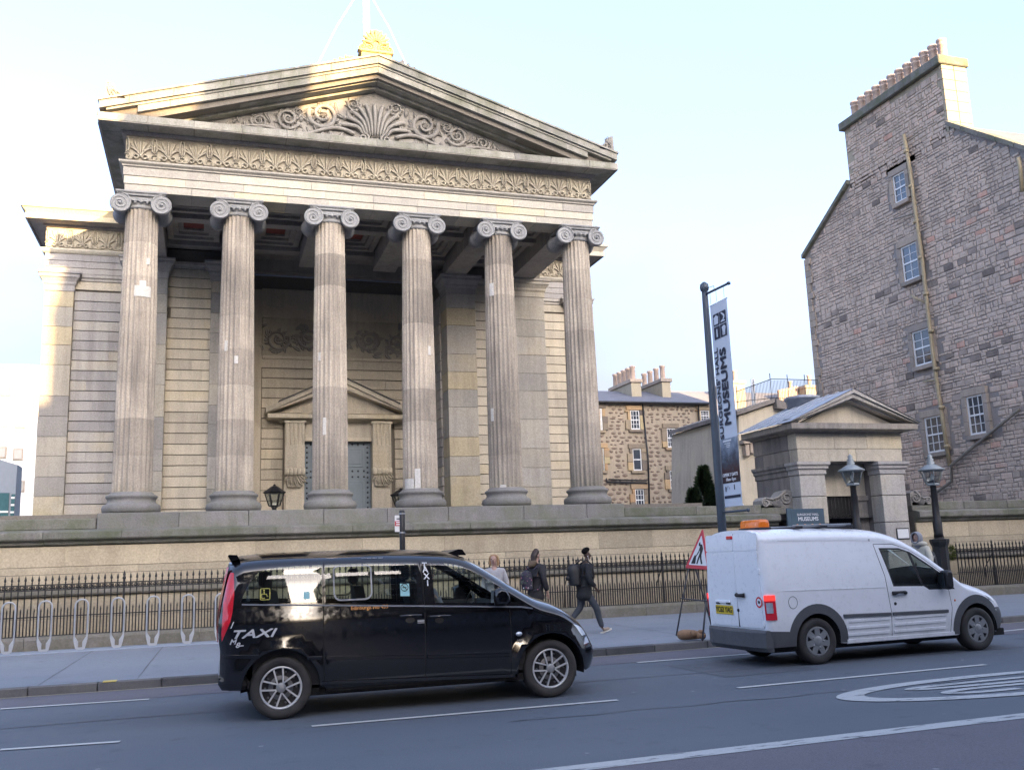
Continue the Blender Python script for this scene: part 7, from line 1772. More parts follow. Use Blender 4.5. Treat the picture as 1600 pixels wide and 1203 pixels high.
class Pts:
    def __init__(s): s.p = []; s.e = []
    def add(s, x, y, z, r, to=None, r2=None):
        s.p.append((x, y, z, r, r2 or r)); i = len(s.p) - 1
        if to is not None: s.e.append((to, i))
        return i
def hand(P, w_, d, r=.009):
    """Palm and five fingers of unequal length, slightly curled, off wrist index w_; d is the forearm direction."""
    wx, wy, wz = P.p[w_][:3]; d = Vector(d).normalized(); side = Vector((0, 1, 0)).cross(d); side = side.normalized() if side.length > .01 else Vector((1, 0, 0)); nrm = d.cross(side)
    c = Vector((wx, wy, wz)) + d * .05; pm = P.add(*c, .026, w_, .018)
    k = P.add(*(c + d * .035), .030, pm, .015)
    for j, l in enumerate((.070, .080, .074, .056)):
        o = side * (.024 - .016 * j); a = P.add(*(c + d * .055 + o), r, k); b = P.add(*(c + d * (.055 + l * .5) + o + nrm * .008), r * .95, a); P.add(*(c + d * (.055 + l * .85) + o + nrm * .024), r * .8, b)
    a = P.add(*(c + side * .036 + d * .005), r * 1.15, pm); P.add(*(c + side * .052 + d * .040 + nrm * .01), r, a)
def person(loc, heading, label, S=1.0, skinm=M_skd, lean=0.0, legs=((.28, -.05), (-.30, -.10)), arms=((0, 0, .30, .12), (0, 0, -.2, -.1)), trousers=M_jean, coat=M_coatb, hem=.80, hair='short', hairm=M_hblk, shoe=M_shoe, sole=M_sole, turn=0.0, sit=False, hood=None):
    """Standing or striding figure: body (one skin), hair, coat, trousers, shoes. Faces local +x; legs = (foot x, knee lift)."""
    th = thing('person', loc, label, 'person', M=Matrix.Translation(Vector(loc)) @ Matrix.Rotation(heading, 4, 'Z') @ Matrix.Scale(S, 4))
    P = Pts(); lx = lean
    pel = P.add(0, 0, .95, .11, None, .09); sp = P.add(.01 + lx * .2, 0, 1.12, .105, pel, .085); ch = P.add(.02 + lx * .6, 0, 1.32, .125, sp, .10); nk = P.add(.015 + lx * 1.0, 0, 1.475, .052, ch)
    hx = .03 + lx * 1.25; tn = Matrix.Rotation(turn, 3, 'Z')
    hb = P.add(hx - .01, 0, 1.535, .052, nk); jw = P.add(*(Vector((hx, 0, 1.58)) + tn @ Vector((.032, 0, 0))), .058, hb); fc = P.add(*(Vector((hx, 0, 1.635)) + tn @ Vector((.018, 0, 0))), .078, jw, .074); cr = P.add(hx - .012, 0, 1.69, .078, fc, .072); P.add(hx - .02, 0, 1.728, .045, cr)
    T_ = Pts(); tp = T_.add(0, 0, .97, .13, None, .11)
    feet = []
    for s_, (fx, kl) in zip((1, -1), legs):
        if sit: kn = (.42, s_ * .12, .93); an = (.50, s_ * .12, .50)
        else:
            back = fx < 0; kn = (fx * .50 + (.05 if not back else .06), s_ * .09, .52 + abs(kl) * .1); an = (fx - .02, s_ * .085, .10 + (abs(kl) if back else 0.0))
        hp = P.add(0, s_ * .085, .90, .09, pel); k_ = P.add(*kn, .058, hp); a_ = P.add(*an, .040, k_); 
        h2 = T_.add(.0, s_ * .085, .88, .088, tp); k2 = T_.add(*kn, .078, h2); m2 = T_.add((kn[0] + an[0]) / 2 - .01, (kn[1] + an[1]) / 2, (kn[2] + an[2]) / 2, .068, k2); T_.add(an[0], an[1], an[2] + .01, .056, m2); feet.append((an, fx, kl))
    K = Pts(); c0 = K.add(.0 + lx * .1, 0, 1.02, .180, None, .16); c1 = K.add(.01 + lx * .3, 0, 1.18, .155, c0, .12); c2 = K.add(.02 + lx * .65, 0, 1.33, .160, c1, .130); K.add(.012 + lx * .95, 0, 1.485, .085, c2)
    if not sit: h0 = K.add(.0, 0, hem + .12, .20, c0, .19); K.add(.0, 0, hem - .06, .215, h0, .205)
    for s_, (ex, ey, wx, wz) in zip((1, -1), arms):
        sh = Vector((.01 + lx * .85, s_ * .172, 1.385)); el = Vector((sh.x + ex - .03, s_ * (.235 + ey), 1.14)); wr = Vector((el.x + wx, s_ * (.215 + ey * .5), .93 + wz))
        a = P.add(*sh, .045, ch); b = P.add(*el, .042, a); c = P.add(*wr, .028, b); hand(P, c, wr - el)
        a = K.add(*sh, .078, c2); b = K.add(*el, .066, a); K.add(*(wr + (el - wr) * .06), .056, b)
    put(skin('body', P.p, P.e, skinm), 'body', th, True); put(skin('trousers', T_.p, T_.e, trousers), 'trousers', th, True); put(skin('coat', K.p, K.e, coat), 'coat', th, True)
    if sit: pass
    for (an, fx, kl), s_ in zip(feet, (1, -1)):
        tilt = rad(18) if fx > .1 else (-rad(35) if fx < -.1 else 0)
        q = Matrix.Translation((an[0], an[1], an[2])) @ Matrix.Rotation(-tilt, 4, 'Y')
        F = Pts(); a = F.add(-.035, 0, -.03, .046); b = F.add(.06, 0, -.045, .044, a, .036); F.add(.16, 0, -.06, .036, b, .026); a2 = F.add(-.01, 0, .01, .045, a)
        sm = put(skin('shoe', F.p, F.e, shoe), 'shoe', th, True, M=q); mb = MB(); mb.prism([(-.085, -.038), (-.07, .040), (.06, .046), (.17, .040), (.205, .0), (.17, -.040), (.06, -.046)], -.100, -.075, 'xy'); mb.build('sole', sole, sm, True)
    # face: nose, eyes, mouth, ears
    fm = Matrix.Translation((hx, 0, 0)) @ Matrix.Rotation(turn, 4, 'Z'); mb = MB()
    mb.add([(.092, 0, 1.655), (.118, 0, 1.612), (.088, .017, 1.605), (.088, -.017, 1.605), (.09, 0, 1.598)], [(0, 2, 1), (0, 1, 3), (1, 2, 4), (1, 4, 3)], True)
    for s_ in (1, -1): mb.lathe([(.001, -.012), (.022, -.008), (.030, 0), (.022, .008), (.001, .012)], c=(-.005, s_ * .076, 1.625), n=10, axis='y')
    mb.build('nose_and_ears', skinm, th, True, M=fm); mb = MB()
    for s_ in (1, -1): mb.lathe([(.001, -.004), (.010, 0), (.001, .004)], c=(.090, s_ * .030, 1.645), n=8, axis='x')
    mb.build('eyes', M_eye, th, True, M=fm); mb = MB(); mb.lathe([(.001, -.006), (.014, 0), (.001, .006)], c=(.086, 0, 1.573), n=8, axis='x'); mb.build('mouth', M_lip, th, True, M=fm @ Matrix.Translation((0, 0, .7)) @ Matrix.Diagonal((1, 1.7, .55, 1)) @ Matrix.Translation((0, 0, -.0))) if 0 else mb.build('mouth', M_lip, th, True, M=fm)
    H_ = Pts()
    if hair == 'short':
        a = H_.add(-.06, 0, 1.65, .070, None, .066); b = H_.add(-.045, 0, 1.725, .092, a, .088); c = H_.add(.025, 0, 1.765, .074, b, .066); H_.add(.07, 0, 1.745, .045, c, .04)
    elif hair == 'long':
        a = H_.add(-.05, 0, 1.70, .085, None, .08); H_.add(.03, 0, 1.735, .06, a, .045); b = H_.add(-.075, 0, 1.60, .082, a, .05); c = H_.add(-.095, 0, 1.50, .085, b, .045); H_.add(-.11, 0, 1.40, .06, c, .035)
    else:
        a = H_.add(-.03, 0, 1.725, .085, None, .07); H_.add(.045, 0, 1.735, .05, a, .035); b = H_.add(-.07, 0, 1.64, .075, a)
        for s_ in (1, -1): c = H_.add(.01, s_ * .078, 1.66, .032, a); d_ = H_.add(.005, s_ * .088, 1.58, .030, c); H_.add(-.0, s_ * .075, 1.50, .024, d_)
    if hair != 'none': put(skin('hair', H_.p, H_.e, hairm), 'hair', th, True, M=fm)
    return th, P
def rucksack(M, label, mat, S=1.0, strapm=None):
    o = thing('backpack', (0, 0, 0), label, 'backpack', M=M @ Matrix.Scale(S, 4))
    F = Pts(); a = F.add(0, 0, 0, .15, None, .11); b = F.add(.0, 0, .16, .145, a, .10); F.add(.02, 0, .26, .10, b, .07); F.add(.01, 0, -.14, .14, a, .105)
    put(skin('bag', F.p, F.e, mat), 'bag', o, True)
    F = Pts(); a = F.add(-.10, 0, -.06, .10, None, .05); F.add(-.10, 0, .06, .085, a, .045); put(skin('front_pocket', F.p, F.e, mat), 'front_pocket', o, True)
    for s_ in (-1, 1):
        mb = MB(); mb.tube([(.08, s_ * .10, .24), (.20, s_ * .115, .33), (.33, s_ * .115, .22), (.345, s_ * .12, .02), (.22, s_ * .14, -.14), (.08, s_ * .13, -.16)], .016, 6); mb.build('strap', strapm or mat, o, True)
    mb = MB(); mb.tube([(.06, -.03, .27), (.05, -.02, .33), (.05, .02, .33), (.06, .03, .27)], .009, 5); mb.build('handle', strapm or mat, o, True)
    mb = MB(); mb.lathe([(.001, -.002), (.014, -.002)], c=(-.148, -.05, -.10), n=8, axis='x', cap=False); mb.build('badge', M_wlet, o, True)
    return o
RZ = lambda a: Matrix.Rotation(a, 4, 'Z')
man = (7.23, 18.05, .128)
person(man, rad(2), 'man in black coat walking right with a black backpack and earphones', .935, M_skd, .05, legs=((-.26, -.20), (.36, -.0)), arms=((.02, .0, .10, .0), (-.02, 0, .16, .03)), hem=.72)
rucksack(Matrix.Translation((man[0] - .20, man[1], 1.22)) @ RZ(rad(2)), 'black backpack on the back of the man walking right', M_bag, 1.08)
mb = MB(); mb.lathe([(.001, -.006), (.008, 0)], c=(0, 0, 0), n=6, axis='y', cap=False); mb.tube([(0, 0, 0), (.012, -.002, -.06), (.04, .0, -.12)], .0025, 4)
ep = thing('earphone', (man[0] + .075, man[1] - .088, .128 + 1.615 * .935), 'white earphone in the ear of the man in black', 'earphone'); mb.build('earpiece', M_wlet, ep, True)
wom = (6.32, 18.4, .128)
person(wom, rad(28), 'woman with long brown hair in charcoal parka seen from behind', .955, M_skl, .02, legs=((.18, -.02), (-.2, -.10)), arms=((.0, .02, .16, -.02), (.0, .02, .12, -.05)), coat=M_coatd, hem=.72, hair='long', hairm=M_hbrn, shoe=M_boot, sole=M_boot)
hd = Pts(); a = hd.add(-.10, 0, 1.46, .10, None, .06); hd.add(-.13, 0, 1.38, .09, a, .05); hd.add(-.02, .10, 1.50, .05, a); hd.add(-.02, -.10, 1.50, .05, a)
fr = thing('fur_hood', wom, 'brown fur trimmed hood lying on the charcoal parka', 'hood', M=Matrix.Translation(Vector(wom)) @ RZ(rad(28)) @ Matrix.Scale(.955, 4)); put(skin('trim', hd.p, hd.e, M_fur), 'trim', fr, True)
rucksack(Matrix.Translation((wom[0] - .235, wom[1] - .16, 1.16)) @ RZ(rad(28)), 'dark floral patterned backpack on the woman in the parka', M_flor, .95)
bl = at(773, 880, Y=17.5)
person((bl.x, 17.5, .128), rad(-118), 'blonde woman in light grey fleece glancing over the taxi bonnet', .925, M_skl, .02, legs=((.16, -.02), (-.2, -.10)), arms=((.0, .0, .14, -.0), (.0, .0, .1, -.03)), coat=M_coatg, hem=.80, hair='bob', hairm=M_hbld, shoe=M_boot, sole=M_boot, turn=rad(-4))
hp_ = at(1437, 850, Y=18.3)
hz_, _P = person((hp_.x + .12, 18.3, .128), rad(-166), 'person in grey hood and cream jacket leaning forward behind the white van', 1.01, M_skl, .16, legs=((.2, -.02), (-.22, -.10)), arms=((.02, .0, .16, -.0), (.02, .0, .1, -.03)), coat=M_coatw, hem=.82, hair='none', shoe=M_boot, sole=M_boot)
mb = MB(); hc = Vector((.225, 0, 1.635)); vs = []; nu, nv = 20, 12
for i in range(nv + 1):                       # a shell open towards the face
    th_ = rad(52) + (pi - rad(52)) * i / nv
    for j in range(nu):
        f_ = 2 * pi * j / nu; d_ = Vector((math.cos(th_), math.sin(th_) * math.cos(f_), math.sin(th_) * math.sin(f_))); q_ = hc + Vector((d_.x * .135, d_.y * .118, d_.z * .145 - (.10 * max(0, -d_.z) if d_.x < .3 else 0))); vs.append(tuple(q_))
mb.add(vs, [(i * nu + j, i * nu + (j + 1) % nu, (i + 1) * nu + (j + 1) % nu, (i + 1) * nu + j) for i in range(nv) for j in range(nu)], True)
mb.tube([tuple(hc + Vector((.080 - .02 * abs(math.sin(f_)) * 0, .098 * math.cos(f_), .118 * math.sin(f_)))) for f_ in [2 * pi * k / 20 for k in range(20)]], .018, 6, closed=True)
mb.build('hood', M_hoodg, hz_, True)
mb = MB(); mb.tube([(.17 + .10 * math.cos(f_), .13 * math.sin(f_), 1.50 + .015 * math.cos(f_)) for f_ in [2 * pi * k / 18 for k in range(18)]], .05, 8, closed=True); mb.build('collar', M_coatw, hz_, True)
rucksack(Matrix.Translation((hp_.x + .33, 18.36, 1.22)) @ RZ(rad(-166)) @ Matrix.Rotation(rad(10), 4, 'Y'), 'backpack with blue straps on the hooded person in cream', M_bag, 1.0, M_blue)
# drivers
def driver(vM, x, y, z, label, skinm, coat, hairm):
    m = vM @ Matrix.Translation((x, y, z)); th, _ = person((0, 0, 0), 0, label, .97, skinm, -.10, arms=((.20, -.06, .34, .16), (.20, -.06, .34, .16)), coat=coat, hairm=hairm, sit=True, trousers=M_jean)
    th.matrix_basis = m @ Matrix.Scale(.97, 4); return th
driver(TM, 2.02, .40, -.10, 'taxi driver in pale shirt seated behind the steering wheel', M_skl, M_hoodg, M_hbrn)
driver(VM, 1.76, .38, -.16, 'van driver in dark jacket seated behind the wheel', M_skl, M_coatd, M_hblk)

# ------------------------------------------------------------------ street furniture
M_galv = plain('galvanised steel', (0.42, 0.44, 0.46), .4, .8, .15); M_galvd = plain('dull galvanised steel tube', (0.40, 0.42, 0.45), .45, .5, .15); M_strip = plain('pale blue grey base strip', (0.26, 0.30, 0.36), .7, 0, .1)
mb = MB(); mb.box(-9.0, 3.2, 21.15, 21.75, .10, .152, .006); mb.build('rack_base', M_strip, kind='structure')
def rack_mesh():
    mb = MB(); w_, h0, h1, r_ = .120, .16, 1.14, .120; y = 0
    mb.tube([(w_ * math.cos(a), 0, h1 - r_ + r_ * math.sin(a)) for a in [pi * k / 12 for k in range(13)]] + [(-w_, 0, .6), (-w_ * .98, 0, .36), (-w_ * .6, 0, .20), (-.05, 0, .155), (.05, 0, .155), (w_ * .6, 0, .20), (w_ * .98, 0, .36), (w_, 0, .6)], .0175, 8, closed=True)
    return mb.mesh('hoop', M_galvd)
def rplate():
    mb = MB(); ol = [(-.120, .44), (-.085, .38), (-.04, .31), (-.04, .20), (.04, .20), (.04, .31), (.085, .38), (.120, .44), (.120, .30), (.085, .165), (-.085, .165), (-.120, .30)]; mb.prism(ol, -.02, .02, 'xz'); mb.box(-.06, .06, -.03, .03, .15, .17); return mb.mesh('foot_plate', M_galvd)
HOOP, FOOT = rack_mesh(), rplate()
SPOT = ['at the left edge of the picture', 'second from the left edge', 'third from the left edge', 'fourth from the left edge', 'second from the rear of the taxi', 'next to the last before the taxi', 'half hidden behind the taxi tail lamp']
for k, px in enumerate((11, 68.5, 125.5, 182.5, 238, 292.5, 345)):
    a = at(px, 1000, Y=21.4); lb = 'grey steel bicycle hoop ' + ('nearest the left picture edge' if k == 0 else SPOT[k])
    t = thing('bike_rack', (a.x, 21.4, .15), lb, 'bike rack', group='grey bicycle hoops along the railing'); put(HOOP, 'hoop', t, M=Matrix.Translation((a.x, 21.4, 0))); put(FOOT, 'foot_plate', t, M=Matrix.Translation((a.x, 21.4, 0)))

# banner pole with its hanging banner
M_polg = plain('dark blue grey pole paint', (0.055, 0.075, 0.10), .45, 0, .1); M_ban = plain('pale blue white banner vinyl', (0.60, 0.66, 0.74), .6, 0, .03); M_bant = plain('navy print', (0.022, 0.03, 0.055), .6)
PX_, PY_ = 9.84, 17.0
bp_ = thing('banner_pole', (PX_, PY_, .12), 'tall dark pole on the pavement carrying the museum banner', 'banner pole')
mb = MB(); mb.lathe([(.09, .12), (.085, 3.0), (.062, 6.95), (.062, 7.0), (.085, 7.02), (.095, 7.08), (.085, 7.15), (.03, 7.2), (.001, 7.2)], c=(PX_, PY_, 0), n=14); mb.build('shaft', M_polg, bp_)
for z_, l in ((6.93, .86), (2.40, .92)):
    mb = MB(); mb.tube([(PX_, PY_, z_), (PX_ + .06, PY_ - l, z_ + .0)], .026 if z_ > 3 else .022, 8); mb.lathe([(.001, -.04), (.04, -.02), (.04, .02), (.001, .04)], c=(PX_ + .06, PY_ - l, z_), n=8); mb.build('arm', M_polg, bp_)
mb = MB(); mb.tube([(PX_ + .02, PY_ - .35, 6.93), (PX_ + .02, PY_ - .35, 7.02), (PX_, PY_, 7.05)], .006, 4)
for l in (.16, .40, .70): mb.tube([(PX_ + .03, PY_ - l, 6.93), (PX_ + .03, PY_ - l, 6.68)], .004, 4)
mb.build('hanger_wire', M_polg, bp_)
bn = thing('banner', (PX_ + .05, PY_ - .44, 2.5), 'tall narrow museum banner with big dark lettering running upwards', 'banner')
by0, by1, bz0, bz1 = PY_ - .11, PY_ - .77, 2.50, 6.66
def bw_(y, z): return PX_ + .04 + .003 * math.sin(z * 1.7)
mb = MB(); vs = []
ny, nz_ = 4, 40
for off in (0, .004):
    for k in range(nz_ + 1):
        for j in range(ny + 1):
            y, z = by0 + (by1 - by0) * j / ny, bz0 + (bz1 - bz0) * k / nz_; vs.append((bw_(y, z) + off, y, z))
n_ = (ny + 1) * (nz_ + 1); fs = []
for k in range(nz_):
    for j in range(ny):
        a = k * (ny + 1) + j; fs.append((a, a + ny + 1, a + ny + 2, a + 1)); fs.append((n_ + a, n_ + a + 1, n_ + a + ny + 2, n_ + a + ny + 1))
mb.add(vs, fs, True); mb.build('cloth', M_ban, bn)
for z_ in (bz1 - .01, bz0 + .01): mb = MB(); mb.tube([(PX_ + .045, by0 + .02, z_), (PX_ + .045, by1 - .02, z_)], .012, 6); mb.build('hem_rod', M_ban, bn)
# local print frame: u across (towards the road), v up; seen from -x
def banner_M(u, v, rot=0.0):
    y = by0 + (by1 - by0) * u; z = bz0 + (bz1 - bz0) * v
    return Matrix.Translation((bw_(y, z) - .016, y, z)) @ Matrix(((0, 0, -1, 0), (-1, 0, 0, 0), (0, 1, 0, 0), (0, 0, 0, 1))) @ Matrix.Rotation(rot, 4, 'Z')
def print_text(nm, txt, u, v, size, rot=0, mat=M_bant, **k):
    me = flat_text(txt, size, ext=.003, **k); me.materials.clear(); me.materials.append(mat); return put(me, nm, bn, M=banner_M(u, v, rot))
print_text('banner_lettering', "SURGEONS' HALL", .19, .55, .185, pi / 2, bold=.002, sx=1.29)
print_text('banner_lettering', 'MUSEUMS', .58, .575, .315, pi / 2, bold=.010, sx=1.15)
def bpoly(poly, mat, nm, d=.008):
    vs = []
    for u, v in poly: y = by0 + (by1 - by0) * u; z = bz0 + (bz1 - bz0) * v; vs.append((bw_(y, z) - d, y, z))
    mb = MB(); tri = tessellate_polygon([[Vector((p[0], p[1], 0)) for p in poly]]); mb.add(vs, [tuple(t)[::-1] for t in tri] if 0 else [tuple(t) for t in tri]); return mb.build(nm, mat, bn)
def R4(u0, u1, v0, v1): return [(u0, v0), (u1, v0), (u1, v1), (u0, v1)]
for u0, u1, v0, v1 in ((.15, .50, .885, .945), (.53, .90, .885, .945), (.15, .50, .818, .880), (.53, .90, .818, .880)): bpoly(R4(u0, u1, v0, v1), M_bant, 'emblem_square')
bpoly([(.20, .892), (.45, .892), (.45, .922), (.48, .925), (.325, .938), (.17, .925), (.20, .922)], M_ban, 'temple_emblem', .011)
bpoly(R4(.29, .36, .828, .868), M_ban, 'instrument_emblem', .011); bpoly([(.62, .866), (.70, .872), (.80, .872), (.86, .862), (.82, .845), (.79, .824), (.74, .824), (.73, .845), (.70, .824), (.65, .826), (.66, .845)], M_ban, 'tooth_emblem', .011)
bpoly([(.60, .892), (.84, .892), (.84, .897), (.76, .900), (.84, .910), (.84, .922), (.76, .932), (.66, .940), (.62, .936), (.72, .924), (.77, .916), (.72, .904), (.60, .898)], M_ban, 'microscope_emblem', .011)
def photo_print():
    m, t, b, o = _new('dim gallery photograph print'); tc = t.nodes.new('ShaderNodeTexCoord'); sx = t.nodes.new('ShaderNodeSeparateXYZ'); t.links.new(tc.outputs['Object'], sx.inputs[0])
    n = _noise(t, tc.outputs['Object'], 6, 5, .6); z = _range(t, sx.outputs['Z'], 2.95, 3.85); f = _math(t, 'ADD', _math(t, 'MULTIPLY', z, .8), _math(t, 'MULTIPLY_ADD', n, .7, -.28), clamp=True)
    r = _ramp(t, [(0.012, 0.012, 0.018, 0), (0.06, 0.022, 0.022, .30), (0.06, 0.07, 0.09, .5), (0.20, 0.24, 0.30, .72), (0.42, 0.48, 0.56, 1)]); t.links.new(f, r.inputs[0]); t.links.new(r.outputs[0], b.inputs['Base Color']); b.inputs['Roughness'].default_value = .6; return m
bpoly(R4(.0, 1.0, .112, .325), photo_print(), 'photograph', .007)
bpoly(R4(.04, .96, .040, .053), M_bant, 'footer_band')
for v, u0, u1 in ((.310, .18, .66), (.299, .26, .60), (.290, .34, .58), (.282, .36, .56)): bpoly(R4(u0, u1, v, v + (.007 if v > .3 else .003)), M_wlet, 'small_print_line', .010)
print_text('banner_lettering', 'OPEN 7 DAYS', .48, .150, .092, 0, M_wlet, bold=.002); print_text('banner_lettering', '10am–5pm', .5, .128, .085, 0, M_wlet, bold=.001)
for u, v in ((.12, .085), (.62, .09)): bpoly(R4(u, u + .05, v - .012, v + .012), M_bant, 'footer_mark')
mb = MB(); q = banner_M(.30, .085); mb.tube([tuple(q @ Vector((.055 * math.cos(a), .06 * math.sin(a) - .01, 0))) for a in [pi * k / 8 for k in range(9)]], .004, 4); mb.build('footer_emblem', M_bant, bn)

# roadworks sign on its frame, sandbag
M_sred = plain('red sign border', (0.50, 0.035, 0.05), .4, 0, .08); M_swht = plain('white sign face', (0.66, 0.67, 0.68), .4, 0, .05); M_frm = plain('grey steel frame', (0.06, 0.062, 0.068), .5, .2, .15)
sR, sL, sA = at(1109, 890, Y=15.52), at(1070.5, 887, Y=16.22), at(1097.5, 825, Y=15.86)
rs = thing('roadworks_sign', (sR.x, 15.9, .12), 'red bordered triangular men at work sign on a steel frame', 'road sign')
ex = (sR - sL).normalized(); up = (sA - (sL + sR) / 2); ez = (up - ex * up.dot(ex)).normalized(); en = ex.cross(ez); o_ = (sL + sR) / 2; hw_ = (sR - sL).length / 2; hh_ = up.length
SM = Matrix((ex, ez, en)).transposed().to_4x4(); SM.translation = o_            # local: x right, y up, z towards the viewer
def tri_(k, r_=.05):
    c = hh_ / 3; pts = [(-hw_, 0), (hw_, 0), (0, hh_)]; pts = [(x * k, c + (y - c) * k) for x, y in pts]; ol = []
    for i in range(3):
        p = Vector(pts[i]); a = (Vector(pts[i - 1]) - p).normalized(); b = (Vector(pts[(i + 1) % 3]) - p).normalized()
        for t in (0, .25, .5, .75, 1): q = p + a * r_ * (1 - t) ** 2 + b * r_ * t ** 2; ol.append((q.x, q.y))
    return ol
mb = MB(); mb.prism(tri_(1.0), -.012, .0, 'xy', M=SM); mb.build('plate', M_sred, rs); mb = MB(); mb.prism(tri_(.74, .03), .0, .003, 'xy', M=SM); mb.build('sign_face', M_swht, rs)
def glyph(poly): mb = MB(); mb.prism([(x * hw_ * 1.0, y * hh_) for x, y in poly], .003, .006, 'xy', M=SM); mb.build('worker_symbol', M_blkp, rs)
glyph([(-.54, .12), (-.20, .12), (-.20, .30), (-.30, .34), (-.40, .28)])                                     # heap
glyph([(-.12, .62), (-.02, .66), (.02, .60), (-.02, .55), (-.10, .56)]); glyph([(.0, .60), (.16, .60), (.28, .50), (.22, .36), (.06, .36), (.04, .48)])
glyph([(.06, .37), (.20, .37), (.24, .26), (.38, .13), (.26, .12), (.13, .25)]); glyph([(.04, .38), (.16, .38), (.06, .24), (-.02, .12), (-.12, .12), (-.04, .26)]); glyph([(.02, .56), (.10, .54), (-.02, .40), (-.22, .28), (-.24, .31), (-.06, .43)])
gz_ = .127; legs_ = [((sR + sL) / 2 + ex * hw_ * .85 + ez * .0, at(1098, 1001, Z=gz_)), ((sR + sL) / 2 - ex * hw_ * .9, at(1062, 986, Z=gz_) * 1.0)]
for p, q in ((sR - ex * .06, at(1097.5, 1001, Z=gz_)), (sL + ex * .06, Vector((at(1060, 993, Z=gz_).x, 16.45, gz_))), (sR - ex * .08 + Vector((.10, .0, -.02)), Vector((sR.x + .62, 15.75, gz_))), (sL + ex * .1 + Vector((.10, 0, -.02)), Vector((sL.x + .66, 16.5, gz_)))):
    mb = MB(); mb.tube([tuple(p + ez * .05 - en * .03), tuple(q)], .016, 6); mb.build('leg', M_frm, rs)
for t in (.45,):
    a = sR.lerp(at(1097.5, 1001, Z=gz_), t); b = sL.lerp(Vector((at(1060, 993, Z=gz_).x, 16.45, gz_)), t); mb = MB(); mb.tube([tuple(a), tuple(b)], .012, 6); mb.tube([tuple(a), tuple(a + Vector((.30, .1, .02)))], .010, 5); mb.build('brace', M_frm, rs)
M_sack = plain('brown hessian sandbag', (0.27, 0.165, 0.095), .9, 0, .25, bump=.7, scale=10)
sb_ = at(1080, 1001, Z=.125); sbt = thing('sandbag', (sb_.x, sb_.y + .1, .125), 'brown hessian sandbag slumped on the pavement under the sign', 'sandbag')
F = Pts(); a = F.add(-.20, .05, .10, .10, None, .095); b = F.add(-.02, .02, .10, .115, a, .10); c = F.add(.16, .0, .09, .10, b, .085); d = F.add(.27, -.02, .07, .055, c); F.add(.33, -.03, .08, .08, d, .03)
put(skin('sack', F.p, F.e, M_sack), 'sack', sbt, True)
for (x, y, z, r_) in ((.05, -.08, .12, .07), (.14, -.09, .07, .06), (.22, -.03, .13, .05)):
    F = Pts(); a = F.add(x - .05, y, z, r_ * .8); b = F.add(x + .02, y - .01, z + .01, r_, a); F.add(x + .08, y, z - .01, r_ * .6, b); put(skin('fold', F.p, F.e, M_sack), 'fold', sbt, True)
mb = MB(); mb.tube([(.27 + .06 * math.cos(a), -.02, .07 + .06 * math.sin(a)) for a in [2 * pi * k / 10 for k in range(10)]], .012, 5, closed=True); mb.build('tie', M_blkp, sbt, True)

# bus stop post with small flag
sp_ = at(628, 797, Y=16.6); st_ = thing('stop_post', (sp_.x, 16.6, .12), 'black bus stop post with a small white and red flag above the taxi roof', 'bus stop')
mb = MB(); mb.lathe([(.05, .12), (.05, sp_.z - .02), (.04, sp_.z)], c=(sp_.x, 16.6, 0), n=12); mb.build('post', M_iron, st_)
for z_ in (sp_.z - .06, at(628, 832, Y=16.6).z): mb = MB(); mb.lathe([(.056, z_ - .012), (.056, z_ + .012)], c=(sp_.x, 16.6, 0), n=12, cap=False); mb.build('clamp_band', M_galv, st_)
f0, f1 = at(617, 831, Y=16.6), at(625, 805, Y=16.6)
mb = MB(); mb.box(f0.x, f1.x + .02, 16.59, 16.61, f0.z, f1.z, .004); fl_ = mb.build('flag', M_white, st_)
hh = f1.z - f0.z; mb = MB(); mb.box(f0.x, f1.x + .018, 16.585, 16.59, f0.z + hh * .36, f0.z + hh * .66); mb.build('red_band', M_sred, fl_); mb = MB(); mb.box(f0.x + .03, f1.x + .0, 16.583, 16.59, f0.z + hh * .76, f0.z + hh * .82); mb.build('dark_bar', M_bant, fl_)
for k in (.42, .55): mb = MB(); mb.box(f0.x + .02, f1.x - .0, 16.581, 16.586, f0.z + hh * k, f0.z + hh * (k + .07)); mb.build('flag_text', M_wlet, fl_)

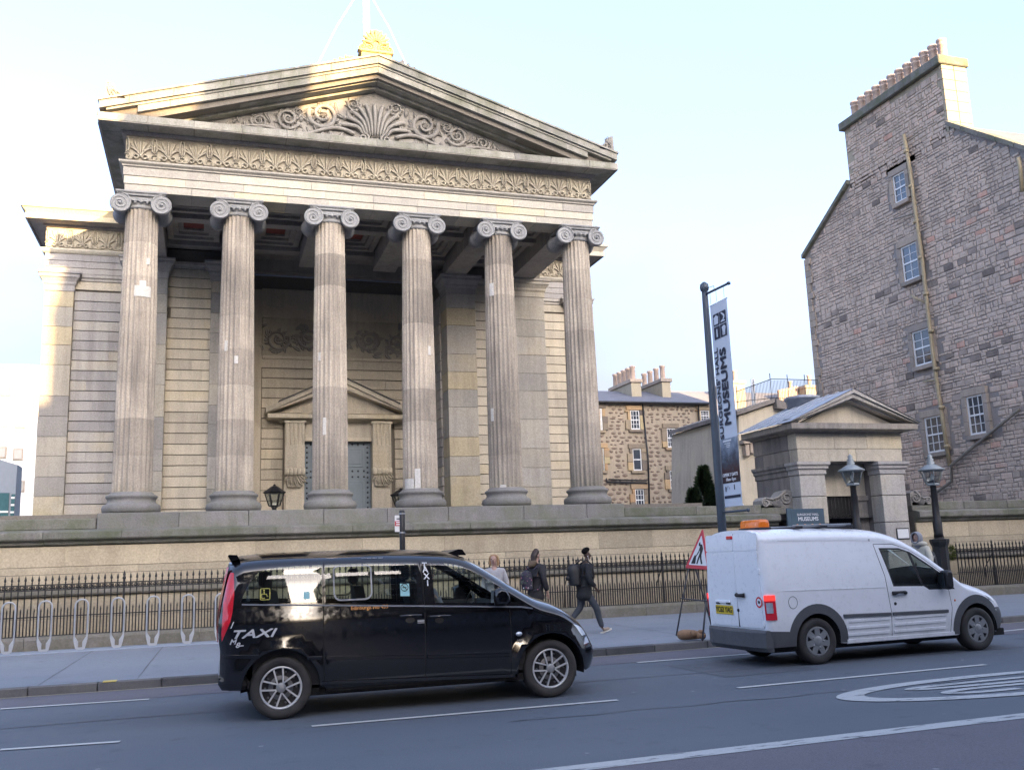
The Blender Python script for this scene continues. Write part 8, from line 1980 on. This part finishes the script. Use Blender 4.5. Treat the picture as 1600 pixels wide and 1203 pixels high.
# cast iron lamp posts by the gatehouse, with copper-grey lanterns
M_lan = plain('grey green lantern metal', (0.26, 0.29, 0.30), .5, .3, .2); M_lgl = glass('lantern glass', (0.70, 0.74, 0.74))
def lamp_post(px, ytop, ylan, ylanb, Y, label, base=True):
    a, b, c = at(px, ytop, Y=Y), at(px, ylan, Y=Y), at(px, ylanb, Y=Y); o = thing('lamp_post', (a.x, Y, .13), label, 'street lamp'); x = a.x
    k = b.z - c.z
    mb = MB(); mb.lathe([(.27, .13), (.27, .30), (.21, .34), (.18, .5), (.20, .55), (.195, 1.55), (.23, 1.62), (.25, 1.68), (.25, 1.74), (.13, 1.76), (.12, 1.8)], c=(x, Y, 0), n=8, smooth=False); mb.build('pedestal', M_iron, o)
    mb = MB(); mb.lathe([(.13, 1.8), (.115, 1.9), (.12, 2.2), (.10, 2.25), (.075, 3.2), (.10, 3.23), (.10, 3.28), (.055, 3.32), (.05, c.z - .12), (.09, c.z - .06), (.06, c.z - .02)], c=(x, Y, 0), n=14); mb.tube([(x - .16, Y, 3.26), (x + .16, Y, 3.26)], .02, 6); mb.build('shaft', M_iron, o)
    mb = MB(); mb.lathe([(.17, c.z - .03), (.19, c.z), (.17, c.z + .03)], c=(x, Y, 0), n=6, smooth=False); mb.lathe([(.30, b.z - .02), (.345, b.z), (.34, b.z + .03), (.12, b.z + .16), (.09, b.z + .17), (.11, b.z + .22), (.075, b.z + .25), (.10, b.z + .30), (.055, b.z + .34), (.075, b.z + .39), (.03, b.z + .43), (.001, b.z + .46)], c=(x, Y, 0), n=6 if 0 else 12)
    for q in range(6):
        an = 2 * pi * q / 6; mb.tube([(x + .17 * math.cos(an), Y + .17 * math.sin(an), c.z), (x + .30 * math.cos(an), Y + .30 * math.sin(an), b.z)], .014, 4)
    ln = mb.build('lantern', M_lan, o)
    for q in range(6):
        a0, a1 = 2 * pi * q / 6, 2 * pi * (q + 1) / 6; mb = MB(); mb.add([(x + .165 * math.cos(a0), Y + .165 * math.sin(a0), c.z + .02), (x + .165 * math.cos(a1), Y + .165 * math.sin(a1), c.z + .02), (x + .29 * math.cos(a1), Y + .29 * math.sin(a1), b.z - .01), (x + .29 * math.cos(a0), Y + .29 * math.sin(a0), b.z - .01)], [(0, 1, 2, 3)]); mb.build('pane', M_lgl, ln)
    mb = MB(); mb.lathe([(.03, c.z), (.03, c.z + .12), (.05, c.z + .2), (.001, c.z + .32)], c=(x, Y, 0), n=8); mb.build('burner', M_white, ln)
lamp_post(1328.5, 717, 736, 757, 21.2, 'iron lamp post with six-sided lantern standing before the gatehouse doorway')
lamp_post(1453, 717, 735, 757, 21.0, 'iron lamp post with six-sided lantern right of the gatehouse against the rubble gable')
# lanterns on the terrace either side of the door
def terrace_lantern(px, ytop, ybase, Y, label):
    a, b = at(px, ytop, Y=Y), at(px, ybase, Y=Y); o = thing('terrace_lantern', (a.x, Y, FLOOR), label, 'lantern'); x = a.x; h = a.z - b.z
    mb = MB(); mb.lathe([(.09, FLOOR), (.09, b.z + h * .0), (.06, b.z + h * .12), (.13, b.z + h * .22), (.001, b.z + h * .23)], c=(x, Y, 0), n=10); mb.build('stem', M_iron, o)
    mb = MB(); z0, z1 = b.z + h * .22, b.z + h * .70; mb.lathe([(.29, z1 - .03), (.32, z1), (.08, z1 + h * .22), (.03, z1 + h * .24), (.04, z1 + h * .27), (.001, a.z)], c=(x, Y, 0), n=6, smooth=False); mb.lathe([(.15, z0 - .02), (.16, z0 + .02)], c=(x, Y, 0), n=6)
    for q in range(6): an = 2 * pi * q / 6; mb.tube([(x + .15 * math.cos(an), Y + .15 * math.sin(an), z0), (x + .27 * math.cos(an), Y + .27 * math.sin(an), z1)], .018, 4)
    ln = mb.build('lantern', M_iron, o)
    for q in range(6):
        a0, a1 = 2 * pi * q / 6, 2 * pi * (q + 1) / 6; mb = MB(); mb.add([(x + .145 * math.cos(a0), Y + .145 * math.sin(a0), z0), (x + .145 * math.cos(a1), Y + .145 * math.sin(a1), z0), (x + .26 * math.cos(a1), Y + .26 * math.sin(a1), z1), (x + .26 * math.cos(a0), Y + .26 * math.sin(a0), z1)], [(0, 1, 2, 3)]); mb.build('pane', M_lgl, ln)
terrace_lantern(429, 756, 800, 27.5, 'black lantern on the portico floor left of the grey door'); terrace_lantern(626, 762, 800, 27.5, 'black lantern on the portico floor partly hidden by the fourth column')
# small evergreen tuft on the plinth beside the lamp post, litter on the road
M_box = leafmat('box shrub foliage', [(0.035, 0.05, 0.012), (0.07, 0.085, 0.02), (0.10, 0.11, 0.03)])
a = at(1479, 855, Y=22.9); shb = thing('shrub', (a.x, 22.9, .3), 'small green shrub behind the railing beside the right lamp post', 'shrub'); mb = MB()
for i in range(900):
    d = Vector((R.gauss(0, 1), R.gauss(0, 1), R.gauss(0, 1))).normalized(); c = Vector((a.x, 22.9, a.z - .15)) + Vector((d.x * .26, d.y * .2, d.z * .26)) * R.uniform(.6, 1.05); s_ = d.orthogonal().normalized(); mb.add([c - s_ * .02, c + s_ * .02, c + d * .07], [(0, 1, 2)])
mb.build('foliage', M_box, shb); mb = MB(); mb.tube([(a.x, 22.9, .25), (a.x, 22.9, a.z - .2)], .03, 6); mb.build('stem', M_bark, shb)
